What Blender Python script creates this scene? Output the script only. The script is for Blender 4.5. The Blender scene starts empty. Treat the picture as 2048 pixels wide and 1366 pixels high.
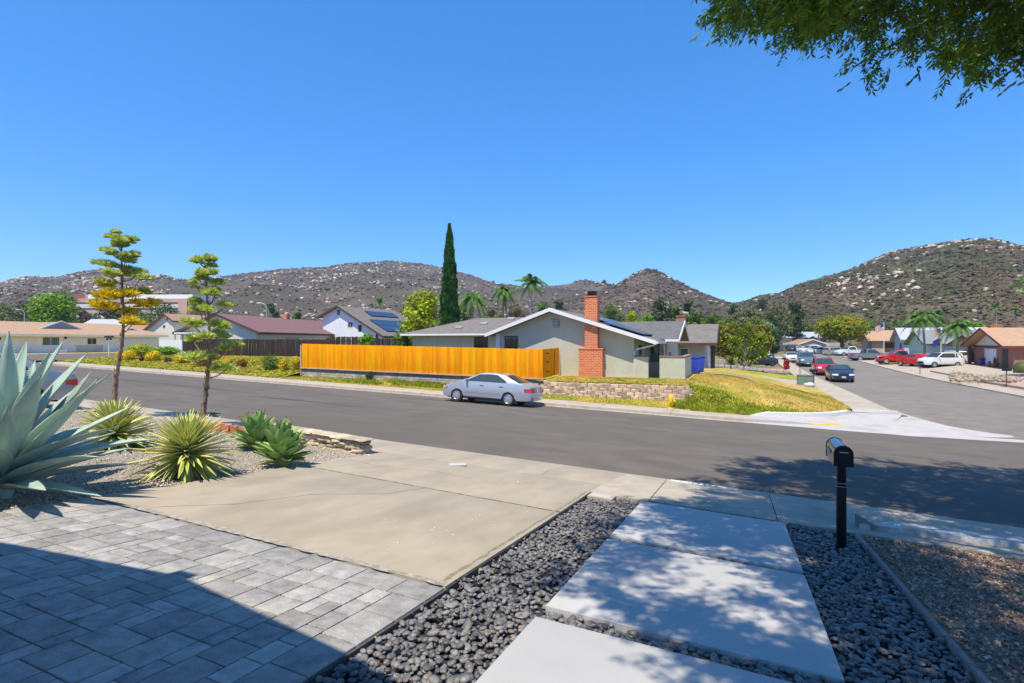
import bpy, bmesh, math, random
import numpy as np
from mathutils import Vector, Matrix, noise as mnoise
random.seed(7); rng = np.random.default_rng(7)
R = math.radians
sc = bpy.context.scene
C = sc.collection
# ------------------------------------------------------------------ camera, sky, sun, exposure
# world axes: x runs along the main street (to the right), y runs across it (away), z up; metres
TH = R(22.83)
cam = bpy.data.cameras.new('camera'); cam.sensor_width = 36.0; cam.lens = 18.79
cam.clip_start = 0.05; cam.clip_end = 6000
co = bpy.data.objects.new('camera', cam); C.objects.link(co)
co.location = (0, 0, 3.5); co.rotation_euler = (R(90), 0, TH)
sc.camera = co
LIGHT = Vector((0.06, 0.45, -1.0)).normalized()          # the way the sunlight travels
world = bpy.data.worlds.new('World'); sc.world = world; world.use_nodes = True
wn = world.node_tree.nodes; wl = world.node_tree.links
bg = wn['Background']
sky = wn.new('ShaderNodeTexSky'); sky.sky_type = 'NISHITA'; sky.sun_disc = False
sky.sun_elevation = math.asin(-LIGHT.z); sky.sun_rotation = math.atan2(-LIGHT.x, -LIGHT.y)
sky.air_density = 0.4; sky.dust_density = 0.0; sky.ozone_density = 2.5; sky.altitude = 200
gmn = wn.new('ShaderNodeGamma'); gmn.inputs[1].default_value = 0.55
hs = wn.new('ShaderNodeHueSaturation'); hs.inputs['Hue'].default_value = 0.507; hs.inputs['Saturation'].default_value = 1.80; hs.inputs['Value'].default_value = 2.5
wl.new(sky.outputs[0], gmn.inputs[0]); wl.new(gmn.outputs[0], hs.inputs['Color']); wl.new(hs.outputs[0], bg.inputs[0]); bg.inputs[1].default_value = 0.15
sun = bpy.data.lights.new('sun', 'SUN'); sun.energy = 3.8; sun.angle = R(0.53); sun.color = (1.0, 0.90, 0.74)
so = bpy.data.objects.new('sun', sun); C.objects.link(so); so.location = (-10, -30, 60)
so.rotation_euler = LIGHT.to_track_quat('-Z', 'Y').to_euler()
sc.view_settings.view_transform = 'Standard'; sc.view_settings.look = 'None'
sc.view_settings.exposure = 0.75; sc.view_settings.gamma = 1.0
sc.cycles.use_denoising = True
sc.cycles.max_bounces = 6; sc.cycles.diffuse_bounces = 3; sc.cycles.glossy_bounces = 3; sc.cycles.transmission_bounces = 4
sc.cycles.transparent_max_bounces = 6; sc.cycles.sample_clamp_indirect = 6.0

# ------------------------------------------------------------------ measuring helpers (photo of 2048x1366, focal 1069 px)
CT, ST = math.cos(TH), math.sin(TH)
def ray(u, v):
    X = (u - 1024) / 1069; return X * CT - ST, X * ST + CT, -(v - 683) / 1069
def at_d(u, v, d): a, b, c = ray(u, v); return Vector((a * d, b * d, 3.5 + c * d))
def at_s(u, v, s): a, b, c = ray(u, v); return at_d(u, v, s / b)
def at_t(u, v, t): a, b, c = ray(u, v); return at_d(u, v, t / a)
def at_z(u, v, z): a, b, c = ray(u, v); return at_d(u, v, (z - 3.5) / c)

# ------------------------------------------------------------------ heights of the place
def sm(a, b, x):
    f = min(1, max(0, (x - a) / (b - a))); return f * f * (3 - 2 * f)
def lerp(a, b, f): return a + (b - a) * f
def zlot(t, s): return 1.75 - 0.0968 * s - 0.0418 * t
def zfar(t): return 0.15 - 0.031 * min(t, 5.8)
def zroad(t, s):
    f = min(1, max(0, (s - 11.15) / 13.05))
    return lerp(zlot(t, 11.15) - 0.05, zfar(t), f) + 0.2 * f * (1 - f)
def zside(s): return -0.03 + 1.0 * sm(55, 120, s)
def pad(t): return lerp(2.0, 1.42, sm(-31, -25, t))
def zcorner(t, s):      # the lawn of the corner lot
    d = min(s - 25.6, 5.3 - t)
    if s < 31.6 and t > -0.7: d = 6.0 - math.hypot(t + 0.7, s - 31.6)
    d = max(0, d)
    edge = lerp(zfar(t) + 0.13, 0.14, sm(26, 33, s)) if t > -6 else zfar(t) + 0.13
    edge = max(edge, zside(s) + 0.12) if s > 40 else edge
    sl = edge + max(0, 1.36 - edge) * sm(-0.4, 6.4, d)
    wall = lerp(1.34, 1.44, sm(27, 31, s))
    if t > -2.3: wall = lerp(edge, wall, sm(25.8, 28.6, s))
    return lerp(wall, sl, sm(-2.3, 1.2, t))
def zground(t, s):
    if s < 11.15: return zlot(max(-60, min(40, t)), max(-8, s)) - 0.12
    if s < 24.3: return zroad(t, s) - 0.15
    base = zfar(t) - 0.15
    if t > 7: base = lerp(base, zside(s) - 0.12, sm(24, 30, s))
    if t > 16.5:
        base += lerp(0.0, 0.5 + 0.01 * (t - 18), sm(17.8, 22.5, t)) * sm(28, 36, s)
        return base
    if t > 7: return base
    far = lerp(pad(t), max(0.2, zside(s) + 0.2), sm(34, 60, s)) if t > -20 else pad(t)
    h = lerp(base, far - 0.1, sm(28.4, 34, s))
    h = lerp(h, max(0.0, zside(s)) - 0.1, sm(-2, 5.5, t)) if s > 30 else h
    h = lerp(zfar(t) - 0.12, h, sm(-56, -50, t)) if t < -50 else h
    if t < -50: h = lerp(h, 1.75, sm(-66, -70, t)) if t < -66 else h
    return h

# ------------------------------------------------------------------ object helpers
POS = {}
def tagprops(o, label=None, cat=None, group=None, kind=None):
    if label: o['label'] = label
    if cat: o['category'] = cat
    if group: o['group'] = group
    if kind: o['kind'] = kind
    return o
def thing(name, label, cat, loc=(0, 0, 0), rotz=0.0, group=None, kind=None):
    o = bpy.data.objects.new(name, None); C.objects.link(o); o.empty_display_size = 0.2
    o.location = loc; o.rotation_euler = (0, 0, rotz); POS[o] = Vector(loc)
    return tagprops(o, label, cat, group, kind)
def link(me, name, mat, parent=None):
    if mat is not None and not me.materials: me.materials.append(mat)
    o = bpy.data.objects.new(name, me); C.objects.link(o)
    if parent is not None: o.parent = parent; POS[o] = POS.get(parent, Vector((0, 0, 0)))
    else: POS[o] = Vector((0, 0, 0))
    return o
def piece(me, name, parent, M, mat=None):
    o = link(me, name, mat, parent); o.matrix_basis = M; return o
def copytree(o, parent=None):
    c = o.copy(); C.objects.link(c); c.parent = parent; POS[c] = POS.get(o, Vector())
    for ch in list(o.children): copytree(ch, c)
    return c
class MB:
    def __init__(s): s.v = []; s.f = []
    def add(s, vs, fs):
        n = len(s.v); s.v += [tuple(v) for v in vs]; s.f += [tuple(i + n for i in f) for f in fs]; return s
    def box(s, x0, x1, y0, y1, z0, z1):
        return s.add([(x0,y0,z0),(x1,y0,z0),(x1,y1,z0),(x0,y1,z0),(x0,y0,z1),(x1,y0,z1),(x1,y1,z1),(x0,y1,z1)],
                     [(3,2,1,0),(4,5,6,7),(0,1,5,4),(1,2,6,5),(2,3,7,6),(3,0,4,7)])
    def obox(s, c, size, M=None):
        x, y, z = [k / 2 for k in size]; c = Vector(c)
        vs = [Vector(p) for p in ((-x,-y,-z),(x,-y,-z),(x,y,-z),(-x,y,-z),(-x,-y,z),(x,-y,z),(x,y,z),(-x,y,z))]
        if M: vs = [M @ p for p in vs]
        return s.add([p + c for p in vs], [(3,2,1,0),(4,5,6,7),(0,1,5,4),(1,2,6,5),(2,3,7,6),(3,0,4,7)])
    def slab(s, pts, th):                     # polygon pushed down by th (vertical)
        n = len(pts); top = [Vector(p) for p in pts]; bot = [p - Vector((0, 0, th)) for p in top]
        a = sum(top[i].x * top[(i+1) % n].y - top[(i+1) % n].x * top[i].y for i in range(n))
        if a < 0: top.reverse(); bot.reverse()
        return s.add(top + bot, [tuple(range(n)), tuple(range(2*n-1, n-1, -1))] + [((i+1) % n, i, n+i, n+(i+1) % n) for i in range(n)])
    def ext(s, pts, d):                       # polygon pushed along d
        n = len(pts); a = [Vector(p) for p in pts]; d = Vector(d); b = [p + d for p in a]
        return s.add(a + b, [tuple(range(n-1, -1, -1)), tuple(range(n, 2*n))] + [(i, (i+1) % n, n+(i+1) % n, n+i) for i in range(n)])
    def tube(s, pts, rad, n=8, caps=True):
        pts = [Vector(p) for p in pts]; m = len(pts)
        if not hasattr(rad, '__len__'): rad = [rad] * m
        base = len(s.v); ref = Vector((0.31, 0.17, 0.93)); rings = []
        for i, p in enumerate(pts):
            d = (pts[min(i+1, m-1)] - pts[max(i-1, 0)]).normalized()
            if abs(d.dot(ref)) > 0.95: ref = Vector((1, 0.1, 0))
            a = d.cross(ref).normalized(); b = d.cross(a)
            for k in range(n):
                q = 2 * math.pi * k / n; s.v.append(tuple(p + (a * math.cos(q) + b * math.sin(q)) * rad[i]))
        for i in range(m - 1):
            for k in range(n):
                k2 = (k + 1) % n; s.f.append((base+i*n+k, base+i*n+k2, base+(i+1)*n+k2, base+(i+1)*n+k))
        if caps: s.f.append(tuple(base + k for k in range(n-1, -1, -1))); s.f.append(tuple(base+(m-1)*n+k for k in range(n)))
        return s
    def lathe(s, prof, n=20, c=(0, 0, 0), M=None):     # prof: (r, z)
        base = len(s.v); c = Vector(c)
        for r, z in prof:
            for k in range(n):
                q = 2 * math.pi * k / n; p = Vector((r * math.cos(q), r * math.sin(q), z))
                if M: p = M @ p
                s.v.append(tuple(p + c))
        for i in range(len(prof) - 1):
            for k in range(n):
                k2 = (k + 1) % n; s.f.append((base+i*n+k, base+i*n+k2, base+(i+1)*n+k2, base+(i+1)*n+k))
        s.f.append(tuple(base + k for k in range(n-1, -1, -1))); s.f.append(tuple(base+(len(prof)-1)*n+k for k in range(n)))
        return s
    def mesh(s, name, off=None, smooth=False, bevel=0, angle=40):
        me = bpy.data.meshes.new(name)
        vs = s.v if off is None else [(a[0]-off[0], a[1]-off[1], a[2]-off[2]) for a in s.v]
        me.from_pydata(vs, [], s.f); me.update()
        if bevel:
            bm = bmesh.new(); bm.from_mesh(me)
            bmesh.ops.bevel(bm, geom=list(bm.edges), offset=bevel, segments=2, affect='EDGES', profile=0.6, clamp_overlap=True)
            bm.to_mesh(me); bm.free()
        if smooth or bevel:
            me.polygons.foreach_set('use_smooth', [True] * len(me.polygons))
            try: me.set_sharp_from_angle(angle=R(angle))
            except Exception: pass
        return me
    def part(s, name, mat, parent=None, local=False, **k):     # vertices are in world space unless local
        off = None if (local or parent is None) else POS[parent]
        return link(s.mesh(name, off, **k), name, mat, parent)
def np_mesh(name, V, F, smooth=False):
    me = bpy.data.meshes.new(name); V = np.asarray(V, np.float32); F = np.asarray(F, np.int32)
    me.vertices.add(len(V)); me.vertices.foreach_set('co', V.ravel())
    k = F.shape[1]; me.loops.add(F.size); me.loops.foreach_set('vertex_index', F.ravel())
    me.polygons.add(len(F)); me.polygons.foreach_set('loop_start', np.arange(0, F.size, k, dtype=np.int32))
    if smooth: me.polygons.foreach_set('use_smooth', np.ones(len(F), bool))
    me.update(calc_edges=True); me.validate(); return me
def ico(sub):
    bm = bmesh.new(); bmesh.ops.create_icosphere(bm, subdivisions=sub, radius=1)
    V = np.array([v.co[:] for v in bm.verts]); F = np.array([[v.index for v in f.verts] for f in bm.faces]); bm.free(); return V, F
def rand_rot(n, tilt=math.pi):
    a = rng.uniform(0, 2*math.pi, n); b = rng.normal(0, tilt, n); c = rng.normal(0, tilt, n); z = np.zeros(n); o = np.ones(n)
    Rz = np.stack([np.cos(a),-np.sin(a),z,np.sin(a),np.cos(a),z,z,z,o],1).reshape(n,3,3)
    Rx = np.stack([o,z,z,z,np.cos(b),-np.sin(b),z,np.sin(b),np.cos(b)],1).reshape(n,3,3)
    Ry = np.stack([np.cos(c),z,np.sin(c),z,o,z,-np.sin(c),z,np.cos(c)],1).reshape(n,3,3)
    return Rx @ Ry @ Rz
def scatter(name, P, S, V0, F0, tilt=math.pi, smooth=False, jitter=0.0, rot=None):
    n = len(P); Rm = rand_rot(n, tilt) if rot is None else rot
    V = V0[None] * (1 + jitter * rng.normal(size=(n, len(V0), 1))) * S[:, None, :]
    V = np.einsum('nij,nkj->nki', Rm, V) + P[:, None, :]
    F = F0[None] + (np.arange(n) * len(V0))[:, None, None]
    return np_mesh(name, V.reshape(-1, 3), F.reshape(-1, F0.shape[1]), smooth)
def leaf_quads(P, A, B, fold=0.0):             # rhombic leaves: centre, half length vector, half width vector
    n = len(P); N = np.cross(A, B); N /= (np.linalg.norm(N, axis=1, keepdims=True) + 1e-9)
    w = np.linalg.norm(B, axis=1, keepdims=True)
    V = np.stack([P - A, P + B + N * w * fold, P + A, P - B + N * w * fold], 1)
    F = np.arange(n * 4).reshape(n, 4); return V.reshape(-1, 3), F
def rvec(n):
    v = rng.normal(size=(n, 3)); return v / np.linalg.norm(v, axis=1, keepdims=True)
def foliage(name, blobs, n, size, aspect=0.55, up=0.35, shell=0.55, droop=0.0):
    vol = np.array([b[3] * b[4] * b[5] for b in blobs]) ** 0.75; vol /= vol.sum()
    idx = rng.choice(len(blobs), n, p=vol); B = np.array(blobs, float)[idx]
    d = rvec(n); r = shell + (1 - shell) * rng.random(n) ** 0.7; r *= 1 + 0.10 * rng.normal(size=n)
    P = B[:, :3] + d * r[:, None] * B[:, 3:6]
    N = d + rvec(n) * 0.8 + np.array([0, 0, up]); N /= np.linalg.norm(N, axis=1, keepdims=True)
    T = np.cross(N, rvec(n)); T /= np.linalg.norm(T, axis=1, keepdims=True)
    T[:, 2] -= droop; T /= np.linalg.norm(T, axis=1, keepdims=True)
    W = np.cross(N, T); sz = size * (0.6 + 0.8 * rng.random(n))[:, None]
    V, F = leaf_quads(P, T * sz, W * sz * aspect, 0.25); return np_mesh(name, V, F)

# ------------------------------------------------------------------ materials
MATS = {}
def M(name, col, rough=0.8, var=0.12, scale=3.0, bump=0.0, bscale=40.0, col2=None, thr=None, metal=0.0, spec=0.3,
      island=0.0, objr=0.0, coat=0.0, trans=0.0, stretch=None, transl=0.0, hue=0.0, detail=6.0, local=False, stain=None):
    m = bpy.data.materials.new(name); m.use_nodes = True; MATS[name] = m
    nt = m.node_tree; N = nt.nodes; L = nt.links; b = N['Principled BSDF']
    b.inputs['Roughness'].default_value = rough; b.inputs['Metallic'].default_value = metal
    b.inputs['Specular IOR Level'].default_value = spec; b.inputs['Coat Weight'].default_value = coat
    b.inputs['Coat Roughness'].default_value = 0.06; b.inputs['Transmission Weight'].default_value = trans
    def vec():
        if local: src = N.new('ShaderNodeTexCoord').outputs['Object']
        else: src = N.new('ShaderNodeNewGeometry').outputs['Position']
        if stretch:
            mp = N.new('ShaderNodeMapping'); mp.inputs['Scale'].default_value = stretch; L.new(src, mp.inputs[0]); src = mp.outputs[0]
        return src
    nz = N.new('ShaderNodeTexNoise'); nz.inputs['Scale'].default_value = scale; nz.inputs['Detail'].default_value = detail
    nz.inputs['Roughness'].default_value = 0.62; L.new(vec(), nz.inputs['Vector'])
    ramp = N.new('ShaderNodeValToRGB'); e = ramp.color_ramp.elements
    c2 = col2 if col2 else tuple(c * (1 - 2.0 * var) for c in col)
    c1 = col if col2 else tuple(min(1, c * (1 + 1.2 * var)) for c in col)
    lo, hi = thr if thr else (0.32, 0.68)
    e[0].position = lo; e[1].position = hi; e[0].color = (*c2, 1); e[1].color = (*c1, 1)
    L.new(nz.outputs['Fac'], ramp.inputs[0]); out = ramp.outputs[0]
    if stain:                                   # broad blotches of another colour: (colour, scale, lo, hi)
        n3 = N.new('ShaderNodeTexNoise'); n3.inputs['Scale'].default_value = stain[1]; n3.inputs['Detail'].default_value = 5
        L.new(vec(), n3.inputs['Vector'])
        mr = N.new('ShaderNodeMapRange'); mr.inputs[1].default_value = stain[2]; mr.inputs[2].default_value = stain[3]; L.new(n3.outputs['Fac'], mr.inputs[0])
        mx = N.new('ShaderNodeMix'); mx.data_type = 'RGBA'; mx.inputs[7].default_value = (*stain[0], 1)
        L.new(mr.outputs[0], mx.inputs[0]); L.new(out, mx.inputs[6]); out = mx.outputs[2]
    if island or objr or hue:
        src = N.new('ShaderNodeObjectInfo').outputs['Random'] if objr else N.new('ShaderNodeNewGeometry').outputs['Random Per Island']
        h = N.new('ShaderNodeHueSaturation'); k = max(island, objr)
        mr = N.new('ShaderNodeMapRange'); mr.inputs[3].default_value = 1 - k; mr.inputs[4].default_value = 1 + k
        L.new(src, mr.inputs[0]); L.new(mr.outputs[0], h.inputs['Value'])
        if hue:
            wn_ = N.new('ShaderNodeTexWhiteNoise'); wn_.noise_dimensions = '1D'; L.new(src, wn_.inputs['W'])
            m2 = N.new('ShaderNodeMapRange'); m2.inputs[3].default_value = 0.5 - hue; m2.inputs[4].default_value = 0.5 + hue
            L.new(wn_.outputs['Value'], m2.inputs[0]); L.new(m2.outputs[0], h.inputs['Hue'])
        L.new(out, h.inputs['Color']); out = h.outputs[0]
    L.new(out, b.inputs['Base Color'])
    if bump:
        n2 = N.new('ShaderNodeTexNoise'); n2.inputs['Scale'].default_value = bscale; n2.inputs['Detail'].default_value = 4; L.new(vec(), n2.inputs['Vector'])
        bp = N.new('ShaderNodeBump'); bp.inputs['Strength'].default_value = min(1, bump); bp.inputs['Distance'].default_value = 0.02 * max(1, bump)
        L.new(n2.outputs['Fac'], bp.inputs['Height']); L.new(bp.outputs[0], b.inputs['Normal'])
    if transl:
        tr = N.new('ShaderNodeBsdfTranslucent'); L.new(out, tr.inputs['Color']); mix = N.new('ShaderNodeMixShader'); mix.inputs[0].default_value = transl
        L.new(b.outputs[0], mix.inputs[1]); L.new(tr.outputs[0], mix.inputs[2]); L.new(mix.outputs[0], N['Material Output'].inputs['Surface'])
    return m
def nodes_of(m): return m.node_tree.nodes, m.node_tree.links, m.node_tree.nodes['Principled BSDF']
# ------------------------------------------------------------------ the materials in use
asphalt = M('asphalt', (0.150, 0.132, 0.110), 0.9, 0.10, 1.3, bump=0.5, bscale=160, spec=0.2, island=0, stain=((0.122, 0.108, 0.090), 0.22, 0.45, 0.72), stretch=(0.5, 1, 1))
asphalt2 = M('side_street_asphalt', (0.225, 0.200, 0.168), 0.9, 0.10, 1.1, bump=0.5, bscale=160, spec=0.2, stain=((0.19, 0.168, 0.142), 0.2, 0.45, 0.7))
drive_conc = M('driveway_concrete', (0.392, 0.335, 0.25), 0.85, 0.05, 2.0, bump=0.35, bscale=90, spec=0.25, stain=((0.285, 0.245, 0.185), 0.85, 0.48, 0.80), stretch=(1.6, 0.7, 1))
walk_conc = M('sidewalk_concrete', (0.44, 0.38, 0.295), 0.85, 0.07, 3.0, bump=0.3, bscale=120, spec=0.25, stain=((0.34, 0.29, 0.22), 1.1, 0.5, 0.78))
new_conc = M('new_concrete', (0.47, 0.445, 0.41), 0.8, 0.05, 2.0, bump=0.25, bscale=120, spec=0.25, stain=((0.36, 0.33, 0.30), 0.9, 0.5, 0.72))
slab_conc = M('slab_concrete', (0.455, 0.445, 0.425), 0.75, 0.025, 1.8, bump=0.12, bscale=140, spec=0.3, stain=((0.405, 0.395, 0.375), 0.7, 0.5, 0.8))
paver_m = M('paver_stone', (0.355, 0.340, 0.315), 0.8, 0.16, 9.0, bump=0.6, bscale=60, objr=0.20, spec=0.3, stain=((0.43, 0.40, 0.34), 2.0, 0.5, 0.8))
joint_m = M('joint_sand', (0.10, 0.09, 0.078), 0.95, 0.2, 60, bump=0.5)
pebble_m = M('beach_pebble', (0.165, 0.158, 0.152), 0.5, 0.16, 30, island=0.45, hue=0.018, spec=0.4)
pebble_o = M('beach_pebble_single', (0.165, 0.158, 0.152), 0.5, 0.16, 30, objr=0.45, hue=0.018, spec=0.4)
pebble_bed = M('pebble_bed_soil', (0.055, 0.052, 0.052), 0.95, 0.3, 60, bump=1.0, bscale=60)
gravel_m = M('grey_gravel', (0.50, 0.43, 0.345), 0.85, 0.15, 30, island=0.5, hue=0.02)
gravel_bed = M('gravel_bed', (0.42, 0.36, 0.285), 0.95, 0.25, 75, bump=1.0, bscale=110, detail=3)
gravel2_m = M('mixed_gravel', (0.42, 0.29, 0.21), 0.8, 0.2, 30, island=0.6, hue=0.012)
gravel2_bed = M('mixed_gravel_bed', (0.32, 0.225, 0.16), 0.95, 0.4, 70, bump=1.0, bscale=100, detail=3)
dirt_m = M('dry_ground', (0.235, 0.185, 0.115), 0.95, 0.2, 0.25, bump=0.6, bscale=6, stain=((0.15, 0.15, 0.06), 0.06, 0.42, 0.62))
lawn_dry = M('dry_lawn', (0.50, 0.35, 0.095), 0.95, 0.2, 1.2, bump=1.0, bscale=30, stain=((0.26, 0.29, 0.025), 0.42, 0.50, 0.68))
lawn_green = M('green_lawn', (0.29, 0.31, 0.025), 0.95, 0.2, 1.6, bump=1.0, bscale=30, stain=((0.48, 0.36, 0.05), 0.5, 0.5, 0.7))
lawn_gold = M('golden_lawn', (0.56, 0.40, 0.06), 0.95, 0.15, 0.8, bump=1.0, bscale=20, stain=((0.24, 0.26, 0.04), 0.2, 0.5, 0.7))
bank_m = M('bank_groundcover', (0.34, 0.31, 0.025), 0.95, 0.25, 1.6, bump=1.0, bscale=25, stain=((0.20, 0.13, 0.05), 0.55, 0.55, 0.75))
grass_blade = M('grass_blade', (0.30, 0.33, 0.02), 0.7, 0.2, 0.6, island=0.35, transl=0.25, stain=((0.62, 0.43, 0.09), 0.38, 0.42, 0.56))
grass_lush = M('lush_grass_blade', (0.32, 0.38, 0.022), 0.7, 0.2, 1.0, island=0.3, transl=0.25)
cover_leaf = M('groundcover_leaf', (0.37, 0.36, 0.025), 0.7, 0.2, 1.0, island=0.35, transl=0.25, stain=((0.42, 0.26, 0.05), 0.5, 0.55, 0.72))
dark_m = M('dark_shadow_gap', (0.015, 0.015, 0.016), 0.9, 0.1)
white_paint = M('white_paint', (0.74, 0.74, 0.72), 0.55, 0.03, 2)
yellow_pad = M('yellow_paint', (0.70, 0.42, 0.05), 0.7, 0.1, 6)
timber_m = M('weathered_timber', (0.27, 0.245, 0.22), 0.85, 0.2, 14, bump=0.5, bscale=50, stretch=(6, 0.5, 6))
patch_m = M('worn_stucco', (0.55, 0.53, 0.49), 0.85, 0.1, 5, bump=0.6, bscale=50, stain=((0.30, 0.24, 0.17), 3.0, 0.5, 0.7))

def strip(name, pts_fn, us, vs, mat, parent=None, th=0.0, smooth=True):
    nu, nv = len(us), len(vs); V = [pts_fn(u, v) for u in us for v in vs]
    F = [(i*nv+j, (i+1)*nv+j, (i+1)*nv+j+1, i*nv+j+1) for i in range(nu-1) for j in range(nv-1)]
    mb = MB(); mb.v = V; mb.f = F
    return mb.part(name, mat, parent, smooth=smooth)
def lin(a, b, n): return [a + (b - a) * i / n for i in range(n + 1)]
ST_ = dict(kind='structure')
# ------------------------------------------------------------------ wide ground, roads
ts = lin(-240, -110, 10)[:-1] + lin(-110, -60, 20)[:-1] + lin(-60, 30, 90)[:-1] + lin(30, 60, 15)[:-1] + lin(60, 260, 12)
ss = lin(-60, -10, 5)[:-1] + lin(-10, 40, 60)[:-1] + lin(40, 140, 40)[:-1] + lin(140, 420, 14)
tagprops(strip('ground', lambda t, s: (t, s, zground(t, s)), ts, ss, dirt_m), **ST_)
# far plain that carries the foot of the hills and runs to the horizon
far_pl = MB(); far_pl.add([(-1700, -400, -1.2), (1700, -400, -1.2), (1700, 1700, -1.2), (-1700, 1700, -1.2)], [(0, 1, 2, 3)])
tagprops(far_pl.part('terrain', dirt_m), **ST_)
tagprops(strip('road', lambda t, s: (t, s, zroad(t, s) + 0.0), lin(-150, 70, 110), lin(11.0, 24.55, 14), asphalt), **ST_)
def sidec(s): return 11.85 + 0.0 * s
tagprops(strip('side_road', lambda t, s: (t, s, zside(s) + 0.012 + 0.05 * (1 - ((t - 11.85) / 4.7) ** 2)), lin(7.0, 16.6, 8), lin(24.6, 118, 48), asphalt2), **ST_)
tagprops(strip('end_road', lambda t, s: (t, s, zside(s) + 0.03), lin(-26, 60, 20), lin(106, 116.5, 4), asphalt2), **ST_)
tagprops(strip('corner_road', lambda t, s: (t, s, zfar(t) + 0.02 + 0.0 * s), lin(-66, -55, 6), lin(24.5, 110, 30), asphalt), **ST_)
# ------------------------------------------------------------------ near sidewalk of separate panels
nw = tagprops(thing('sidewalk', None, None, (0, 9.9, 0)), **ST_)
xs = [-60, -52, -46, -40, -34, -28, -23.4, -19.2, -15.6, -12.3, -9.3]
def panel(name, parent, quad, mat, th=0.16, lift=0.0, gap=0.006, zf_=zlot, bev=0.008):
    (a, b, c, d) = quad; cx = sum(p[0] for p in quad) / 4; cy = sum(p[1] for p in quad) / 4
    q = []
    for (t, s) in quad:
        dt = gap if t < cx else -gap; ds = gap if s < cy else -gap
        q.append(Vector((t + dt, s + ds, zf_(t, s) + lift)))
    return MB().slab(q, th).part(name, mat, parent, bevel=bev)
for i in range(len(xs) - 1):
    panel('walk_panel', nw, ((xs[i], 9.55), (xs[i+1], 9.55), (xs[i+1], 11.15), (xs[i], 11.15)), walk_conc)
xr = [-1.3, 0.55, 2.42, 4.28, 6.15, 8.0, 11, 14, 18, 24, 32, 44, 60]
panel('walk_panel', nw, ((-2.3, 8.7), (-1.3, 8.7), (-1.3, 11.15), (-2.3, 11.15)), walk_conc)
for i in range(len(xr) - 1):
    panel('walk_panel', nw, ((xr[i], 8.7), (xr[i+1], 8.7), (xr[i+1], 11.15), (xr[i], 11.15)), walk_conc)
# the near gutter lip, lighter and sandy
tagprops(strip('gutter', lambda t, s: (t, s, zroad(t, s) + 0.012), lin(-150, 70, 110), [11.02, 11.32], M('gutter_concrete', (0.46, 0.36, 0.235), 0.9, 0.15, 4, bump=0.4)), **ST_)
# house number painted on the kerb edge
kn = MB(); q = [(-1.22, 11.00), (0.02, 11.00), (0.02, 11.145), (-1.22, 11.145)]
kn.slab([(t, s, zlot(t, s) + 0.005) for t, s in q], 0.004)
kno = kn.part('kerb_number', white_paint); tagprops(kno, 'white painted strip with small black house number on the kerb edge', 'kerb number')
for k_, ch_ in enumerate('13325'):
    fnt = bpy.data.curves.new('digit', 'FONT'); fnt.body = ch_; fnt.size = 0.15; fnt.extrude = 0.001; fnt.align_x = 'CENTER'
    fo = bpy.data.objects.new('digit', fnt); C.objects.link(fo); dg = bpy.context.evaluated_depsgraph_get()
    dme = bpy.data.meshes.new_from_object(fo.evaluated_get(dg)); bpy.data.objects.remove(fo); dme.materials.clear(); dme.name = 'digit'
    dob = link(dme, 'digit', dark_m, kno); tx = -0.80 + 0.105 * k_; dob.location = (tx, 11.025, zlot(tx, 11.03) + 0.008)
    dob.rotation_euler = (math.atan(-0.0968), math.atan(0.0418), 0); dob.scale = (1, 0.75, 1)
# ------------------------------------------------------------------ driveway: two concrete panels and the flared apron
dw = tagprops(thing('driveway', None, None, (-4.6, 6, 0)), **ST_)
panel('drive_panel', dw, ((-7.0, 3.86), (-2.22, 3.86), (-2.22, 6.98), (-7.0, 7.12)), drive_conc, 0.16, 0.004, 0.007)
panel('drive_panel', dw, ((-7.0, 7.12), (-2.22, 6.98), (-2.24, 9.5), (-7.0, 9.5)), drive_conc, 0.16, 0.004, 0.007)
panel('drive_apron', dw, ((-7.05, 9.5), (-2.24, 9.5), (-2.1, 11.16), (-9.3, 11.16)), drive_conc, 0.16, 0.003, 0.003)
tagprops(MB().slab([(t, s, zlot(t, s) + 0.0) for t, s in ((-9.3, 9.55), (-7.05, 9.5), (-9.3, 11.16))], 0.15).part('walk_wedge', walk_conc), **ST_)
crack_m = M('crack_dirt', (0.13, 0.105, 0.08), 0.95, 0.2, 20); edge_m = M('crumbled_edge', (0.43, 0.385, 0.31), 0.95, 0.2, 14, bump=1.0, bscale=60)
def ribbon(name, pts, w, mat, lift, jit, n=40, wj=.5):
    rr = random.Random(len(pts) * 31 + int(pts[0][0] * 100)); L = []; segs = len(pts) - 1
    for i in range(n + 1):
        f = i / n * segs; k = min(int(f), segs - 1); q = f - k; t, s = lerp(pts[k][0], pts[k+1][0], q), lerp(pts[k][1], pts[k+1][1], q)
        dx, dy = pts[k+1][0] - pts[k][0], pts[k+1][1] - pts[k][1]; l = math.hypot(dx, dy); nx_, ny_ = -dy / l, dx / l; o = rr.uniform(-jit, jit); ww = w * rr.uniform(1 - wj, 1 + wj)
        L.append(((t + nx_ * (o - ww), s + ny_ * (o - ww)), (t + nx_ * (o + ww), s + ny_ * (o + ww))))
    mb = MB(); mb.add([(a[0], a[1], zlot(*a) + lift) for pr in L for a in pr], [(2*i, 2*i+1, 2*i+3, 2*i+2) for i in range(n)]); return mb.part(name, mat, dw)
ribbon('crack', [(-6.2, 3.9), (-5.6, 4.6), (-5.3, 5.6), (-4.6, 6.3), (-4.4, 7.0)], .0035, crack_m, .0065, .012)
ribbon('crack', [(-6.98, 8.2), (-6.0, 8.05), (-5.0, 8.35), (-4.2, 8.2)], .003, crack_m, .0065, .012)
ribbon('crack', [(-3.4, 9.5), (-3.5, 10.3), (-3.2, 11.1)], .003, crack_m, .0065, .012)
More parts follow.
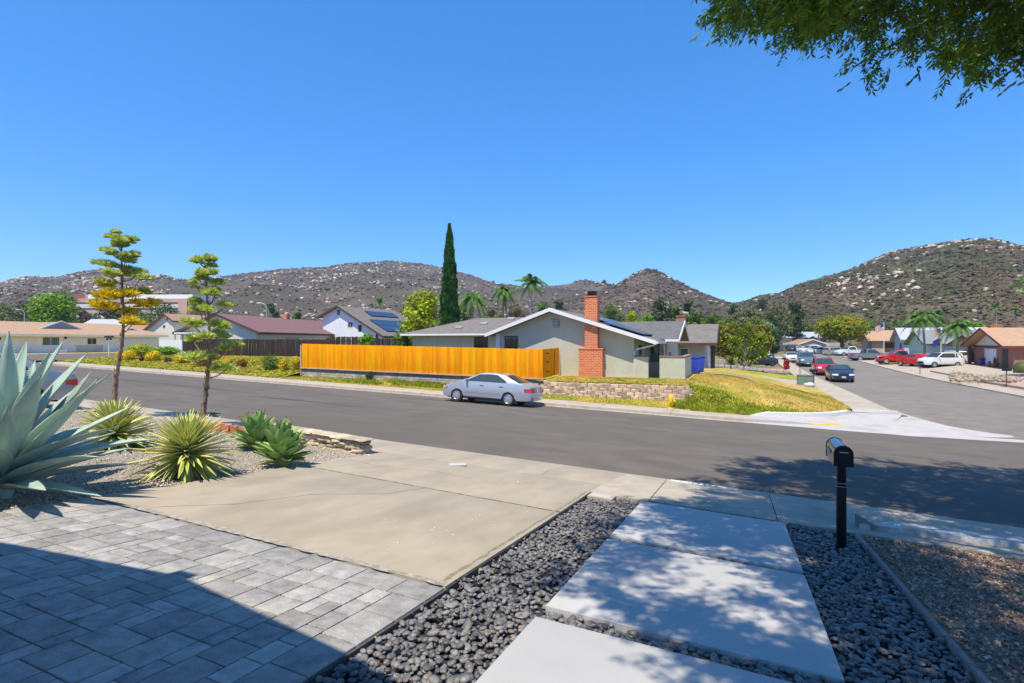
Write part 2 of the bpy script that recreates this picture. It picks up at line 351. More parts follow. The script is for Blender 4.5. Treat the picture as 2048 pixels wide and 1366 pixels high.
ribbon('joint_dirt', [(-7.0, 7.12), (-2.22, 6.98)], .006, crack_m, .0075, .003, 90)
ribbon('edge_patch', [(-7.0, 3.90), (-2.25, 3.90)], .042, edge_m, .0062, .006, 70, .3)
ribbon('edge_dirt', [(-2.30, 3.95), (-2.29, 8.6)], .016, M('edge_moss', (0.27, 0.23, 0.16), .95, .2, 20), .0062, .010, 60, .7)
# ------------------------------------------------------------------ paver drive: every stone a piece
pv = tagprops(thing('paver_drive', None, None, (-4.6, 2.4, 0)), **ST_)
jb = MB().slab([(t, s, zlot(t, s) - 0.012) for t, s in ((-7.05, -0.5), (-2.2, -0.5), (-2.2, 3.85), (-7.05, 3.85))], 0.1).part('joint_bed', joint_m, pv)
PT0, PT1, PS1 = -7.02, -2.215, 3.84
U = 0.124; nx = int((PT1 - 0.30 - PT0) / U); ny = 26; used = [[False] * ny for _ in range(nx)]
pmesh = {}
TILT = Matrix.Rotation(math.atan(-0.0968), 4, 'X') @ Matrix.Rotation(math.atan(0.0418), 4, 'Y')
rp = random.Random(11)
def pav(t0, t1, s0, s1):
    w, h = round(t1 - t0, 3), round(s1 - s0, 3); key = (w, h)
    if key not in pmesh:
        g = 0.0045; pmesh[key] = MB().box(-w/2+g, w/2-g, -h/2+g, h/2-g, -0.05, 0.0).mesh('paver', bevel=0.006)
    ct, cs = (t0 + t1) / 2, (s0 + s1) / 2
    Mx = Matrix.Translation(Vector((ct, cs, zlot(ct, cs) + 0.001 + rp.uniform(-0.0015, 0.002))) - POS[pv]) @ TILT @ Matrix.Rotation(rp.uniform(-0.006, 0.006), 4, 'Z')
    piece(pmesh[key], 'paver', pv, Mx, paver_m)
t = PT0
while t < PT1 - 0.1:                                    # soldier row along the concrete
    w = rp.choice((0.25, 0.37, 0.42)); w = min(w, PT1 - t)
    if PT1 - (t + w) < 0.16: w = PT1 - t
    pav(t, t + w, PS1 - 0.31, PS1); t += w
s_ = PS1 - 0.31
while s_ > 0.4:                                         # border along the pebbles
    h = rp.choice((0.42, 0.37, 0.25)); pav(PT1 - 0.30, PT1, s_ - h, s_); s_ -= h
for j in range(ny):
    for i in range(nx):
        if used[i][j]: continue
        for (a, b) in rp.sample([(3, 2), (2, 2), (2, 3), (2, 1), (1, 2), (3, 2), (2, 2), (2, 1)], 8) + [(2, 1), (1, 2), (1, 1)]:
            if i + a <= nx and j + b <= ny and not any(used[i+k][j+l] for k in range(a) for l in range(b)): break
        for k in range(a):
            for l in range(b): used[i+k][j+l] = True
        st1 = PS1 - 0.31 - j * U; x1 = PT0 + (i + a) * U
        if i + a == nx: x1 = PT1 - 0.30
        pav(PT0 + i * U, x1, st1 - b * U, st1)
# ------------------------------------------------------------------ stepping slabs, pebble bed
slabs = [(6.25, 8.55, 'pale concrete stepping slab next to the sidewalk, dappled with shade'), (3.95, 6.12, 'pale concrete stepping slab between the two other slabs, mostly in tree shade'),
         (0.6, 3.73, 'pale concrete stepping slab farthest from the sidewalk, mostly sunlit')]
for s0, s1, lb in slabs:
    o = MB().slab([(t, s, zlot(t, s) + 0.012) for t, s in ((-1.38, s0), (0.63, s0), (0.63, s1), (-1.38, s1))], 0.12).part('stepping_slab', slab_conc, bevel=0.008)
    tagprops(o, lb, 'slab', 'concrete stepping slabs')
tagprops(strip('pebble_bed', lambda t, s: (t, s, zlot(t, s) - 0.075), lin(-2.26, 1.5, 4), lin(0.3, 8.72, 8), pebble_bed), **ST_)
tagprops(strip('gravel_bed', lambda t, s: (t, s, zlot(t, s) - 0.035 + 0.02 * mnoise.noise((t * 2, s * 2, 0))), lin(1.5, 12, 40), lin(-3, 9.9, 50), gravel2_bed), **ST_)
tagprops(strip('gravel_bed', lambda t, s: (t, s, zlot(t, s) - 0.03 + 0.025 * mnoise.noise((t * 1.5, s * 1.5, 3)) + 0.14 * sm(-7.6, -8.8, t) * sm(9.4, 8, s)), lin(-16.6, -7.02, 50), lin(-1, 9.6, 50), gravel_bed), **ST_)
tagprops(strip('neighbour_driveway', lambda t, s: (t, s, zlot(t, s) + 0.01), lin(-23.5, -16.6, 4), lin(-4, 9.6, 6), walk_conc), **ST_)
# pebbles
V1, F1 = ico(2); V1 = V1 * (1 + 0.05 * np.array([mnoise.noise(tuple(v * 2.0)) for v in V1]))[:, None]
V1b, F1b = ico(2)
def in_slab(t, s, m=0.0): return any((-1.38 - m < t < 0.63 + m) and (s0 - m < s < s1 + m) for s0, s1, _ in slabs)
pts = []
def pebs(t0, t1, s0, s1, dens):
    n = int((t1 - t0) * (s1 - s0) * dens); out = []
    for _ in range(n):
        t, s = random.uniform(t0, t1), random.uniform(s0, s1)
        if in_slab(t, s, 0.012): continue
        if -2.25 < t < -1.75 and 8.28 < s < 8.66: continue
        out.append((t, s))
    return out
cand = pebs(-2.2, -1.39, 1.9, 8.68, 640) + pebs(0.64, 1.47, 2.8, 8.68, 640) + pebs(-1.38, 0.63, 3.7, 3.98, 2200) + pebs(-1.38, 0.63, 6.1, 6.27, 3000) + pebs(-1.38, 0.63, 8.54, 8.69, 2400)
grid = {}; keep = []                                     # crude spacing in two layers
for (t, s) in cand:
    sz = random.uniform(0.015, 0.026) * random.choice((1, 1, 1.0, 1.3)); layer = 0
    for lay in (0, 1):
        key = (int(t / 0.032), int(s / 0.032), lay)
        if key not in grid: grid[key] = 1; layer = lay; break
    else: continue
    if layer == 1 and random.random() < 0.35: continue
    keep.append((t, s, sz, layer))
keep = np.array(keep); n = len(keep)
P = np.stack([keep[:, 0], keep[:, 1], 1.75 - 0.0968 * keep[:, 1] - 0.0418 * keep[:, 0] - 0.046 + 0.028 * keep[:, 3] + rng.normal(0, 0.006, n)], 1)
S = keep[:, 2:3] * np.stack([rng.uniform(1.0, 1.45, n), rng.uniform(0.8, 1.05, n), rng.uniform(0.42, 0.68, n)], 1)
dist = np.hypot(P[:, 0], P[:, 1]) - keep[:, 3] * 0.8
vis = (np.abs((P[:, 0] * CT + P[:, 1] * ST) / (-P[:, 0] * ST + P[:, 1] * CT)) < 0.95) & ((3.5 - P[:, 2]) / (-P[:, 0] * ST + P[:, 1] * CT) < 0.63)
order = np.argsort(np.where(vis, dist, 99)); near, rest = order[:300], order[300:]
pme = np_mesh('pebble', V1, F1, True)
pl = {True: 'smooth dark grey pebble in the strip between driveway edge and stepping slabs', False: 'smooth dark grey pebble between two stepping slabs or beside the timber edging'}
for i in near:
    o = piece(pme, 'pebble', None, Matrix.LocRotScale(Vector(P[i]), Matrix(rand_rot(1, 0.25)[0].tolist()).to_quaternion(), Vector(S[i])), pebble_o)
    left = P[i][0] < -1.38
    tagprops(o, pl[bool(left)], 'pebble', 'dark pebbles along the driveway' if left else 'dark pebbles around the slabs')
tagprops(link(scatter('pebbles', P[rest], S[rest], V1b, F1b, 0.25, True, 0.04), 'pebbles', pebble_m), 'dark grey beach pebbles filling the strips around the stepping slabs', 'pebbles', kind='stuff')
# gravel on both sides
V0, F0 = ico(1); Vg, Fg = V0[:12] if False else ico(1)
bm_ = bmesh.new(); bmesh.ops.create_cube(bm_, size=1.3); bmesh.ops.triangulate(bm_, faces=list(bm_.faces))
Vc = np.array([v.co[:] for v in bm_.verts]); Fc = np.array([[v.index for v in f.verts] for f in bm_.faces]); bm_.free()
n = 15000; t = rng.uniform(1.6, 6.5, n); s = 3.6 + 6.1 * rng.random(n) ** 1.2
P = np.stack([t, s, 1.75 - 0.0968 * s - 0.0418 * t - 0.022 + rng.normal(0, 0.006, n)], 1); S = rng.uniform(0.007, 0.017, (n, 1)) * rng.uniform(0.7, 1.4, (n, 3))
tagprops(link(scatter('gravel', P, S, Vc, Fc, 1.0, False, 0.2), 'gravel', gravel2_m), 'mixed brown and grey gravel right of the timber edging', 'gravel', kind='stuff')
n = 17000; t = -7.05 - 9.3 * rng.random(n) ** 1.5; s = rng.uniform(2.4, 9.5, n)
zz = np.array([zlot(a, b) - 0.03 + 0.025 * mnoise.noise((a * 1.5, b * 1.5, 3)) + 0.14 * sm(-7.6, -8.8, a) * sm(9.4, 8, b) for a, b in zip(t, s)])
P = np.stack([t, s, zz + 0.004], 1); S = rng.uniform(0.007, 0.015, (n, 1)) * rng.uniform(0.7, 1.4, (n, 3))
tagprops(link(scatter('gravel', P, S, Vc, Fc, 1.0, False, 0.2), 'gravel', gravel_m), 'pale grey gravel under the agaves and yuccas', 'gravel', kind='stuff')
# fallen dry leaves among the pebbles
n = 420; t = np.concatenate([rng.uniform(-2.2, -1.4, n // 2), rng.uniform(0.65, 3.8, n // 2)]); s = rng.uniform(2.2, 8.6, n)
P = np.stack([t, s, 1.75 - 0.0968 * s - 0.0418 * t + 0.002 + rng.uniform(-0.03, 0.01, n)], 1)
a = rng.uniform(0, 6.28, n); A = np.stack([np.cos(a), np.sin(a), rng.normal(0, 0.3, n)], 1) * rng.uniform(0.008, 0.022, (n, 1)); B = np.stack([-np.sin(a), np.cos(a), rng.normal(0, 0.3, n)], 1) * rng.uniform(0.004, 0.008, (n, 1))
tagprops(link(np_mesh('leaf_litter', *leaf_quads(P, A, B, 0.4)), 'leaf_litter', M('dry_leaf', (0.42, 0.25, 0.10), 0.8, 0.2, 10, island=0.4)), 'small dry tan leaves scattered over pebbles and gravel', 'leaf litter', kind='stuff')
# timber edging in two lengths, meter box, worn stucco kerb remnant
for (s0, s1, lb) in ((5.15, 8.6, 'weathered timber edging board between pebbles and gravel, sidewalk end'), (1.2, 5.12, 'weathered timber edging board between pebbles and gravel, end away from the sidewalk')):
    tagprops(MB().slab([(t, s, zlot(t, s) + 0.02) for t, s in ((1.485, s0), (1.53, s0), (1.53, s1), (1.485, s1))], 0.11).part('edging_board', timber_m, bevel=0.006), lb, 'edging', 'timber edging boards')
tagprops(MB().slab([(t, s, zlot(t, s) + 0.0) for t, s in ((-2.2, 3.86), (-2.205, 3.86), (-2.205, 8.7), (-2.2, 8.7))], 0.1).part('driveway_edge', joint_m), **ST_)
mbx = thing('meter_box', 'square concrete water meter box set in the pebbles by the driveway', 'meter box', (-2.0, 8.47, zlot(-2, 8.47)))
MB().slab([(t, s, zlot(t, s) + 0.014) for t, s in ((-2.2, 8.3), (-1.8, 8.3), (-1.8, 8.64), (-2.2, 8.64))], 0.1).part('frame', walk_conc, mbx, bevel=0.01)
MB().slab([(t, s, zlot(t, s) + 0.021) for t, s in ((-2.16, 8.34), (-1.84, 8.34), (-1.84, 8.60), (-2.16, 8.60))], 0.01).part('lid', new_conc, mbx, bevel=0.003)
wk = MB(); prof = [(1.62, 9.02), (2.2, 9.14), (3.2, 9.28), (5, 9.5), (9, 9.75)]
top = [(t, s, zlot(t, s) + 0.07 - 0.0 * t) for t, s in prof]; back = [(t, s + (0.75 if t > 1.8 else 0.05), zlot(t, s + .7) + 0.012) for t, s in prof]; fr = [(t, s - 0.05, zlot(t, s) - 0.06) for t, s in prof]
k = len(prof); wk.add(top + back + fr, [(i, i+1, k+i+1, k+i) for i in range(k-1)] + [(2*k+i, 2*k+i+1, i+1, i) for i in range(k-1)] + [(0, k, 2*k)])
tagprops(wk.part('stucco_kerb', patch_m), 'worn pale stucco ledge between gravel bed and sidewalk', 'kerb')
wd = MB().ext([(1.60, 9.2, zlot(1.6, 9.2)), (1.78, 9.0, zlot(1.7, 9.0)), (1.80, 9.0, zlot(1.7, 9) + 0.07), (1.60, 9.22, zlot(1.6, 9.2) + 0.17)], (0.03, 0.03, 0))
tagprops(wd.part('broken_stake', timber_m), 'small broken wooden stake standing up at the gravel bed corner', 'stake')
# folded paper on the apron
tagprops(MB().obox((-5.05, 9.25, zlot(-5.05, 9.25) + 0.02), (0.34, 0.16, 0.025), Matrix.Rotation(0.5, 3, 'Z')).part('newspaper', M('newsprint', (0.50, 0.49, 0.47), .8, .08, 30), bevel=0.006), 'folded white paper lying on the driveway', 'paper')
# ------------------------------------------------------------------ far sidewalk, kerb return, ramp, cross gutter
fw = tagprops(thing('far_sidewalk', None, None, (-20, 25, 0)), **ST_)
def zfw(t, s): return zfar(t) + 0.13
fx = [0.5 - 3.2 * i for i in range(17)]
for i in range(len(fx) - 1):
    t1, t0 = fx[i], fx[i+1]
    panel('walk_panel', fw, ((t0, 24.38), (t1, 24.38), (t1, 26.0 if t1 < -1 else 25.65), (t0, 26.0)), walk_conc, 0.25, 0, 0.006, zfw, 0.02)
tagprops(strip('far_gutter', lambda t, s: (t, s, zfar(t) + 0.016), lin(-53, 0.7, 40), [24.0, 24.42], M('far_gutter_concrete', (0.40, 0.365, 0.31), 0.9, 0.15, 3)), **ST_)
def arc(cx, cy, r, a0, a1, n): return [(cx + r * math.cos(R(a0 + (a1 - a0) * i / n)), cy + r * math.sin(R(a0 + (a1 - a0) * i / n))) for i in range(n + 1)]
N_ = 20; outer = arc(0.1, 31.5, 7.12, -87, 0, N_); inner = arc(-0.7, 31.6, 6.0, -80, 0, N_)
cr = MB()
def ramp(i): f = i / N_; return lerp(0.13, 0.02, sm(0.12, 0.3, f)) if f < 0.5 else lerp(0.02, 0.13, sm(0.62, 0.82, f))
topo = [(t, s, lerp(zfar(t), zside(s), sm(25, 31, s)) + ramp(i) + 0.01) for i, (t, s) in enumerate(outer)]
topi = [(t, s, lerp(zfar(t), zside(s), sm(25, 31, s)) + 0.135) for t, s in inner]
low = [(p[0], p[1], p[2] - 0.3) for p in topo]
cr.add(topo + topi + low, [(i, i+1, N_+1+i+1, N_+1+i) for i in range(N_)] + [(2*N_+2+i, 2*N_+2+i+1, i+1, i) for i in range(N_)])
tagprops(cr.part('corner_ramp', new_conc, smooth=True), **ST_)
def zcg(t, s): return lerp(zfar(t), zside(s), sm(24.5, 30, s)) + lerp(0.012, 0.05, sm(24.0, 25.2, s))
tagprops(strip('cross_gutter', lambda t, s: (t, s, zcg(t, s)), lin(0.6, 24, 30), [24.0, 24.5, 25.0], new_conc), **ST_)
inn = arc(0.1, 31.5, 7.08, -86, 0, 16); outp = [(lerp(0.7, 9.8, k / 10), 24.98) for k in range(11)] + [(9.2, 25.5), (8.5, 26.3), (8.0, 27.4), (7.7, 28.8), (7.5, 30.2), (7.35, 31.5)]
spn = MB(); spn.add([(t, s, zcg(t, s)) for t, s in inn] + [(t, s, zcg(t, s)) for t, s in outp], [(k, 17 + k, 18 + k, k + 1) for k in range(16)])
tagprops(spn.part('corner_spandrel', new_conc, smooth=True), **ST_)
yp = [(2.75, 24.75), (4.05, 25.35), (3.75, 26.0), (2.5, 25.42)]
tagprops(MB().slab([(t, s, lerp(zfar(t), zside(s), sm(25, 31, s)) + 0.052) for t, s in yp], 0.02).part('tactile_pad', yellow_pad), 'yellow tactile paving pad on the corner ramp', 'tactile pad')
rk = arc(-0.7, 31.6, 6.06, -78, -14, 18); rk2 = arc(-0.7, 31.6, 5.84, -78, -14, 18); kb = MB(); n2 = len(rk)
def zk(t, s, i): return lerp(zfar(t), zside(s), sm(25, 31, s)) + 0.13 + 0.17 * sm(0, 2, i) * sm(18, 15, i)
V = [(t, s, zk(t, s, i)) for i, (t, s) in enumerate(rk)] + [(t, s, zk(t, s, i) + 0.01) for i, (t, s) in enumerate(rk2)] + [(t, s, zk(t, s, i) - 0.3) for i, (t, s) in enumerate(rk)] + [(t, s, zk(t, s, i) - 0.3) for i, (t, s) in enumerate(rk2)]
kb.add(V, [(i, i+1, n2+i+1, n2+i) for i in range(n2-1)] + [(2*n2+i, 2*n2+i+1, i+1, i) for i in range(n2-1)] + [(n2+i, n2+i+1, 3*n2+i+1, 3*n2+i) for i in range(n2-1)])
tagprops(kb.part('retaining_kerb', M('bright_concrete', (0.68, 0.67, 0.64), 0.8, 0.05, 4)), 'low curved white concrete kerb behind the corner ramp', 'kerb')
# side street sidewalks
def zsw(t, s): return zside(s) + 0.12
sw = tagprops(thing('side_sidewalk', None, None, (6, 60, 0)), **ST_)
for i in range(18):
    panel('walk_panel', sw, ((5.3, 31.5 + 4*i), (7.05, 31.5 + 4*i), (7.05, 35.5 + 4*i), (5.3, 35.5 + 4*i)), walk_conc, 0.25, 0, 0.006, zsw, 0.015)
sw2 = tagprops(thing('side_sidewalk', None, None, (17, 60, 0)), **ST_)
for i in range(19):
    panel('walk_panel', sw2, ((16.5, 29 + 4*i), (18.2, 29 + 4*i), (18.2, 33 + 4*i), (16.5, 33 + 4*i)), walk_conc, 0.25, 0, 0.006, zsw, 0.015)
tar = M('tar_seal', (0.060, 0.055, 0.050), 0.8, 0.2, 6); oil = M('worn_patch', (0.105, 0.095, 0.082), 0.9, 0.25, 3)
def road_line(name, pts, w, mat, jit, label, n=40):
    rr = random.Random(int(abs(pts[0][0]) * 77)); L = []; segs = len(pts) - 1
    for i in range(n + 1):
        f = i / n * segs; k = min(int(f), segs - 1); q = f - k; t, s = lerp(pts[k][0], pts[k+1][0], q), lerp(pts[k][1], pts[k+1][1], q) + rr.uniform(-jit, jit); ww = w * rr.uniform(.4, 1.3) * min(1, 6 * min(i, n - i) / n + .15)
        L += [(t, s - ww, zroad(t, s - ww) + .006), (t, s + ww, zroad(t, s + ww) + .006)]
    tagprops(MB().add(L, [(2*i, 2*i+1, 2*i+3, 2*i+2) for i in range(n)]).part(name, mat), kind='structure')
road_line('crack_seal', [(-15.5, 15.2), (-13.6, 15.9), (-12.4, 15.4), (-11.0, 16.1)], .012, tar, .05, '')
road_line('crack_seal', [(-26, 20.2), (-22, 19.6), (-19.5, 20.4), (-16, 19.9)], .015, tar, .06, '')
road_line('crack_seal', [(-5.0, 18.2), (-1.0, 18.5), (3.5, 18.1), (8, 18.6)], .010, tar, .04, '')
road_line('worn_patch', [(-19.0, 16.6), (-16.0, 16.9), (-13.2, 16.8)], .14, oil, .02, '')
road_line('worn_patch', [(-15.5, 22.3), (-12.5, 22.45), (-10, 22.3)], .2, oil, .02, '')
road_line('worn_patch', [(-33, 17.6), (-26, 17.9), (-20, 17.7)], .12, oil, .02, '')
rm = at_z(1305, 826, zroad(-2, 22) ); rm.z = zroad(rm.x, rm.y); tagprops(MB().lathe([(.16, 0), (.15, .012), (.0, .014)], 16, (rm.x, rm.y, rm.z)).part('road_marker', white_paint), 'small white round road marker on the street near the hydrant', 'marker')  # flat white disc added as a reflective road marker
# ------------------------------------------------------------------ lawns
def zstrip(t, s):
    f = sm(25.9, 28.0, s); return lerp(zfar(t) + 0.14, lerp(0.78, 1.12, sm(-10, -27, t)) if t < -9.8 else 0.70, f) + 0.02 * mnoise.noise((t, s, 1))
tagprops(strip('verge', zv := (lambda t, s: (t, s, zstrip(t, s))), lin(-28.6, -2.1, 50), lin(25.95, 28.2, 6), lawn_green), **ST_)
def lawn_pt(t, s): return (t, s, zcorner(t, s) + 0.02 * mnoise.noise((t * 1.3, s * 1.3, 5)))
cl = []; lt = lin(-10.2, 5.3, 52); ls = lin(25.6, 43.9, 46); idx = {}; mbl = MB()
for t in lt:
    for s in ls:
        if s < 27.25 and t < -2.3: continue
        if s < 31.6 and t > -0.7 and math.hypot(t + 0.7, s - 31.6) > 6.04: continue
        if s < 25.6 + 0.0: continue
        idx[(t, s)] = len(mbl.v); mbl.v.append(lawn_pt(t, s))
for i in range(len(lt) - 1):
    for j in range(len(ls) - 1):
        k = [(lt[i], ls[j]), (lt[i+1], ls[j]), (lt[i+1], ls[j+1]), (lt[i], ls[j+1])]
        f = [idx[x] for x in k if x in idx]
        if len(f) >= 3: mbl.f.append(tuple(f))
tagprops(mbl.part('lawn', lawn_dry, smooth=True), **ST_)
def zbank(t, s):
    f = sm(25.9, 32.5, s); base = zfar(t) + 0.12; top = 2.15
    f *= sm(-55, -48, t)
    return lerp(base, top, f) + 0.05 * mnoise.noise((t * 0.9, s * 0.9, 9))
def bank_t0(s): return -55 + 3.5 * sm(31, 26, s)
tagprops(strip('bank', lambda t, s: (lerp(bank_t0(s), -27.6, (t + 55) / 27.4), s, zbank(lerp(bank_t0(s), -27.6, (t + 55) / 27.4), s)), lin(-55, -27.6, 60), lin(25.95, 36, 24), bank_m), **ST_)
tagprops(strip('ranch_lawn', lambda t, s: (t, s, 1.9 + 0.0 * t), lin(-90, -67, 8), lin(20, 75, 16), lawn_gold), **ST_)
tagprops(strip('ranch_walk', lambda t, s: (t, s, 1.93), [-68.6, -66.6], lin(20, 75, 16), walk_conc), **ST_)
# grass blades and groundcover leaves as real geometry
def blades(name, P, h, w, mat, label, cat='grass', lean=0.35):
    n = len(P); d = rng.normal(0, lean, (n, 2)); A = np.stack([d[:, 0], d[:, 1], np.ones(n)], 1) * (h * rng.uniform(0.5, 1.3, n))[:, None]
    a = rng.uniform(0, 6.28, n); B = np.stack([np.cos(a), np.sin(a), np.zeros(n)], 1) * (w * rng.uniform(0.7, 1.3, n))[:, None]
    V = np.stack([P - B, P + B, P + A], 1).reshape(-1, 3); F = np.arange(n * 3).reshape(n, 3)
    tagprops(link(np_mesh(name, V, F), name, mat), label, cat, kind='stuff')
def pts_on(n, t0, t1, s0, s1, fn, ok=lambda t, s: True):
    out = []
    while len(out) < n:
        t, s = random.uniform(t0, t1), random.uniform(s0, s1)
        if ok(t, s): out.append((t, s, fn(t, s)))
    return np.array(out)
def in_lawn(t, s):
    if s < 27.3 and t < -2.0: return False
    if s < 31.6 and t > -0.7: return math.hypot(t + 0.7, s - 31.6) < 5.95
    if s > 30.6 and t < -2.4: return False
    return True
blades('grass', pts_on(30000, -9.6, 5.3, 25.7, 38, zcorner, in_lawn), 0.045, 0.02, grass_blade, 'short patchy dry and green grass on the corner lawn')
blades('grass', pts_on(7000, -2.3, 2.6, 25.65, 28.3, zcorner, lambda t, s: in_lawn(t, s) and s < 27.2 + 1.1 * sm(0.6, -1.8, t) + .5 * mnoise.noise((t * .9, s * .9, 2)) + random.gauss(0, .45)), 0.09, 0.03, grass_lush, 'lush green grass on the corner lawn beside the hydrant')
blades('grass', pts_on(900, -2.9, -1.75, 25.95, 27.15, lambda t, s: max(zstrip(t, s), zcorner(t, s) if t > -2.3 else 0)), 0.16, 0.03, grass_lush, 'tuft of green grass at the end of the tan retaining wall')
blades('grass', pts_on(11000, -28.3, -1.6, 25.95, 28.0, zstrip), 0.06, 0.028, grass_blade, 'grass verge between far sidewalk and block wall')
blades('grass', pts_on(3800, -22.5, -15.5, 26.2, 27.95, zstrip, lambda t, s: mnoise.noise((t * .5, s * .9, 4)) > -0.12 + abs(t + 19) * 0.06), 0.20, 0.03, grass_lush, 'tall green weeds growing against the block wall')
PB = pts_on(26000, -54.5, -27.8, 26, 33.5, zbank, lambda t, s: t > bank_t0(s) and (t < -36 or s < 33))
n = len(PB); Nn = rvec(n) * 0.8 + np.array([0, -0.2, 1.0]); Nn /= np.linalg.norm(Nn, axis=1, keepdims=True); T = np.cross(Nn, rvec(n)); T /= np.linalg.norm(T, axis=1, keepdims=True); W = np.cross(Nn, T)
sz = rng.uniform(0.05, 0.11, (n, 1)); PB[:, 2] += 0.03 + rng.random(n) * 0.06
tagprops(link(np_mesh('groundcover', *leaf_quads(PB, T * sz, W * sz * 0.7, 0.2)), 'groundcover', cover_leaf), 'yellow green groundcover over the sloping bank', 'groundcover', kind='stuff')
# ------------------------------------------------------------------ materials of buildings
stucco_sage = M('sage_stucco', (0.52, 0.505, 0.39), 0.9, 0.04, 2, bump=0.4, bscale=30)
stucco_white = M('white_stucco', (0.72, 0.74, 0.76), 0.9, 0.03, 2, bump=0.3, bscale=30)
stucco_cream = M('cream_stucco', (0.66, 0.62, 0.52), 0.9, 0.03, 2, bump=0.3, bscale=30)
stucco_tan = M('tan_stucco', (0.50, 0.42, 0.33), 0.9, 0.05, 2, bump=0.3, bscale=30)
stucco_pink = M('beige_stucco', (0.55, 0.46, 0.39), 0.9, 0.04, 2, bump=0.3, bscale=30)
stucco_blue = M('pale_blue_stucco', (0.48, 0.56, 0.60), 0.9, 0.04, 2, bump=0.3, bscale=30)
trim_white = M('white_trim', (0.76, 0.76, 0.74), 0.5, 0.02, 2)
trim_brown = M('brown_trim', (0.10, 0.06, 0.045), 0.7, 0.1, 6)
trim_maroon = M('maroon_trim', (0.20, 0.05, 0.04), 0.7, 0.1, 6)
trim_grey = M('grey_trim', (0.25, 0.26, 0.28), 0.7, 0.05, 4)
glass_dark = M('window_glass', (0.025, 0.032, 0.038), 0.06, 0.1, 1, spec=0.6)
glass_teal = M('curtained_glass', (0.09, 0.17, 0.17), 0.08, 0.15, 1.5, spec=0.6)
iron_m = M('black_iron', (0.03, 0.03, 0.033), 0.5, 0.1)
metal_black = M('black_metal', (0.010, 0.010, 0.011), 0.5, 0.1, spec=0.2)
metal_grey = M('grey_metal', (0.42, 0.43, 0.44), 0.45, 0.05, metal=0.6)
door_white = M('white_door', (0.72, 0.74, 0.76), 0.5, 0.02)
door_dark = M('dark_door', (0.06, 0.055, 0.05), 0.6, 0.1)
solar_m = M('solar_cell', (0.028, 0.045, 0.085), 0.15, 0.1, 1, spec=0.6)
def shingles(name, a, b):
    m = M(name, a, 0.9, 0.2, 2.2, col2=b, bump=0.7, bscale=22, thr=(0.3, 0.7), stretch=(1, 1, 3.5), detail=8); return m
roof_grey = shingles('grey_shingles', (0.225, 0.20, 0.175), (0.14, 0.125, 0.11))
roof_slate = shingles('slate_shingles', (0.165, 0.16, 0.16), (0.105, 0.103, 0.105))
roof_maroon = shingles('maroon_shingles', (0.235, 0.13, 0.125), (0.18, 0.10, 0.10))
roof_tan = shingles('tan_shingles', (0.47, 0.31, 0.195), (0.38, 0.24, 0.15))
roof_brown = shingles('brown_shingles', (0.40, 0.245, 0.15), (0.30, 0.185, 0.12))
roof_pale = shingles('pale_shingles', (0.44, 0.46, 0.48), (0.36, 0.38, 0.41))
roof_bluegrey = shingles('blue_grey_shingles', (0.24, 0.27, 0.285), (0.18, 0.205, 0.22))
def brick_mat(name, a, b, mortar, axis='x', bw=0.21, bh=0.075):
    m = bpy.data.materials.new(name); m.use_nodes = True; N, L, bs = nodes_of(m)
    g = N.new('ShaderNodeNewGeometry'); sp = N.new('ShaderNodeSeparateXYZ'); L.new(g.outputs['Position'], sp.inputs[0])
    ad = N.new('ShaderNodeMath'); L.new(sp.outputs['X'], ad.inputs[0]); L.new(sp.outputs['Y'], ad.inputs[1])
    cb = N.new('ShaderNodeCombineXYZ'); L.new(ad.outputs[0], cb.inputs[0]); L.new(sp.outputs['Z'], cb.inputs[1])
    br = N.new('ShaderNodeTexBrick'); br.inputs['Scale'].default_value = 1; br.inputs['Brick Width'].default_value = bw; br.inputs['Row Height'].default_value = bh
    br.inputs['Mortar Size'].default_value = bh * 0.14; br.inputs['Color1'].default_value = (*a, 1); br.inputs['Color2'].default_value = (*b, 1); br.inputs['Mortar'].default_value = (*mortar, 1)
    L.new(cb.outputs[0], br.inputs['Vector']); L.new(br.outputs['Color'], bs.inputs['Base Color']); bs.inputs['Roughness'].default_value = 0.9
    bp = N.new('ShaderNodeBump'); bp.inputs['Strength'].default_value = 0.6; bp.inputs['Distance'].default_value = 0.02; L.new(br.outputs['Fac'], bp.inputs['Height']); bp.invert = True; L.new(bp.outputs[0], bs.inputs['Normal'])
    return m
brick_red = brick_mat('red_brick', (0.70, 0.175, 0.045), (0.55, 0.115, 0.030), (0.66, 0.38, 0.25), bw=0.26, bh=0.10)
brick_far = brick_mat('far_brick', (0.42, 0.14, 0.07), (0.32, 0.10, 0.05), (0.36, 0.26, 0.2))

# ------------------------------------------------------------------ walls fitted with openings
class Frame:                                    # local house axes -> world
    def __init__(s, o, rot): s.o = Vector(o); s.c, s.s = math.cos(rot), math.sin(rot)
    def __call__(s, x, y, z): return Vector((s.o.x + x * s.c - y * s.s, s.o.y + x * s.s + y * s.c, s.o.z + z))
def wbox(fr, x0, x1, y0, y1, z0, z1):
    mb = MB(); p = [fr(x, y, z) for z in (z0, z1) for (x, y) in ((x0, y0), (x1, y0), (x1, y1), (x0, y1))]
    return mb.add(p, [(3,2,1,0),(4,5,6,7),(0,1,5,4),(1,2,6,5),(2,3,7,6),(3,0,4,7)])
def facade(fr, face, a0, a1, z0, z1, d0, d1, pos):
    # a box on a face: 'f' y=pos looking -y, 'b' y=pos looking +y, 'l' x=pos looking -x, 'r' x=pos looking +x; d = depth range outward
    if face == 'f': return wbox(fr, a0, a1, pos - d1, pos - d0, z0, z1)
    if face == 'b': return wbox(fr, a0, a1, pos + d0, pos + d1, z0, z1)
    if face == 'l': return wbox(fr, pos - d1, pos - d0, a0, a1, z0, z1)
    return wbox(fr, pos + d0, pos + d1, a0, a1, z0, z1)
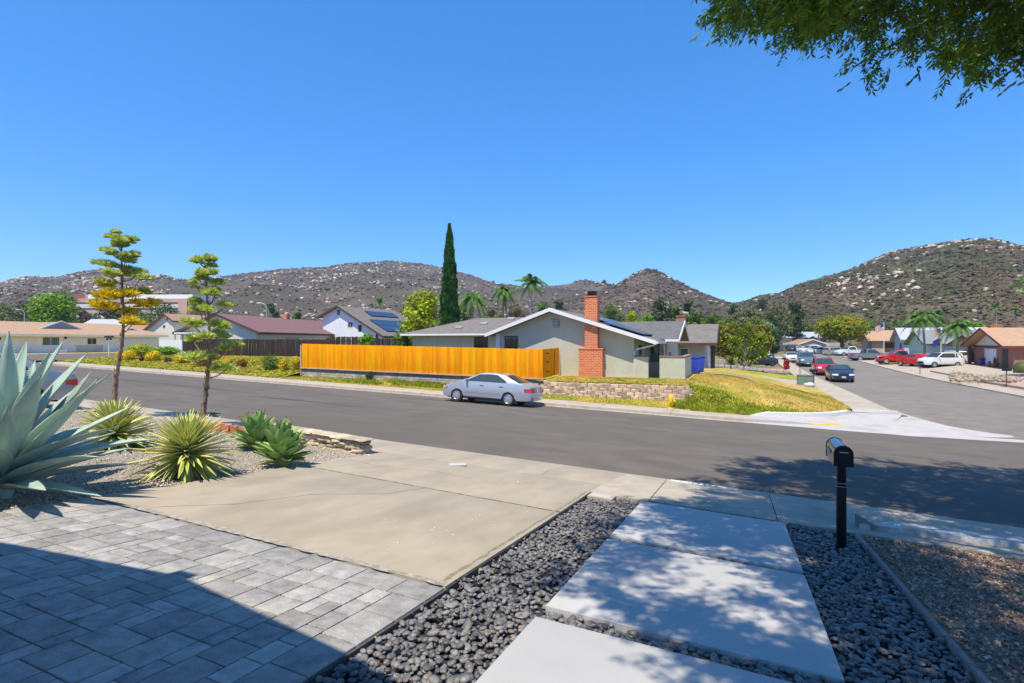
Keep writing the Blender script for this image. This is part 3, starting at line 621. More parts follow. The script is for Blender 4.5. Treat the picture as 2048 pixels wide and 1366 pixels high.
def window(fr, parent, face, a0, a1, z0, z1, pos, frame=None, glass=None, panes=2, shutters=None, sill=False):
    frame = frame or trim_white; glass = glass or glass_dark
    w = facade(fr, face, a0, a1, z0, z1, -0.06, 0.025, pos).part('window', frame, parent)
    m = 0.06; pw = (a1 - a0 - m * (panes + 1)) / panes
    for i in range(panes):
        p0 = a0 + m + i * (pw + m)
        facade(fr, face, p0, p0 + pw, z0 + m, z1 - m, -0.02, 0.032, pos).part('pane', glass, w)
    if sill: facade(fr, face, a0 - 0.1, a1 + 0.1, z0 - 0.1, z0 - 0.004, -0.02, 0.12, pos).part('sill', frame, w)
    if shutters:
        for q0, q1 in ((a0 - 0.55, a0 - 0.04), (a1 + 0.04, a1 + 0.55)): facade(fr, face, q0, q1, z0 - 0.05, z1 + 0.05, -0.02, 0.04, pos).part('shutter', shutters, parent)
    return w
def door(fr, parent, face, a0, a1, z0, z1, pos, mat, name='door', rows=0):
    d = facade(fr, face, a0, a1, z0, z1, -0.05, 0.02, pos).part(name, mat, parent)
    if rows:
        h = (z1 - z0) / rows
        for i in range(rows): facade(fr, face, a0 + 0.06, a1 - 0.06, z0 + i*h + 0.03, z0 + (i+1)*h - 0.03, -0.02, 0.035, pos).part('panel', mat, d, bevel=0.01)
    else: facade(fr, face, a1 - 0.16, a1 - 0.1, (z0+z1)/2 - 0.1, (z0+z1)/2, -0.01, 0.07, pos).part('handle', metal_grey, d)
    return d
def gable_house(name, label, o, rot, L_, D, wh, pitch, wall, roof, trim, ov=0.5, ove=0.5, hip=(0, 0), base=-0.6, group=None, cat='house', chim=None):
    """ridge runs along local x; eaves at y=0 (front) and y=D; gables at x=0 and x=L_; hip = (left, right) run of a hipped end."""
    fr = Frame(o, rot); h = thing(name, label, cat, o, 0, group); rise = pitch * D / 2
    mb = MB(); P = lambda *a: fr(*a)
    vs = [P(0,0,base), P(L_,0,base), P(L_,D,base), P(0,D,base), P(0,0,wh), P(L_,0,wh), P(L_,D,wh), P(0,D,wh), P(0,D/2,wh+rise), P(L_,D/2,wh+rise)]
    fs = [(0,1,5,4), (2,3,7,6)]
    fs += [(3,0,4,8,7)] if not hip[0] else [(3,0,4,7)]
    fs += [(1,2,6,9,5)] if not hip[1] else [(1,2,6,5)]
    mb.add(vs, fs).part('wall', wall, h)
    th = 0.16; zr = wh + rise + 0.12; ze = wh + 0.12 - pitch * ove; x0, x1 = -ov, L_ + ov; rx0, rx1 = x0 + hip[0], x1 - hip[1]
    rf = MB()
    for y in (-ove, D + ove): rf.slab([P(x0, y, ze), P(x1, y, ze), P(rx1, D/2, zr), P(rx0, D/2, zr)], th)
    if hip[0]: rf.slab([P(x0, -ove, ze), P(x0, D + ove, ze), P(rx0, D/2, zr)], th)
    if hip[1]: rf.slab([P(x1, -ove, ze), P(x1, D + ove, ze), P(rx1, D/2, zr)], th)
    r = rf.part('roof', roof, h)
    fb = MB()                                   # fascia and barge boards stand proud of the roof edge
    for y, sg in ((-ove, -1), (D + ove, 1)):
        a, b = sorted((y + 0.003 * sg, y + 0.05 * sg)); fb.add(*_bx(fr, x0, x1, a, b, ze - th - 0.04, ze + 0.015))
    for x, sg, hp in ((x0, -1, hip[0]), (x1, 1, hip[1])):
        for y in (-ove, D + ove):
            if hp: continue
            fb.ext([P(x + 0.004*sg, y, ze - th - 0.05), P(x + 0.004*sg, D/2, zr - th - 0.05), P(x + 0.004*sg, D/2, zr + 0.02), P(x + 0.004*sg, y, ze + 0.02)], P(x + 0.05*sg, 0, 0) - P(x + 0.004*sg, 0, 0))
        if hp: a, b = sorted((x + 0.003 * sg, x + 0.05 * sg)); fb.add(*_bx(fr, a, b, -ove, D + ove, ze - th - 0.04, ze + 0.015))
    fb.part('fascia', trim, h)
    if chim:
        cx, cy, cw, cd, ctop, cm = chim
        ch = wbox(fr, cx, cx + cw, cy, cy + cd, wh * 0.5, ctop).part('chimney', cm, h)
        wbox(fr, cx - 0.05, cx + cw + 0.05, cy - 0.05, cy + cd + 0.05, ctop, ctop + 0.1).part('chimney_cap', cm, ch)
    return h, fr
def _bx(fr, x0, x1, y0, y1, z0, z1): m = wbox(fr, x0, x1, y0, y1, z0, z1); return m.v, m.f

# ------------------------------------------------------------------ the sage green corner house
mh = thing('corner_house', 'sage green stucco house with white trim, grey shingle roof and red brick chimney', 'house', (-10, 36, 1.4))
I = Frame((0, 0, 0), 0)
AT, AZ = -10.35, 5.5                     # gable apex
zl = lambda t: AZ - 0.355 * (AT - t); zr_ = lambda t: AZ - 0.317 * (t - AT)
wl_ = MB()
wl_.ext([(-14.05, 31, 1.0), (-5.45, 31, 1.0), (-5.45, 31, zr_(-5.45) - 0.14), (AT, 31, AZ - 0.14), (-14.05, 31, zl(-14.05) - 0.14)], (0, 13, 0)).part('wall', stucco_sage, mh)
wbox(I, -24.0, -14.06, 36.4, 44.6, 1.0, 4.05).part('wall', stucco_sage, mh)
wbox(I, -5.44, -4.05, 35.0, 41.5, 0.8, 3.62).part('wall', stucco_sage, mh)
MB().ext([(-4.06, 35.0, 3.62), (-4.06, 41.5, 3.62), (-4.06, 38.2, 4.62)], (0.05, 0, 0)).part('gable_end', stucco_sage, mh)
rfm = MB(); f0, f1 = 30.36, 44.6
rfm.slab([(AT, f0, AZ), (-4.15, f0, zr_(-4.15)), (-4.15, 36, zr_(-4.15)), (-5.2, 37.2, zr_(-5.2)), (-5.2, f1, zr_(-5.2)), (AT, f1, AZ)], 0.15)
rfm.slab([(AT, f0, AZ), (-14.6, f0, zl(-14.6)), (-14.6, f1, zl(-14.6)), (AT, f1, AZ)], 0.15)
roofA = rfm.part('roof', roof_grey, mh)
rw = MB(); ez = 4.12                        # left wing, hipped
rw.slab([(-24.5, 35.6, ez), (-13.2, 35.6, ez), (-13.2, 40.6, 5.47), (-20.4, 40.6, 5.47)], 0.14)
rw.slab([(-24.5, 45.4, ez), (-13.2, 45.4, ez), (-13.2, 40.6, 5.47), (-20.4, 40.6, 5.47)], 0.14)
rw.slab([(-24.5, 35.6, ez), (-24.5, 45.4, ez), (-20.4, 40.6, 5.47)], 0.14)
roofB = rw.part('roof', roof_grey, mh)
rs = MB()                                   # right wing with the gable to the side street
rs.slab([(-9.6, 34.3, 3.66), (-3.3, 34.3, 3.66), (-3.3, 38.2, 4.9), (-9.6, 38.2, 4.9)], 0.14)
rs.slab([(-9.6, 42.1, 3.66), (-3.3, 42.1, 3.66), (-3.3, 38.2, 4.9), (-9.6, 38.2, 4.9)], 0.14)
roofC = rs.part('roof', roof_slate, mh)
roofC['label'] = 'slate grey shingle roof over the side wing'
bb = MB()
bb.ext([(AT, f0 - 0.004, AZ + 0.02), (-14.62, f0 - 0.004, zl(-14.62) + 0.02), (-14.62, f0 - 0.004, zl(-14.62) - 0.2), (AT, f0 - 0.004, AZ - 0.2)], (0, -0.05, 0))
bb.ext([(AT, f0 - 0.004, AZ + 0.02), (-4.12, f0 - 0.004, zr_(-4.12) + 0.02), (-4.12, f0 - 0.004, zr_(-4.12) - 0.2), (AT, f0 - 0.004, AZ - 0.2)], (0, -0.05, 0))
bb.part('barge_board', trim_white, mh)
wbox(I, -24.55, -14.7, 35.48, 35.59, ez - 0.16, ez - 0.02).part('gutter', trim_white, mh)
wbox(I, -4.14, -4.02, f0, 34.28, zr_(-4.15) - 0.16, zr_(-4.15) - 0.02).part('gutter', trim_white, mh)
wbox(I, -4.1, -3.26, 34.18, 34.29, 3.5, 3.64).part('gutter', trim_white, mh)
b2 = MB()
for y0 in (34.3, 42.1): b2.ext([(-3.296, y0, 3.69), (-3.296, 38.2, 4.93), (-3.296, 38.2, 4.7), (-3.296, y0, 3.46)], (0.05, 0, 0))
b2.part('barge_board', trim_white, mh)
for i in range(4):                            # boards under the gable overhang
    z0 = 3.66 + i * 0.25; MB().ext([(-3.98, 38.2 - 3.0 + i * .75, z0), (-3.98, 38.2 + 3.0 - i * .75, z0), (-3.98, 38.2 + 2.4 - i * .75, z0 + 0.2), (-3.98, 38.2 - 2.4 + i * .75, z0 + 0.2)], (0.05, 0, 0)).part('board', stucco_cream, mh)
def down(p): MB().tube(p, 0.045, 8).part('downspout', trim_white, mh, smooth=True)
down([(-4.2, 30.6, 3.42), (-4.3, 30.75, 3.3), (-5.3, 30.93, 3.05), (-5.42, 30.93, 2.9), (-5.42, 30.93, 1.35)])
down([(-13.4, 35.5, 4.0), (-13.3, 35.3, 3.8), (-13.15, 35.1, 3.3), (-13.15, 35.1, 2.2)])
down([(-4.2, 34.3, 3.5), (-4.25, 34.6, 3.3), (-4.25, 34.92, 3.0), (-4.25, 34.92, 1.6)])
wbox(I, -14.12, -13.86, 30.9, 30.99, 1.4, zl(-14) - 0.2).part('corner_post', trim_white, mh)
window(I, mh, 'f', -13.55, -12.65, 2.95, 3.85, 31, iron_m, glass_dark, 2)
window(I, mh, 'f', -18.45, -17.3, 2.9, 3.85, 36.4, iron_m, glass_dark, 2)
window(I, mh, 'f', -5.1, -4.55, 2.2, 3.35, 35.0, iron_m, glass_teal, 1)
window(I, mh, 'r', 35.5, 36.9, 1.9, 2.9, -4.05, trim_white, glass_dark, 2)
door(I, mh, 'r', 32.6, 33.6, 1.4, 3.3, -5.45, door_dark)
wbox(I, -4.98, -4.9, 34.9, 34.99, 2.75, 3.1).part('porch_lamp', metal_black, mh)
vt = wbox(I, AT + 0.02, AT + 0.42, 30.93, 30.995, 4.35, 4.85).part('gable_vent', trim_grey, mh)
for i in range(5): wbox(I, AT + 0.05, AT + 0.39, 30.90, 30.935, 4.39 + i * 0.09, 4.43 + i * 0.09).part('slat', stucco_sage, vt)
chm = wbox(I, -8.58, -7.17, 30.5, 30.99, 1.1, 3.04).part('chimney', brick_red, mh)
wbox(I, -8.62, -7.13, 30.47, 30.995, 3.04, 3.12).part('shoulder', brick_red, chm)
wbox(I, -8.23, -7.47, 30.53, 31.1, 3.10, 6.1).part('chimney_stack', brick_red, chm)
wbox(I, -8.27, -7.43, 30.49, 31.14, 6.1, 6.17).part('chimney_crown', brick_red, chm)
wbox(I, -8.08, -7.62, 30.62, 31.0, 6.17, 6.45).part('chimney_cap', metal_black, chm)
for i, (t, s) in enumerate(((-18.9, 38.4), (-20.5, 37.2), (-15.4, 39.9), (-17.2, 39.9), (-14.9, 37.5))):
    z = ez + (s - 35.6) * 0.27; MB().ext([(t, s - 0.15, z - 0.02), (t + 0.6, s - 0.15, z - 0.02), (t + 0.6, s + 0.15, z + 0.16), (t, s + 0.15, z + 0.16)], (0, 0, 0.05)).part('roof_vent', trim_grey, mh)
MB().tube([(-15.1, 38.6, 4.8), (-15.1, 38.6, 5.15)], 0.05).part('vent_pipe', metal_grey, mh)
for i in range(6):                            # solar panels on the right slope, on rails just above the shingles
    for j in range(1):
        s0 = 31.0 + i * 1.72; a, b = -8.9 if i > 0 else -7.2, -5.0
        sp = MB().slab([(a, s0, zr_(a) + 0.16), (b, s0, zr_(b) + 0.16), (b, s0 + 1.66, zr_(b) + 0.16), (a, s0 + 1.66, zr_(a) + 0.16)], 0.05).part('solar_panel', solar_m, mh)
        MB().slab([(a + .3, s0 + .3, zr_(a + .3) + 0.1), (b - .3, s0 + .3, zr_(b - .3) + 0.1), (b - .3, s0 + .36, zr_(b - .3) + 0.1), (a + .3, s0 + .36, zr_(a + .3) + 0.1)], 0.1).part('rail', metal_black, sp)
# courtyard wall with brick cap and iron gate
cw = thing('courtyard_wall', 'sage stucco courtyard wall with brick cap before the front door', 'wall', (-4, 31, 1.3))
wbox(I, -5.43, -4.62, 30.86, 31.06, 0.9, 2.62).part('wall_panel', stucco_sage, cw)
wbox(I, -3.98, -2.62, 30.66, 30.86, 0.9, 2.60).part('wall_panel', stucco_sage, cw)
wbox(I, -2.82, -2.62, 30.865, 35.0, 0.7, 2.60).part('wall_panel', stucco_sage, cw)
nb = 0
for (x0, x1, y0, y1, al) in ((-5.43, -4.62, 30.83, 31.09, 0), (-4.0, -2.6, 30.63, 30.89, 0), (-2.85, -2.59, 30.895, 35.0, 1)):
    n = int(((x1 - x0) if not al else (y1 - y0)) / 0.105)
    for i in range(n):
        if not al: wbox(I, x0 + i*0.105 + .004, x0 + (i+1)*0.105 - .004, y0, y1, 2.625, 2.70).part('brick', brick_far, cw)
        else: wbox(I, x0, x1, y0 + i*0.105 + .004, y0 + (i+1)*0.105 - .004, 2.625, 2.70).part('brick', brick_far, cw)
gt = thing('courtyard_gate', 'black iron bar gate in the sage courtyard wall', 'gate', (-4.3, 30.9, 1.3))
for i in range(7): wbox(I, -4.60 + i * 0.1, -4.58 + i * 0.1, 30.9, 30.92, 1.3, 2.45).part('bar', iron_m, gt)
for z in (1.42, 2.36): wbox(I, -4.61, -3.98, 30.895, 30.925, z, z + 0.04).part('rail', iron_m, gt)
# ------------------------------------------------------------------ retaining wall of rough blocks, block wall, fences
block_tan = M('split_face_block', (0.58, 0.43, 0.30), 0.95, 0.22, 7, bump=1.0, bscale=18, objr=0.16)
block_grey = M('slump_block', (0.47, 0.42, 0.345), 0.95, 0.15, 5, bump=0.6, bscale=30, objr=0.16, stain=((0.30, 0.26, 0.21), 1.5, 0.5, 0.7))
mortar_m = M('mortar', (0.40, 0.32, 0.25), 0.95, 0.1, 8)
rwl = thing('retaining_wall', 'tan rough block retaining wall below the corner house lawn', 'wall', (-5.7, 27.2, 0.6))
bmesh_ = []
for k in range(4):
    m = MB().box(-0.2, 0.2, -0.11, 0.11, -0.094, 0.094).mesh('block', bevel=0.03)
    for v in m.vertices: v.co += Vector((0, rng.normal(0, 0.012) - (0.03 if abs(v.co.x) < 0.18 and v.co.y < 0 else 0), rng.normal(0, 0.006)))
    bmesh_.append(m)
def wall_top(t): return 1.40 if t < -3.2 else lerp(1.40, 1.18, sm(-3.2, -1.9, t))
for j in range(4):
    for i in range(20):
        t = -9.6 + i * 0.405 + (0.2 if j % 2 else 0)
        z = 0.66 + j * 0.19
        if z + 0.09 > wall_top(t) + 0.06 or t > -1.75 - 0.25 * j: continue
        piece(bmesh_[(i * 7 + j * 3) % 4], 'block', rwl, Matrix.Translation(Vector((t, 27.2 + 0.03 * j + random.uniform(-.012, .012), z)) - POS[rwl]) @ Matrix.Rotation(random.uniform(-.04, .04), 4, 'Z'), block_tan)
MB().box(-9.8, -2.0, 27.22, 27.4, 0.4, 1.2).part('wall_core', mortar_m, rwl)
bwall = thing('block_wall', 'low grey concrete block wall under the orange fence', 'wall', (-18, 28, 0.8))
t0, t1 = -27.3, -9.95
def wb(t): return lerp(1.05, 0.62, (t - t0) / (t1 - t0))          # base of wall
def fb_(t): return lerp(1.73, 1.45, (t - t0) / (t1 - t0))         # foot of the boards
sh = (1.45 - 1.73) / (t1 - t0)
bl = MB().box(-0.2, 0.2, -0.09, 0.09, -0.085, 0.085).mesh('block', bevel=0.01)
for j in range(4):
    for i in range(43):
        t = t0 + 0.2 + i * 0.41 + (0.2 if j % 2 else 0); z = fb_(t) - 0.33 - j * 0.18
        if t > t1 - 0.15 or z < wb(t) - 0.3: continue
        piece(bl, 'block', bwall, Matrix.Translation(Vector((t, 28.06, z)) - POS[bwall]) @ Matrix.Rotation(-math.atan(sh), 4, 'Y'), block_grey)
capm = M('shaded_cap_block', (0.20, 0.18, 0.16), 0.95, 0.2, 6, bump=0.5)  # dark colour paints in the shaded band below the kick board
cb_ = MB().box(-0.197, 0.197, -0.1, 0.1, -0.07, 0.07).mesh('cap_block', bevel=0.01)
for i in range(42):
    t = t0 + 0.2 + i * 0.41; piece(cb_, 'cap_block', bwall, Matrix.Translation(Vector((t, 28.07, fb_(t) - 0.155)) - POS[bwall]) @ Matrix.Rotation(-math.atan(sh), 4, 'Y'), capm)
MB().ext([(t0, 28.0, wb(t0) - .5), (t1, 28.0, wb(t1) - .5), (t1, 28.0, fb_(t1) - .1), (t0, 28.0, fb_(t0) - .1)], (0, 0.12, 0)).part('wall_core', mortar_m, bwall)
wood_orange = M('stained_cedar', (0.86, 0.335, 0.004), 0.8, 0.10, 3.0, bump=0.3, bscale=20, objr=0.13, stretch=(9, 9, 0.5), hue=0.010, spec=0.05, stain=((0.76, 0.22, 0.003), 1.2, 0.5, 0.75))
wood_pale = M('pale_timber', (0.50, 0.36, 0.24), 0.85, 0.1, 4)
wood_dark = M('weathered_dark_fence', (0.050, 0.032, 0.024), 0.85, 0.3, 2.5, bump=0.5, bscale=20, objr=0.35, stretch=(7, 7, 0.6), stain=((0.12, 0.095, 0.08), 1.2, 0.58, 0.78))
of = thing('board_fence', 'bright orange stained board fence on the block wall', 'fence', (-18, 28, 1.6))
bd = MB().box(-0.0675, 0.0675, -0.010, 0.010, 0, 1.61).mesh('board', bevel=0.004)
nb = int((t1 - t0) / 0.14) + 1
for i in range(nb):
    t = t0 + 0.07 + i * 0.14
    piece(bd, 'board', of, Matrix.Translation(Vector((t, 28.0 + random.uniform(-.006, .006), fb_(t) + 0.012)) - POS[of]) @ Matrix.Rotation(random.uniform(-.004, .004), 4, 'Y') @ Matrix.Diagonal((1, 1, random.uniform(0.992, 1.006), 1)), wood_orange)
for i in range(21):
    s = 28.03 + i * 0.14
    z = 1.45 + 0.02 * i * 0.14
    piece(bd, 'board', of, Matrix.Translation(Vector((t1 + 0.02, s, z + 0.012)) - POS[of]) @ Matrix.Rotation(R(90), 4, 'Z'), wood_orange)
for z in (0.25, 0.85, 1.35): MB().ext([(t0, 28.02, fb_(t0) + z), (t1, 28.02, fb_(t1) + z), (t1, 28.02, fb_(t1) + z + .09), (t0, 28.02, fb_(t0) + z + .09)], (0, 0.04, 0)).part('rail', wood_orange, of)
MB().ext([(t0 - .1, 27.86, fb_(t0) - .05), (t1 + .1, 27.86, fb_(t1) - .05), (t1 + .1, 27.86, fb_(t1) + .008), (t0 - .1, 27.86, fb_(t0) + .008)], (0, 0.22, 0)).part('kick_board', wood_pale, of)
for i in range(8):
    t = t0 + 0.3 + i * 2.4; wbox(I, t - .045, t + .045, 28.07, 28.16, fb_(t) - .3, fb_(t) + 1.55).part('post', wood_orange, of)
wbox(I, t0 - .12, t0 - .02, 27.95, 28.05, 1.2, 3.28).part('end_post', wood_pale, of)
for z in (1.75, 2.3, 2.8): wbox(I, t1 + 0.03, t1 + 0.06, 28.6, 28.95, z, z + 0.06).part('hinge', metal_black, of)
for s in (30.0,): wbox(I, t1 + 0.032, t1 + 0.05, s, s + 0.03, 1.5, 3.0).part('gap', dark_m, of)
# dark weathered fences
def dark_fence(label, pts, hfn, w=0.15):
    f = thing('dark_board_fence', label, 'fence', (*pts[0], hfn(0)[0]), 0, 'dark weathered board fences'); m = MB().box(-w/2 + .004, w/2 - .004, -0.01, 0.01, 0, 1).mesh('board')
    tot = sum(math.dist(a, b) for a, b in zip(pts, pts[1:])); run = 0
    for a, b in zip(pts, pts[1:]):
        Ls = math.dist(a, b); n = int(Ls / w); ang = math.atan2(b[1] - a[1], b[0] - a[0])
        for i in range(n):
            q = (run + (i + .5) * w) / tot; x, y = lerp(a[0], b[0], (i + .5) / n), lerp(a[1], b[1], (i + .5) / n); z0, z1 = hfn(q)
            piece(m, 'board', f, Matrix.Translation(Vector((x, y, z0)) - POS[f]) @ Matrix.Rotation(ang, 4, 'Z') @ Matrix.Rotation(random.uniform(-.012, .012), 4, 'Y') @ Matrix.Diagonal((1, 1, (z1 - z0) * random.uniform(.975, 1.01), 1)), wood_dark)
        run += Ls
        o = Vector((-math.sin(ang), math.cos(ang), 0)) * 0.02
        for k in (0.25, 0.8): MB().ext([Vector((*a, lerp(*hfn(run / tot - Ls / tot), k))) + o, Vector((*b, lerp(*hfn(run / tot), k))) + o, Vector((*b, lerp(*hfn(run / tot), k) + .08)) + o, Vector((*a, lerp(*hfn(run / tot - Ls / tot), k) + .08)) + o], o * 2).part('rail', wood_dark, f)
    return f
a = at_d(365, 700, 50); b = at_d(606, 700, 50); c = at_d(668, 690, 47)
dark_fence('long dark weathered board fence behind the planted bank', [(a.x, a.y), (b.x, b.y), (c.x, c.y)], lambda q: (1.95, lerp(3.76, 3.68, q)))
a = at_d(664, 690, 47); b = at_d(800, 690, 47)
dark_fence('dark weathered board fence behind the orange fence', [(a.x, a.y), (b.x, b.y)], lambda q: (1.9, 3.93 if q < .42 else 3.78))
# white vinyl fence by the two-storey house
wf = thing('white_fence', 'short white panel fence left of the dark fence', 'fence', tuple(at_d(335, 705, 52)))
a = at_d(318, 679, 53); b = at_d(364, 678, 51); 
for i in range(6):
    p, q = a.lerp(b, i / 6), a.lerp(b, (i + .96) / 6); MB().ext([(p.x, p.y, 1.9), (q.x, q.y, 1.9), (q.x, q.y, 3.66), (p.x, p.y, 3.66)], (0.02, 0.05, 0)).part('panel', trim_white, wf)
# ------------------------------------------------------------------ neighbouring houses on the far block
# maroon roofed house
p = at_d(514, 690, 52.5); ra = R(103)
h, fr = gable_house('neighbour_house', 'long single storey cream house with maroon shingle roof', (p.x, p.y, 1.9), ra, 25, 8.4, 2.62, 0.39, stucco_cream, roof_maroon, trim_brown, ov=0.5, ove=0.6, hip=(0, 4.0))
window(fr, h, 'f', 4.6, 7.4, 1.2, 2.15, 0, trim_white, glass_teal, 2); window(fr, h, 'f', 13.0, 15.0, 1.2, 2.1, 0, trim_white, glass_teal, 2)
window(fr, h, 'l', 3.9, 4.5, 3.1, 3.8, 0, trim_brown, glass_dark, 1)
door(fr, h, 'l', 4.2, 7.6, 0, 2.2, 0, door_white, 'garage_door', 4)
facade(fr, 'l', 3.4, 8.2, 2.35, 2.5, 0, 1.2, 0).part('awning', trim_white, h)
wbox(fr, 11.2, 11.9, 4.0, 4.6, 3.6, 4.9).part('chimney', brick_red, h)
def saltbox(name, label, s0, ln, ta, za, tl, zl_, tr, zr2, base, wall, roof, trim, ins=.5):
    """gable to the main street at y = s0; apex at (ta, za), eaves at (tl, zl_) and (tr, zr2)."""
    h = thing(name, label, 'house', (ta, s0, base)); sl = (za - zl_) / (ta - tl); sr = (za - zr2) / (tr - ta)
    wl2, wr2 = tl + ins, tr - ins
    MB().ext([(wl2, s0, base - .6), (wr2, s0, base - .6), (wr2, s0, zr2 + sr * ins - .14), (ta, s0, za - .14), (wl2, s0, zl_ + sl * ins - .14)], (0, ln, 0)).part('wall', wall, h)
    r = MB(); f0 = s0 - .5; r.slab([(ta, f0, za), (tr, f0, zr2), (tr, s0 + ln + .5, zr2), (ta, s0 + ln + .5, za)], .16); r.slab([(ta, f0, za), (tl, f0, zl_), (tl, s0 + ln + .5, zl_), (ta, s0 + ln + .5, za)], .16); r.part('roof', roof, h)
    b = MB()
    for (t2, z2) in ((tl, zl_), (tr, zr2)): b.ext([(ta, f0 - .004, za + .02), (t2, f0 - .004, z2 + .02), (t2, f0 - .004, z2 - .24), (ta, f0 - .004, za - .24)], (0, -.06, 0))
    b.ext([(tr + .004, f0, zr2 + .01), (tr + .004, s0 + ln + .5, zr2 + .01), (tr + .004, s0 + ln + .5, zr2 - .22), (tr + .004, f0, zr2 - .22)], (.06, 0, 0)); b.part('barge_board', trim, h)
    return h, (lambda t: za - sr * (t - ta))
# white two storey with solar panels
h, zz = saltbox('neighbour_house', 'white two storey house with black solar panels on its grey roof', 52.6, 11.0, -45.3, 7.95, -48.4, 6.6, -38.4, 4.15, 1.9, stucco_white, roof_grey, trim_brown)
for (ta_, tb_, sa_, n_) in ((-42.0, -40.7, 54.2, 5), (-40.65, -39.35, 54.2, 5), (-44.2, -43.0, 56.0, 4)):
    for i in range(n_):
        s0 = sa_ + i * 1.5; MB().slab([(ta_, s0, zz(ta_) + .14), (tb_, s0, zz(tb_) + .14), (tb_, s0 + 1.46, zz(tb_) + .14), (ta_, s0 + 1.46, zz(ta_) + .14)], .05).part('solar_panel', solar_m, h)
window(I, h, 'f', -44.0, -43.2, 5.2, 5.9, 52.6, trim_white, glass_dark, 2); window(I, h, 'f', -42.4, -41.9, 4.7, 5.5, 52.6, trim_brown, glass_dark, 1); window(I, h, 'f', -45.6, -45.2, 6.8, 7.4, 52.6, trim_brown, glass_dark, 1)
wbox(I, -39.6, -39.45, 52.3, 52.5, 1.9, 4.4).part('corner_post', trim_brown, h)
# cream two storey with a balcony
k_ = 95 / 75
h, zz = saltbox('neighbour_house', 'cream two storey house with brown roof and balcony behind the bank', 50.3 * k_, 12, -73.8 * k_, 3.5 + 3.93 * k_, -78.9 * k_, 3.5 + 1.3 * k_, -71.9 * k_, 3.5 + 2.88 * k_, 1.9, stucco_cream, roof_brown, trim_brown, .35)
s0 = 50.3 * k_; ta_ = -73.8 * k_
window(I, h, 'f', ta_ - .9, ta_ - .3, 5.9, 6.4, s0, trim_brown, glass_dark, 1); wbox(I, ta_ + .1, ta_ + .35, s0 - .05, s0 - .005, 7.2, 7.9).part('gable_vent', trim_brown, h)
tr_ = -71.9 * k_ - .35
window(I, h, 'r', s0 + 2.2, s0 + 5.6, 5.0, 6.4, tr_, trim_brown, glass_dark, 2)
wbox(I, tr_, tr_ + 1.2, s0 + .3, s0 + 11, 3.7, 4.9).part('balcony', stucco_cream, h)
MB().ext([(tr_ + .04, s0 + 4 + 1.5 * math.cos(R(a)), 2.1 + 1.2 * math.sin(R(a))) for a in range(0, 181, 20)], (.06, 0, 0)).part('arched_window', glass_dark, h)
# long white ranch house across the corner
rh = thing('ranch_house', 'long low white ranch house with tan hipped roof behind a golden lawn', 'house', (-88, 48, 1.9))
X0 = -88.0
def sat(u, v): return at_t(u, v, X0)
s0, s1 = sat(-30, 690).y, sat(318, 690).y
wbox(I, X0 - 9, X0, s0, s1, 1.4, 4.35).part('wall', stucco_white, rh)
ez, rz = 4.5, 6.3
def roofq(fr_, s_a, s_b, hipa, hipb, x_e, x_r, ez, rz):
    m = MB(); m.slab([(x_e, s_a, ez), (x_e, s_b, ez), (x_r, s_b - hipb, rz), (x_r, s_a + hipa, rz)], 0.15)
    m.slab([(2*x_r - x_e, s_a, ez), (2*x_r - x_e, s_b, ez), (x_r, s_b - hipb, rz), (x_r, s_a + hipa, rz)], 0.15)
    if hipb: m.slab([(x_e, s_b, ez), (2*x_r - x_e, s_b, ez), (x_r, s_b - hipb, rz)], 0.15)
    if hipa: m.slab([(x_e, s_a, ez), (2*x_r - x_e, s_a, ez), (x_r, s_a + hipa, rz)], 0.15)
    return m
roofq(None, s0 - .6, s1 + 1.0, 0, 5.0, X0 + 0.9, X0 - 4.5, ez, rz).part('roof', roof_tan, rh)
wbox(I, X0 + 0.905, X0 + 0.97, s0 - .6, s1 + 1.0, ez - 0.3, ez + 0.02).part('fascia', trim_white, rh)
for (ua, ub, uc) in ((92, 136, 178), (255, 275, 298)):                      # little false gables on the roof
    a, b, c = sat(ua, 660).y, sat(ub, 650).y, sat(uc, 660).y; zt = 6.35 if ua < 200 else 5.55; zb = 5.2 if ua < 200 else 4.95
    g = MB().ext([(X0 - 1.6, a, zb), (X0 - 1.6, c, zb), (X0 - 1.6, b, zt)], (-2.6, 0, 0)).part('false_gable', trim_grey, rh)
    for q in (a, c): MB().ext([(X0 - 1.58, q, zb - .02), (X0 - 1.58, b, zt), (X0 - 1.58, b, zt + .16), (X0 - 1.58, q + (q - b) * .12, zb - .02)], (0.12, 0, 0)).part('barge_board', trim_white, g)
def rw_(u0, u1, v0, v1, **k): a, b = sat(u0, v1), sat(u1, v0); return window(I, rh, 'r', a.y, b.y, a.z, b.z, X0, **k)
rw_(84, 119, 674, 691, frame=trim_white, glass=glass_teal, panes=2, sill=True)
rw_(174, 193, 676, 689, frame=trim_white, glass=glass_dark, panes=2, shutters=trim_white, sill=True)
rw_(15, 22, 673, 683, glass=glass_dark, panes=1); rw_(-2, 3, 673, 681, glass=glass_dark, panes=1)
a, b = sat(76, 694), sat(126, 672); facade(I, 'r', a.y, b.y, a.z, b.z, -.05, 0.02, X0).part('window_surround', trim_white, rh)
a, b = sat(136, 703), sat(152, 674); door(I, rh, 'r', a.y, b.y, 1.9, b.z, X0, door_white)
a, b = sat(228, 705), sat(300, 678); door(I, rh, 'r', a.y, b.y, 1.9, 4.0, X0, stucco_white, 'garage_door', 4)
stone_white = brick_mat('pale_stone_veneer', (0.62, 0.58, 0.52), (0.54, 0.50, 0.45), (0.44, 0.42, 0.4), bw=0.5, bh=0.16)
a, b = sat(153, 704), sat(205, 694); facade(I, 'r', a.y, b.y, 1.8, 2.9, 0.0, 0.1, X0).part('stone_veneer', stone_white, rh)
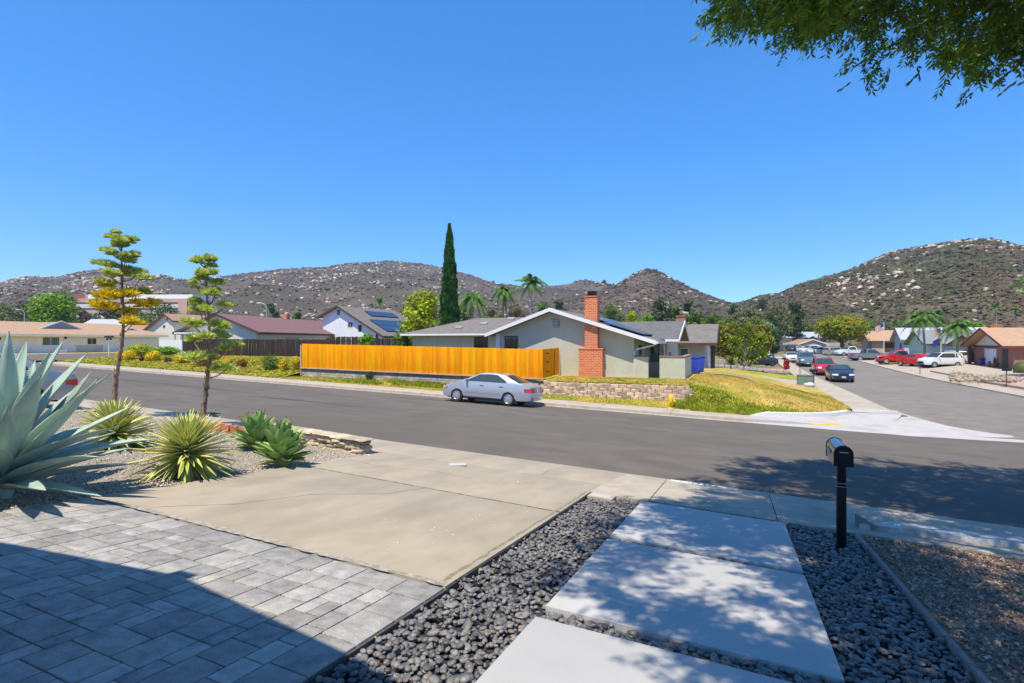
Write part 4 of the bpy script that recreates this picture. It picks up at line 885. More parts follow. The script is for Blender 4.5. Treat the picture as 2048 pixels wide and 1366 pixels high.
a, b = sat(62, 704), sat(136, 694); facade(I, 'r', a.y, b.y, 1.8, 2.7, 0.0, 0.1, X0).part('stone_veneer', stucco_white, rh)
a = sat(129, 678); wbox(I, X0, X0 + .15, a.y, a.y + .2, a.z, a.z + .35).part('lamp', metal_black, rh)
pl_ = MB(); a = sat(112, 700); wbox(I, X0 + .4, X0 + .9, a.y, a.y + .9, 1.9, 2.35).part('air_conditioner', trim_white, rh)
pc = at_d(219, 700, 84); tagprops(MB().lathe([(0.75, 0), (0.75, 0.12), (0.65, 0.15), (0.65, 1.0), (0.8, 1.05), (0.8, 1.15), (0.6, 1.2), (0.6, 1.65)], 12, (pc.x, pc.y, 1.9)).part('stone_pillar', trim_white), 'white tiered masonry pillar on the ranch house lawn', 'pillar')
# houses behind the ranch house
p = at_d(152, 690, 112); h, fr = gable_house('background_house', 'white house with grey brown low gable behind the ranch house', (p.x, p.y, 2.2), R(40), 13, 11, 3.2, 0.3, stucco_white, roof_brown, trim_brown)
p = at_d(158, 690, 126); h, fr = gable_house('background_house', 'house with pale whitish roof seen over the ranch house', (p.x, p.y, 2.6), R(24), 20, 9, 4.2, 0.45, stucco_white, roof_pale, trim_white)
p = at_d(-40, 690, 118); h, fr = gable_house('background_house', 'white house with dark roof at the far left behind the ranch house', (p.x, p.y, 2.2), R(25), 9, 11, 2.9, 0.32, stucco_white, roof_slate, trim_brown)
# office building on the slope
ob = thing('office_building', 'long low office building with pink and cream bands below the hill', 'building', tuple(at_d(250, 640, 250)))
def oband(u0, u1, v0, v1, d, mat, nm, th=18): 
    a, b = at_d(u0, v1, d), at_d(u1, v0, d); n = Vector((ST * -1, CT, 0)); MB().ext([(a.x, a.y, a.z), (b.x, b.y, a.z), (b.x, b.y, b.z), (a.x, a.y, b.z)], n * th).part(nm, mat, ob)
pinkm = M('pink_concrete', (0.56, 0.36, 0.28), 0.9, 0.05, 0.3); redm = M('red_brick_far', (0.34, 0.10, 0.09), 0.9, 0.1, 0.5)
oband(148, 176, 588, 612, 252, redm, 'end_block'); oband(170, 385, 589, 597, 252, trim_white, 'parapet')
for (v0, v1, m_, nm) in ((597, 604.5, pinkm, 'spandrel'), (604.5, 608, glass_dark, 'window_band'), (608, 616, stucco_cream, 'spandrel'), (616, 620, glass_dark, 'window_band'), (620, 627, pinkm, 'spandrel'), (627, 631, glass_dark, 'window_band'), (631, 650, stucco_cream, 'spandrel')):
    oband(152 if v0 > 597 else 156, 380, v0, v1, 250, m_, nm)
oband(356, 374, 597, 650, 249, pinkm, 'stair_tower', 6); oband(374, 381, 597, 650, 249.5, redm, 'end_wall', 6)
# second house on the side street, with brown trim
p = at_d(1378, 700, 50)
h, fr = gable_house('neighbour_house', 'beige house with grey roof and dark brown trim next to the corner house', (-11.0, 46.5, 0.95), 0, 8.6, 7.6, 2.6, 0.36, stucco_pink, roof_grey, trim_brown, ov=0.9, ove=0.8, chim=(6.0, 3.0, 0.8, 1.0, 4.75, brick_far))
wbox(fr, 9.0, 9.25, 0.0, 0.25, -0.6, 2.5).part('porch_post', trim_brown, h); wbox(fr, 9.0, 9.25, 2.4, 2.65, -0.6, 2.5).part('porch_post', trim_brown, h)
wbox(fr, 8.55, 9.3, -0.3, 0.3, -0.65, -0.25).part('post_base', trim_grey, h)
door(fr, h, 'r', 3.0, 6.5, -0.2, 2.1, 8.6, door_white, 'garage_door', 4); window(fr, h, 'f', 6.6, 7.3, 1.3, 2.0, 0, trim_white, glass_teal, 1)
# ------------------------------------------------------------------ houses on the right of the side street (gables to the street)
def rhouse(label, t, sa, sb, base, wh, pitch, depth, wall, roof, trim, ov=0.6, ridge='t', chim=None, name='street_house'):
    # ridge perpendicular to the side street: local x along +t, gable end at t, spans s from sa to sb
    return gable_house(name, label, (t, sa, base), 0, depth, sb - sa, wh, pitch, wall, roof, trim, ov=ov, ove=0.5, chim=chim)
h, fr = rhouse('brick house with tan roof, maroon eaves and white garage door', 26.0, 70.0, 80.0, 0.55, 2.55, 0.36, 14, brick_far, roof_tan, trim_maroon, ov=1.1)
MB().ext([fr(-0.02, 0.5, 2.5), fr(-0.02, 9.5, 2.5), fr(-0.02, 5, 4.15)], (-0.06, 0, 0)).part('gable_panel', stucco_cream, h)
wbox(fr, -0.12, 0, 0.0, 10.0, 2.3, 2.5).part('beam', trim_maroon, h)
door(fr, h, 'l', 4.0, 7.0, 0, 2.15, 0, door_white, 'garage_door', 4); wbox(fr, -0.03, 0.1, 1.3, 2.6, 0, 2.2).part('entry', door_dark, h)
wbox(fr, -0.6, -0.3, 9.7, 10, -0.3, 2.4).part('porch_post', trim_maroon, h)
h, fr = rhouse('low house with brown tan roof, dark garage door and brick chimneys', 27.5, 81.5, 91.5, 0.6, 2.5, 0.22, 12, stucco_tan, roof_brown, trim_brown, chim=(2.0, 4.0, 1.0, 1.2, 4.9, brick_red))
door(fr, h, 'l', 1.0, 4.8, 0, 2.1, 0, door_dark, 'garage_door', 4)
wbox(fr, 4.0, 5.0, 2.0, 3.0, 2.6, 4.6).part('chimney', brick_red, h)
h, fr = rhouse('grey blue house with wide blue grey roof and arched dark doorway', 26.0, 97.0, 106.0, 0.75, 2.5, 0.42, 16, stucco_blue, roof_bluegrey, trim_brown)
door(fr, h, 'l', 2.8, 6.2, 0, 2.1, 0, stucco_blue, 'garage_door', 4); wbox(fr, -0.02, 0.1, 1.0, 1.6, 0.8, 1.9).part('window', glass_dark, h)
m_ = MB(); m_.ext([fr(5.2 + 1.5 * math.cos(R(a)) * 1.0, -0.05, 0.55 + 1.35 * math.sin(R(a))) for a in range(0, 181, 15)], (0, 0.2, 0)).part('arched_doorway', M('arched_wood', (0.16, 0.085, 0.03), 0.7, 0.2, 4), h)
window(fr, h, 'f', 8.6, 10.4, 0.6, 2.0, 0, trim_brown, glass_dark, 2); window(fr, h, 'f', 12, 13.6, 0.6, 2.0, 0, trim_white, glass_dark, 2)
h, fr = rhouse('tall narrow pale blue house with silvery roof', 26.5, 111.0, 117.0, 0.9, 3.1, 0.6, 13, stucco_blue, roof_pale, trim_grey)
window(fr, h, 'l', 1.2, 2.6, 0.6, 2.4, 0, trim_white, glass_dark, 1)
h, fr = rhouse('tan house with tan shingle roof and maroon eaves beside the round tree', 24.0, 122, 131, 1.1, 2.6, 0.4, 12, stucco_tan, roof_tan, trim_maroon, ov=0.8)
door(fr, h, 'f', 2.0, 4.6, 0, 2.2, 0, trim_brown, 'garage_door', 4); window(fr, h, 'f', 6.2, 8.6, 0.8, 2.0, 0, trim_white, glass_dark, 2)
# houses at the end of the side street
p = at_d(1652, 700, 122); h, fr = gable_house('street_house', 'grey garage house with orange brown roof at the end of the side street', (p.x, p.y, 1.0), TH + R(80), 9, 5.6, 1.95, 0.36, stucco_tan, roof_brown, trim_white, ov=0.3, ove=.35)
door(fr, h, 'l', 1.2, 4.6, 0, 1.8, 0, door_white, 'garage_door', 4)
p = at_d(1566, 690, 150); h, fr = gable_house('hillside_house', 'long beige house with pale hipped roof on the rise at the street end', (p.x, p.y, 2.5), TH, 17, 9, 2.3, 0.3, stucco_tan, roof_pale, trim_white, hip=(4, 4), base=-2.5)
window(fr, h, 'f', 2.5, 4.0, 0.8, 1.9, 0, trim_white, glass_dark, 2); window(fr, h, 'f', 8, 9.5, 0.8, 1.9, 0, trim_white, glass_dark, 2); window(fr, h, 'f', 10.4, 12.2, 0.8, 1.9, 0, trim_white, glass_dark, 3); door(fr, h, 'f', 6, 7.1, 0, 2.2, 0, trim_brown)
bankw = MB(); a, b = at_d(1560, 700, 140), at_d(1612, 700, 140); bankw.ext([(a.x, a.y, 0.4), (b.x, b.y, 0.4), (b.x, b.y, 2.6), (a.x, a.y, 2.6)], Vector((-ST, CT, 0)) * 9)
tagprops(bankw.part('garden_terrace', stucco_tan), 'tan terrace wall below the beige house at the street end', 'wall')
for (u, d, w, lab, wm, rm, b0) in ((1775, 150, 11, 'white house with pale roof seen behind the flagpole', stucco_white, roof_pale, 2.4), (1840, 140, 14, 'far house with brown roof behind the blue grey house', stucco_tan, roof_brown, 2.2),
                                  (1905, 112, 10, 'far grey house with dark gabled roof between brick house and palms', trim_grey, roof_slate, 2.2), (1795, 128, 7, 'small far house with red brick chimney', stucco_white, roof_brown, 1.9)):
    p = at_d(u, 690, d); h, fr = gable_house('background_house', lab, (p.x, p.y, b0), TH + R(10), w, 9, 2.7, 0.35, wm, rm, trim_white, chim=(w * .6, 3, 1.2, 1.2, 5.0, brick_red) if 'chimney' in lab else None)
    window(fr, h, 'f', 1.5, 3.0, 1.0, 2.0, 0, trim_white, glass_dark, 2)
# the house whose gable shades the pavers
gh = thing('garage_house', 'pale stucco house with gabled garage facing the paver driveway', 'house', (-4.33, -3, 1.8))
ga, gz, gm = 0.92, 6.02, 0.335
MB().ext([(-7.6, 0.35, 1.2), (-2.05, 0.35, 1.2), (-2.05, 0.35, gz - .2 - gm * 2.28), (-4.33, 0.35, gz - .2), (-7.6, 0.35, gz - .2 - gm * 3.27)], (0, -8, 0)).part('wall', stucco_cream, gh)
gr_ = MB(); gr_.slab([(-4.33, ga, gz), (-1.75, ga, gz - gm * 2.58), (-1.75, -8, gz - gm * 2.58), (-4.33, -8, gz)], 0.16); gr_.slab([(-4.33, ga, gz), (-8.1, ga, gz - gm * 3.77), (-8.1, -8, gz - gm * 3.77), (-4.33, -8, gz)], 0.16)
gr_.part('roof', roof_grey, gh)
wbox(I, -4.43, -4.23, ga - 1, ga + 0.13, gz - 0.3, gz - 0.12).part('ridge_beam', trim_white, gh)
door(I, gh, 'b', -6.7, -2.6, 1.75, 4.0, 0.35, door_white, 'garage_door', 4)
# ------------------------------------------------------------------ hills
hill_brown = M('chaparral_hill', (0.118, 0.088, 0.064), 0.95, 0.3, 0.022, bump=1.0, bscale=0.25, stain=((0.066, 0.060, 0.036), 0.012, 0.42, 0.62))
hill_green = M('green_hill', (0.100, 0.094, 0.046), 0.95, 0.3, 0.03, bump=1.0, bscale=0.25, stain=((0.150, 0.100, 0.066), 0.014, 0.46, 0.64))
rock_m = M('granite_boulder', (0.46, 0.375, 0.285), 0.95, 0.15, 0.15, island=0.3, bump=0.5, bscale=1)
scrub_a = M('dry_scrub', (0.092, 0.070, 0.046), 0.95, 0.2, 0.1, island=0.45, hue=0.03)
scrub_b = M('green_scrub', (0.070, 0.071, 0.031), 0.95, 0.2, 0.1, island=0.4, hue=0.03, stain=((0.105, 0.072, 0.048), 0.016, 0.46, 0.62))
def interp(pts, u):
    if u <= pts[0][0]: return pts[0][1]
    for (a, va), (b, vb) in zip(pts, pts[1:]):
        if u <= b: f = (u - a) / (b - a); return va + (vb - va) * f
    return pts[-1][1]
Vr, Fr = ico(1)
Vo = np.array([(1, 0, 0), (0, 1, 0), (-1, 0, 0), (0, -1, 0), (.1, .1, 1), (.7, .7, .55), (-.7, .7, .5), (-.7, -.7, .55), (.7, -.7, .5)]); Fo = np.array([(0, 5, 4), (5, 1, 4), (1, 6, 4), (6, 2, 4), (2, 7, 4), (7, 3, 4), (3, 8, 4), (8, 0, 4), (0, 1, 5), (1, 2, 6), (2, 3, 7), (3, 0, 8)])
def hill(label_b, label_s, crest, R0, R1, mat, nrock, nscrub, smat, seed, rockp, amp=7.0, zbase=-1.0, power=0.85, rs=(1.2, 4.2)):
    us = lin(crest[0][0], crest[-1][0], 170); fs = lin(0, 1.25, 44)
    def pt(u, f):
        X = (u - 1024) / 1069; nrm = math.hypot(X, 1); a, b, _ = ray(u, 0); d = (a / nrm, b / nrm)
        H = 3.5 + (683 - interp(crest, u)) / 1069 * (R1 / nrm) - zbase
        r = R0 + (R1 - R0) * f; p = Vector((d[0] * r, d[1] * r, 0))
        g = f ** power if f <= 1 else max(0, 1 - (f - 1) * 1.1)
        q = (p.x * 0.008, p.y * 0.008, seed); nz_ = mnoise.fractal(q, 1.0, 2.0, 5)
        sp = mnoise.noise((p.x * 0.016 + seed, p.y * 0.016, 2.2))
        z = zbase + H * g + nz_ * amp * (0.35 + math.sin(min(1, f) * math.pi)) * min(1, H / 40) + sp * amp * 1.2 * math.sin(min(1, f) * math.pi) * min(1, H / 40)
        return (p.x, p.y, z)
    tagprops(strip('hill', pt, us, fs, mat), kind='structure')
    def sc_(n, size, prob, asp, nm, m_, lab, cat, sub):
        P, S = [], []; tries = 0
        while len(P) < n and tries < n * 30:
            tries += 1; u = random.uniform(max(-80, us[0]), min(2130, us[-1])); f = random.random() ** 0.9 * 1.0 + 0.01
            p = pt(u, f); v = 683 - (p[2] - 3.5) / math.hypot(p[0], p[1]) * 1069
            if prob(u, f, p) < random.random(): continue
            k = size[0] + (size[1] - size[0]) * random.random() ** 2.6; k *= (.5 + .5 * min(1, f)) if R0 < 200 else (.8 + .2 * min(1, f)); P.append(p); S.append((k * random.uniform(.8, 1.5), k * random.uniform(.8, 1.3), k * random.uniform(*asp)))
        if P: tagprops(link(scatter(nm, np.array(P), np.array(S), *((Vr, Fr) if sub else (Vo, Fo)), 0.5, not sub, 0.16), nm, m_), lab, cat, kind='stuff')
    sc_(nrock, rs, rockp, (0.5, 0.95), 'boulders', rock_m, label_b, 'boulders', 1)
    sc_(int(nscrub * 1.9), (.4, 1.75), lambda u, f, p: 1, (0.5, 0.85), 'scrub', smat, label_s, 'scrub', 0)
    return pt
def clus(seed, k, lo, hi): return lambda u, f, p: sm(lo, hi, mnoise.fractal((p[0] * k, p[1] * k, seed), 1, 2, 3))
crA = [(-420, 622), (-150, 600), (0, 570), (50, 556), (110, 556), (160, 545), (200, 541), (240, 548), (300, 556), (320, 550), (375, 560), (440, 553), (480, 551), (560, 540), (620, 535), (650, 535), (700, 527), (770, 521), (840, 527), (900, 540), (960, 557), (985, 568), (1050, 573), (1100, 572), (1150, 569), (1190, 567), (1230, 570), (1300, 585), (1400, 600), (1500, 622), (1600, 650)]
hill('pale boulders strewn over the long brown hill', 'dry scrub over the long brown hill', crA, 300, 900, hill_brown, 6800, 17000, scrub_a, 3.1, lambda u, f, p: .13 + 1.1 * clus(1.7, 0.014, 0.12, 0.62)(u, f, p), amp=9, rs=(.45, 2.4))
crB = [(930, 668), (1000, 640), (1100, 606), (1180, 588), (1230, 572), (1260, 553), (1285, 540), (1298, 537), (1312, 540), (1330, 550), (1350, 561), (1390, 580), (1430, 597), (1480, 612), (1560, 645), (1640, 668)]
hill('pale boulders on the pointed cone hill', 'scrub over the pointed cone hill', crB, 210, 560, hill_brown, 420, 7000, scrub_a, 8.4, lambda u, f, p: clus(4.1, 0.02, 0.0, 0.5)(u, f, p) + (0.5 if f > .82 and 1240 < u < 1350 else 0), amp=5, rs=(.4, 2.2))
crC = [(1330, 668), (1400, 640), (1440, 613), (1490, 606), (1520, 595), (1560, 590), (1600, 571), (1650, 555), (1700, 540), (1745, 519), (1775, 506), (1800, 500), (1850, 492), (1900, 483), (1950, 478), (1990, 478), (2020, 485), (2060, 494), (2200, 530), (2420, 610)]
def pC(u, f, p):
    a = math.exp(-((u - 1745) / 75) ** 2 - ((f - .50) / .12) ** 2) * 1.0 + math.exp(-((u - 1790) / 70) ** 2 - ((f - .93) / .05) ** 2) * .7 + math.exp(-((u - 1950) / 90) ** 2 - ((f - .97) / .05) ** 2) * .9 + math.exp(-((u - 1960) / 60) ** 2 - ((f - .74) / .04) ** 2) * .5 + math.exp(-((u - 1800) / 40) ** 2 - ((f - .33) / .06) ** 2) * .5
    return min(1, a) * (0.35 + 0.65 * sm(-0.1, 0.35, mnoise.fractal((p[0] * .03, p[1] * .03, 6), 1, 2, 3))) + 0.012
hill('pale rock outcrops on the green hill right of the street', 'green scrub over the right hand hill', crC, 175, 520, hill_green, 700, 20000, scrub_b, 5.5, pC, amp=5, rs=(.4, 2.4))
# ------------------------------------------------------------------ leaf materials
def leafm(name, col, **k): return M(name, col, 0.6, 0.25, k.pop('scale', 0.9), island=0.4, hue=k.pop('hue', 0.015), transl=0.22 if name == 'ash_leaf' else 0.3, spec=0.25, **k)
lf_mid = leafm('mid_green_leaf', (0.128, 0.209, 0.030)); lf_bright = leafm('bright_green_leaf', (0.189, 0.365, 0.016)); lf_yel = leafm('yellow_green_leaf', (0.405, 0.472, 0.016))
lf_dark = leafm('dark_green_leaf', (0.051, 0.092, 0.030)); lf_olive = leafm('olive_leaf', (0.162, 0.182, 0.061)); lf_gold = leafm('golden_leaf', (0.800, 0.567, 0.016)); lf_red = leafm('red_leaf', (0.378, 0.095, 0.020), stain=((0.16, 0.16, 0.02), 2.0, .45, .6))
lf_autumn = leafm('bronze_green_leaf', (0.203, 0.230, 0.020), stain=((0.30, 0.17, 0.02), 0.8, .5, .66)); lf_cyp = leafm('cypress_leaf', (0.041, 0.142, 0.027)); lf_brown = leafm('brown_leaf', (0.216, 0.142, 0.081)); lf_oak = leafm('oak_leaf', (0.074, 0.135, 0.041))
lf_round = leafm('round_tree_leaf', (0.257, 0.290, 0.011), stain=((0.30, 0.22, 0.01), 0.6, .5, .66)); lf_palm = leafm('palm_leaf', (0.115, 0.236, 0.041)); lf_ash = leafm('ash_leaf', (0.136, 0.246, 0.026))
bark = M('bark', (0.20, 0.15, 0.11), 0.9, 0.25, 8, bump=0.8, bscale=30, stretch=(3, 3, 0.6)); bark_grey = M('grey_palm_bark', (0.36, 0.31, 0.26), 0.9, 0.15, 6, bump=0.8, bscale=20, stretch=(0.4, 0.4, 6))
def tree(label, u, vtop, vbase, d, wpx, mat, n=1700, leaf=None, name='tree', cat='tree', group=None, zb=None, lobes=7, trunk=True, low=0.18, droop=0.0, seed=None):
    """a tree with its crown where the photo puts it, at depth d; wpx = crown width."""
    rr = random.Random(seed if seed is not None else int(u * 13 + vtop)); k = d / 1069
    top = at_d(u, vtop, d); bot = at_d(u, vbase, d); base = Vector((top.x, top.y, zb if zb is not None else min(bot.z, zground(top.x, top.y) if top.y < 400 else bot.z)))
    H = top.z - base.z; w = wpx * k / 2; c0 = base.z + H * low; ch = top.z - c0; blobs = []
    for i in range(lobes):
        a = i * 2.4 + rr.uniform(0, 1); f = (i + .5) / lobes; r = w * (0.55 * math.sin(math.pi * (0.18 + 0.72 * f)) ** .8) * (0.9 if i else .2)
        br = w * rr.uniform(0.42, 0.62); bz = min(br * rr.uniform(.75, 1.0), ch * .3)
        blobs.append((math.cos(a) * r, math.sin(a) * r, (c0 - base.z) + bz + (ch - 2 * bz) * f, br, br, bz))
    t = thing(name, label, cat, base, 0, group)
    link(foliage('crown', blobs, n, leaf or max(0.055, 2.6 * k), droop=droop, shell=.5), 'crown', mat, t)
    if trunk:
        tb = MB(); tr = max(.06, w * .07); tb.tube([(0, 0, -.3), (tr * .5, 0, H * .25), (0, tr, H * .5), (0, 0, H * .8)], [tr * 1.3, tr, tr * .7, tr * .2], 7)
        for b in blobs[:5]: tb.tube([(0, 0, H * .3), (b[0] * .6, b[1] * .6, b[2] * .75), (b[0], b[1], b[2])], [tr * .5, tr * .3, tr * .1], 5)
        tb.part('trunk', bark, t, local=True, smooth=True)
    return t
tree('bright green dense tree behind the ranch house', 107, 577, 665, 100, 104, lf_bright, 5200, lobes=12, leaf=.28, low=.1)
for (u, vt, vb, d, w, m_, lb) in ((12, 600, 665, 135, 70, lf_olive, 'olive brown tree at the left edge behind the street lamp'), (62, 598, 665, 150, 60, lf_dark, 'dark tree between olive tree and bright dense tree'), (30, 630, 668, 118, 50, lf_olive, 'low olive shrubby tree by the street lamp'),
    (330, 595, 650, 140, 82, lf_oak, 'round dark oak behind the cream two storey house'), (222, 600, 655, 135, 62, lf_dark, 'dark bluish tree behind the taller flower stalk'), (285, 620, 660, 128, 56, lf_mid, 'low green tree left of the cream two storey house'),
    (165, 612, 650, 175, 36, lf_brown, 'brownish bare looking tree beside the office building'), (395, 618, 640, 210, 50, lf_brown, 'brownish tree below the office building end'), (545, 602, 640, 115, 26, lf_oak, 'small dark tree above the maroon roof'), (597, 620, 645, 110, 24, lf_mid, 'small green tree above the maroon roof beside the white gable'),
    (688, 606, 625, 200, 20, lf_olive, 'tiny tree behind the solar panel house ridge'), (930, 600, 645, 100, 44, lf_olive, 'olive bush tree under the drooping palm'), (985, 612, 645, 110, 42, lf_olive, 'olive shrub tree behind the grey roof ridge'), (1030, 606, 640, 120, 50, lf_brown, 'brownish green thicket between the palms'),
    (1090, 600, 640, 125, 44, lf_mid, 'green tree behind the gable of the corner house'), (1120, 596, 640, 130, 36, lf_oak, 'darker tree right above the gable apex'), (1222, 602, 650, 95, 58, lf_mid, 'leafy green tree right of the brick chimney'), (1262, 618, 650, 90, 44, lf_yel, 'yellow green bush behind the slate roof'),
    (1295, 625, 652, 100, 40, lf_bright, 'light green bush beside the large dark tree'), (1325, 588, 655, 105, 62, lf_dark, 'large dark dense tree behind the slate roof'), (1352, 606, 655, 110, 36, lf_mid, 'green tree leaning on the large dark tree'), (1378, 596, 655, 120, 32, lf_oak, 'dark upright tree with ragged top'),
    (1395, 618, 660, 108, 46, lf_mid, 'green tree above the beige house chimney'), (1430, 622, 665, 105, 50, lf_mid, 'green tree above the beige house roof'), (1468, 604, 650, 135, 28, lf_oak, 'dark green conical tree in the gap of the hills'), (1500, 610, 660, 130, 52, lf_olive, 'olive gum tree in the gap of the hills'),
    (1556, 600, 665, 140, 66, lf_olive, 'tall grey olive gum tree left of the round tree'), (1590, 600, 660, 150, 40, lf_dark, 'dark gum tree beside the olive gum tree'), (1590, 650, 685, 165, 50, lf_bright, 'low rounded green tree behind the hillside house'), (1626, 672, 695, 135, 14, lf_oak, 'small dark tree before the hillside house'),
    (1525, 592, 612, 300, 30, lf_oak, 'distant dark grove on the saddle of the hills')):
    tree(lb, u, vt, vb, d, w, m_, 1500 if w > 30 else 800, lobes=8)
tree('large yellow green tree left of the cypress', 843, 574, 700, 52, 88, lf_yel, 4200, leaf=.17, lobes=14, zb=1.9, low=.05)
tree('small bright citrus tree behind the orange fence', 733, 664, 720, 43, 34, lf_bright, 1200, leaf=.10, zb=1.9, low=.25)
tree('small leafy tree behind the orange fence beside the house eave', 803, 661, 720, 43, 42, lf_mid, 1500, leaf=.10, zb=1.9, low=.2)
tree('wide round yellow green shade tree at the street bend', 1682, 627, 706, 104, 108, lf_round, 6500, leaf=.24, lobes=16, low=.30)
tree('bronze and green tree before the beige house', 1458, 640, 738, 66, 62, lf_autumn, 3200, leaf=.17, lobes=11, low=.15)
tree('bronze and green tree next to the yucca clump', 1522, 642, 728, 76, 58, lf_autumn, 3000, leaf=.18, lobes=11, low=.15)
tree('dark green tree behind the yucca clump on the street', 1546, 655, 722, 84, 34, lf_oak, 1500, lobes=8)
tree('bright green bush tree beside the brick house roof', 1957, 640, 690, 95, 38, lf_bright, 1500, lobes=7)
tree('green bush behind the tan house', 1750, 640, 680, 150, 50, lf_mid, 1200); tree('dark green bush behind the blue house flagpole', 1806, 642, 680, 150, 34, lf_oak, 900); tree('yellow green bush by the blue grey house lawn', 1880, 694, 712, 82, 30, lf_yel, 700, leaf=.12, trunk=False)
# many small trees along the foot of the hills
for i in range(46):
    u = -60 + i * 47 + random.uniform(-20, 20); d = random.uniform(160, 230)
    vb = 668; vt = 640 - random.uniform(0, 16) if not 1560 < u < 2048 else 655 - random.uniform(0, 20)
    fm = (lf_olive, lf_mid, lf_oak, lf_brown)[i % 4]; nm = ('olive', 'green', 'dark green', 'brownish')[i % 4]
    tree('%s tree in the belt of trees along the foot of the hills' % nm, u, vt, vb, d, random.uniform(28, 62), fm, 520, lobes=5, trunk=True, group='%s trees along the foot of the hills' % nm, leaf=.55)
for k, (u, vt, w, d, m_, nm) in enumerate(((1205, 630, 46, 118, lf_mid, 'green'), (1245, 634, 40, 112, lf_olive, 'olive'), (1285, 636, 36, 125, lf_mid, 'green'), (1360, 630, 44, 128, lf_olive, 'olive'), (1385, 626, 36, 135, lf_mid, 'green'), (1415, 630, 50, 122, lf_oak, 'dark green'), (1450, 626, 44, 128, lf_mid, 'green'), (1480, 622, 46, 118, lf_olive, 'olive'),
                                     (1515, 628, 50, 112, lf_mid, 'green'), (1540, 622, 40, 135, lf_oak, 'dark green'), (1075, 622, 36, 112, lf_olive, 'olive'), (1140, 620, 40, 120, lf_mid, 'green'), (1620, 640, 40, 180, lf_olive, 'olive'), (1740, 640, 40, 165, lf_mid, 'green'), (1775, 644, 36, 160, lf_olive, 'olive'), (1830, 646, 46, 150, lf_mid, 'green'), (1900, 650, 40, 140, lf_oak, 'dark green'), (640, 636, 40, 130, lf_mid, 'green'), (590, 640, 30, 125, lf_olive, 'olive'))):
    tree('%s garden tree behind the houses, below the belt of hill foot trees' % nm, u, vt, 668, d, w, m_, 900, lobes=7, group='%s garden trees behind the houses' % nm, leaf=.30)
# ridge trees on the skyline
for (u, v, w) in ((838, 524, 14), (862, 528, 10), (1150, 560, 14), (1188, 563, 10), (1208, 558, 16), (1240, 562, 12), (985, 560, 10), (1166, 566, 9), (1220, 566, 9), (1118, 570, 10)):
    tree('small dark tree standing on the skyline of the long brown hill', u, v, v + 16, 880 if u < 1000 else 840, w, lf_dark, 260, lobes=4, group='small trees on the skyline', leaf=1.2)
# ------------------------------------------------------------------ cypress
cp = at_d(899, 640, 55); cyp = thing('cypress', 'tall slender dark green cypress behind the house', 'cypress', (cp.x, cp.y, 1.4)); H = 14.0; n = 15000
f = rng.random(n) ** 0.85; z = f * H; rad = 1.22 * np.clip((1 - f) ** 0.62 * np.minimum(1, (f + .05) * 9), .03, 1) * (0.55 + .45 * np.sqrt(rng.random(n))) ; a = rng.uniform(0, 6.28, n)
rad *= 1 + .12 * np.sin(a * 5 + z * 1.3) + .10 * np.sin(z * 4 + a * 2)
Pp = np.stack([np.cos(a) * rad, np.sin(a) * rad, z + .15], 1); A = np.stack([np.cos(a) * .25, np.sin(a) * .25, np.ones(n)], 1) + rng.normal(0, .25, (n, 3)); A /= np.linalg.norm(A, axis=1, keepdims=True); Bv = np.cross(A, rvec(n)); Bv /= np.linalg.norm(Bv, axis=1, keepdims=True); s_ = rng.uniform(.10, .24, (n, 1))
link(np_mesh('crown', *leaf_quads(Pp, A * s_, Bv * s_ * .45, .2)), 'crown', lf_cyp, cyp); MB().tube([(0, 0, -.3), (0, 0, H * .9)], [.16, .03], 7).part('trunk', bark, cyp, local=True)
# ------------------------------------------------------------------ palms
def frond(mb_, L, droop, az, up, rgn, feather=True, w=.5, n=22):
    d = Vector((math.cos(az), math.sin(az), 0)); q = Vector((-d.y, d.x, 0)); pts = []
    for i in range(n + 1):
        f = i / n; pts.append(d * (L * f * math.cos(up) * (1 - .15 * f * droop)) + Vector((0, 0, L * (math.sin(up) * f - droop * f * f))))
    for i in range(1, n + 1):
        p = pts[i]; tg = (pts[i] - pts[i-1]).normalized(); lw = w * math.sin(math.pi * (.12 + .84 * i / n)) * rgn.uniform(.8, 1.15)
        for sg in (-1, 1):
            tip = p + q * sg * lw * .75 + tg * lw * .45 + Vector((0, 0, -lw * .55)); b = tg * (.04 + .03 * L / 2)
            mb_.add([p - b, p + b, tip], [(0, 1, 2)])
    return pts
def palm(label, u, vtop, vbase, d, crown, n, mat, L, zb=None, w=.5, lean=0.0, trunk_r=.14, droop=.55, name='palm_tree', group=None, bk=None):
    k = d / 1069; top = at_d(u, vtop, d); base = at_d(u + lean, vbase, d); base.z = zb if zb is not None else base.z
    t = thing(name, label, 'palm', base, 0, group); r_ = random.Random(int(u)); tp = Vector((top.x - base.x, top.y - base.y, top.z - base.z))
    MB().tube([(0, 0, -.3), tp * .35 + Vector((.04, 0, 0)), tp * .7, tp], [trunk_r * 1.25, trunk_r, trunk_r * .85, trunk_r * .9], 8).part('trunk', bk or bark_grey, t, local=True, smooth=True)
    for i in range(n):
        mb_ = MB(); az = i * 2.4 + r_.uniform(-.2, .2); f = i / n; up = lerp(1.25, -.25, f) + r_.uniform(-.1, .1)
        pts = frond(mb_, L * r_.uniform(.85, 1.1), droop * r_.uniform(.7, 1.3), az, up, r_, w=w)
        mb_.tube(pts, [.02] * (len(pts) - 1) + [.004], 3)
        mb_.v = [tuple(Vector(v) + tp) for v in mb_.v]; mb_.part('frond', mat, t, local=True)
    return t
palm('drooping green queen palm right of the cypress', 945, 596, 660, 68, 0, 30, lf_palm, 2.9, zb=1.5, droop=1.0, w=.6)
palm('slim queen palm with dark trunk behind the grey roof', 1006, 580, 660, 70, 0, 28, lf_palm, 2.5, zb=1.5, droop=1.0, w=.6, trunk_r=.10, bk=bark)
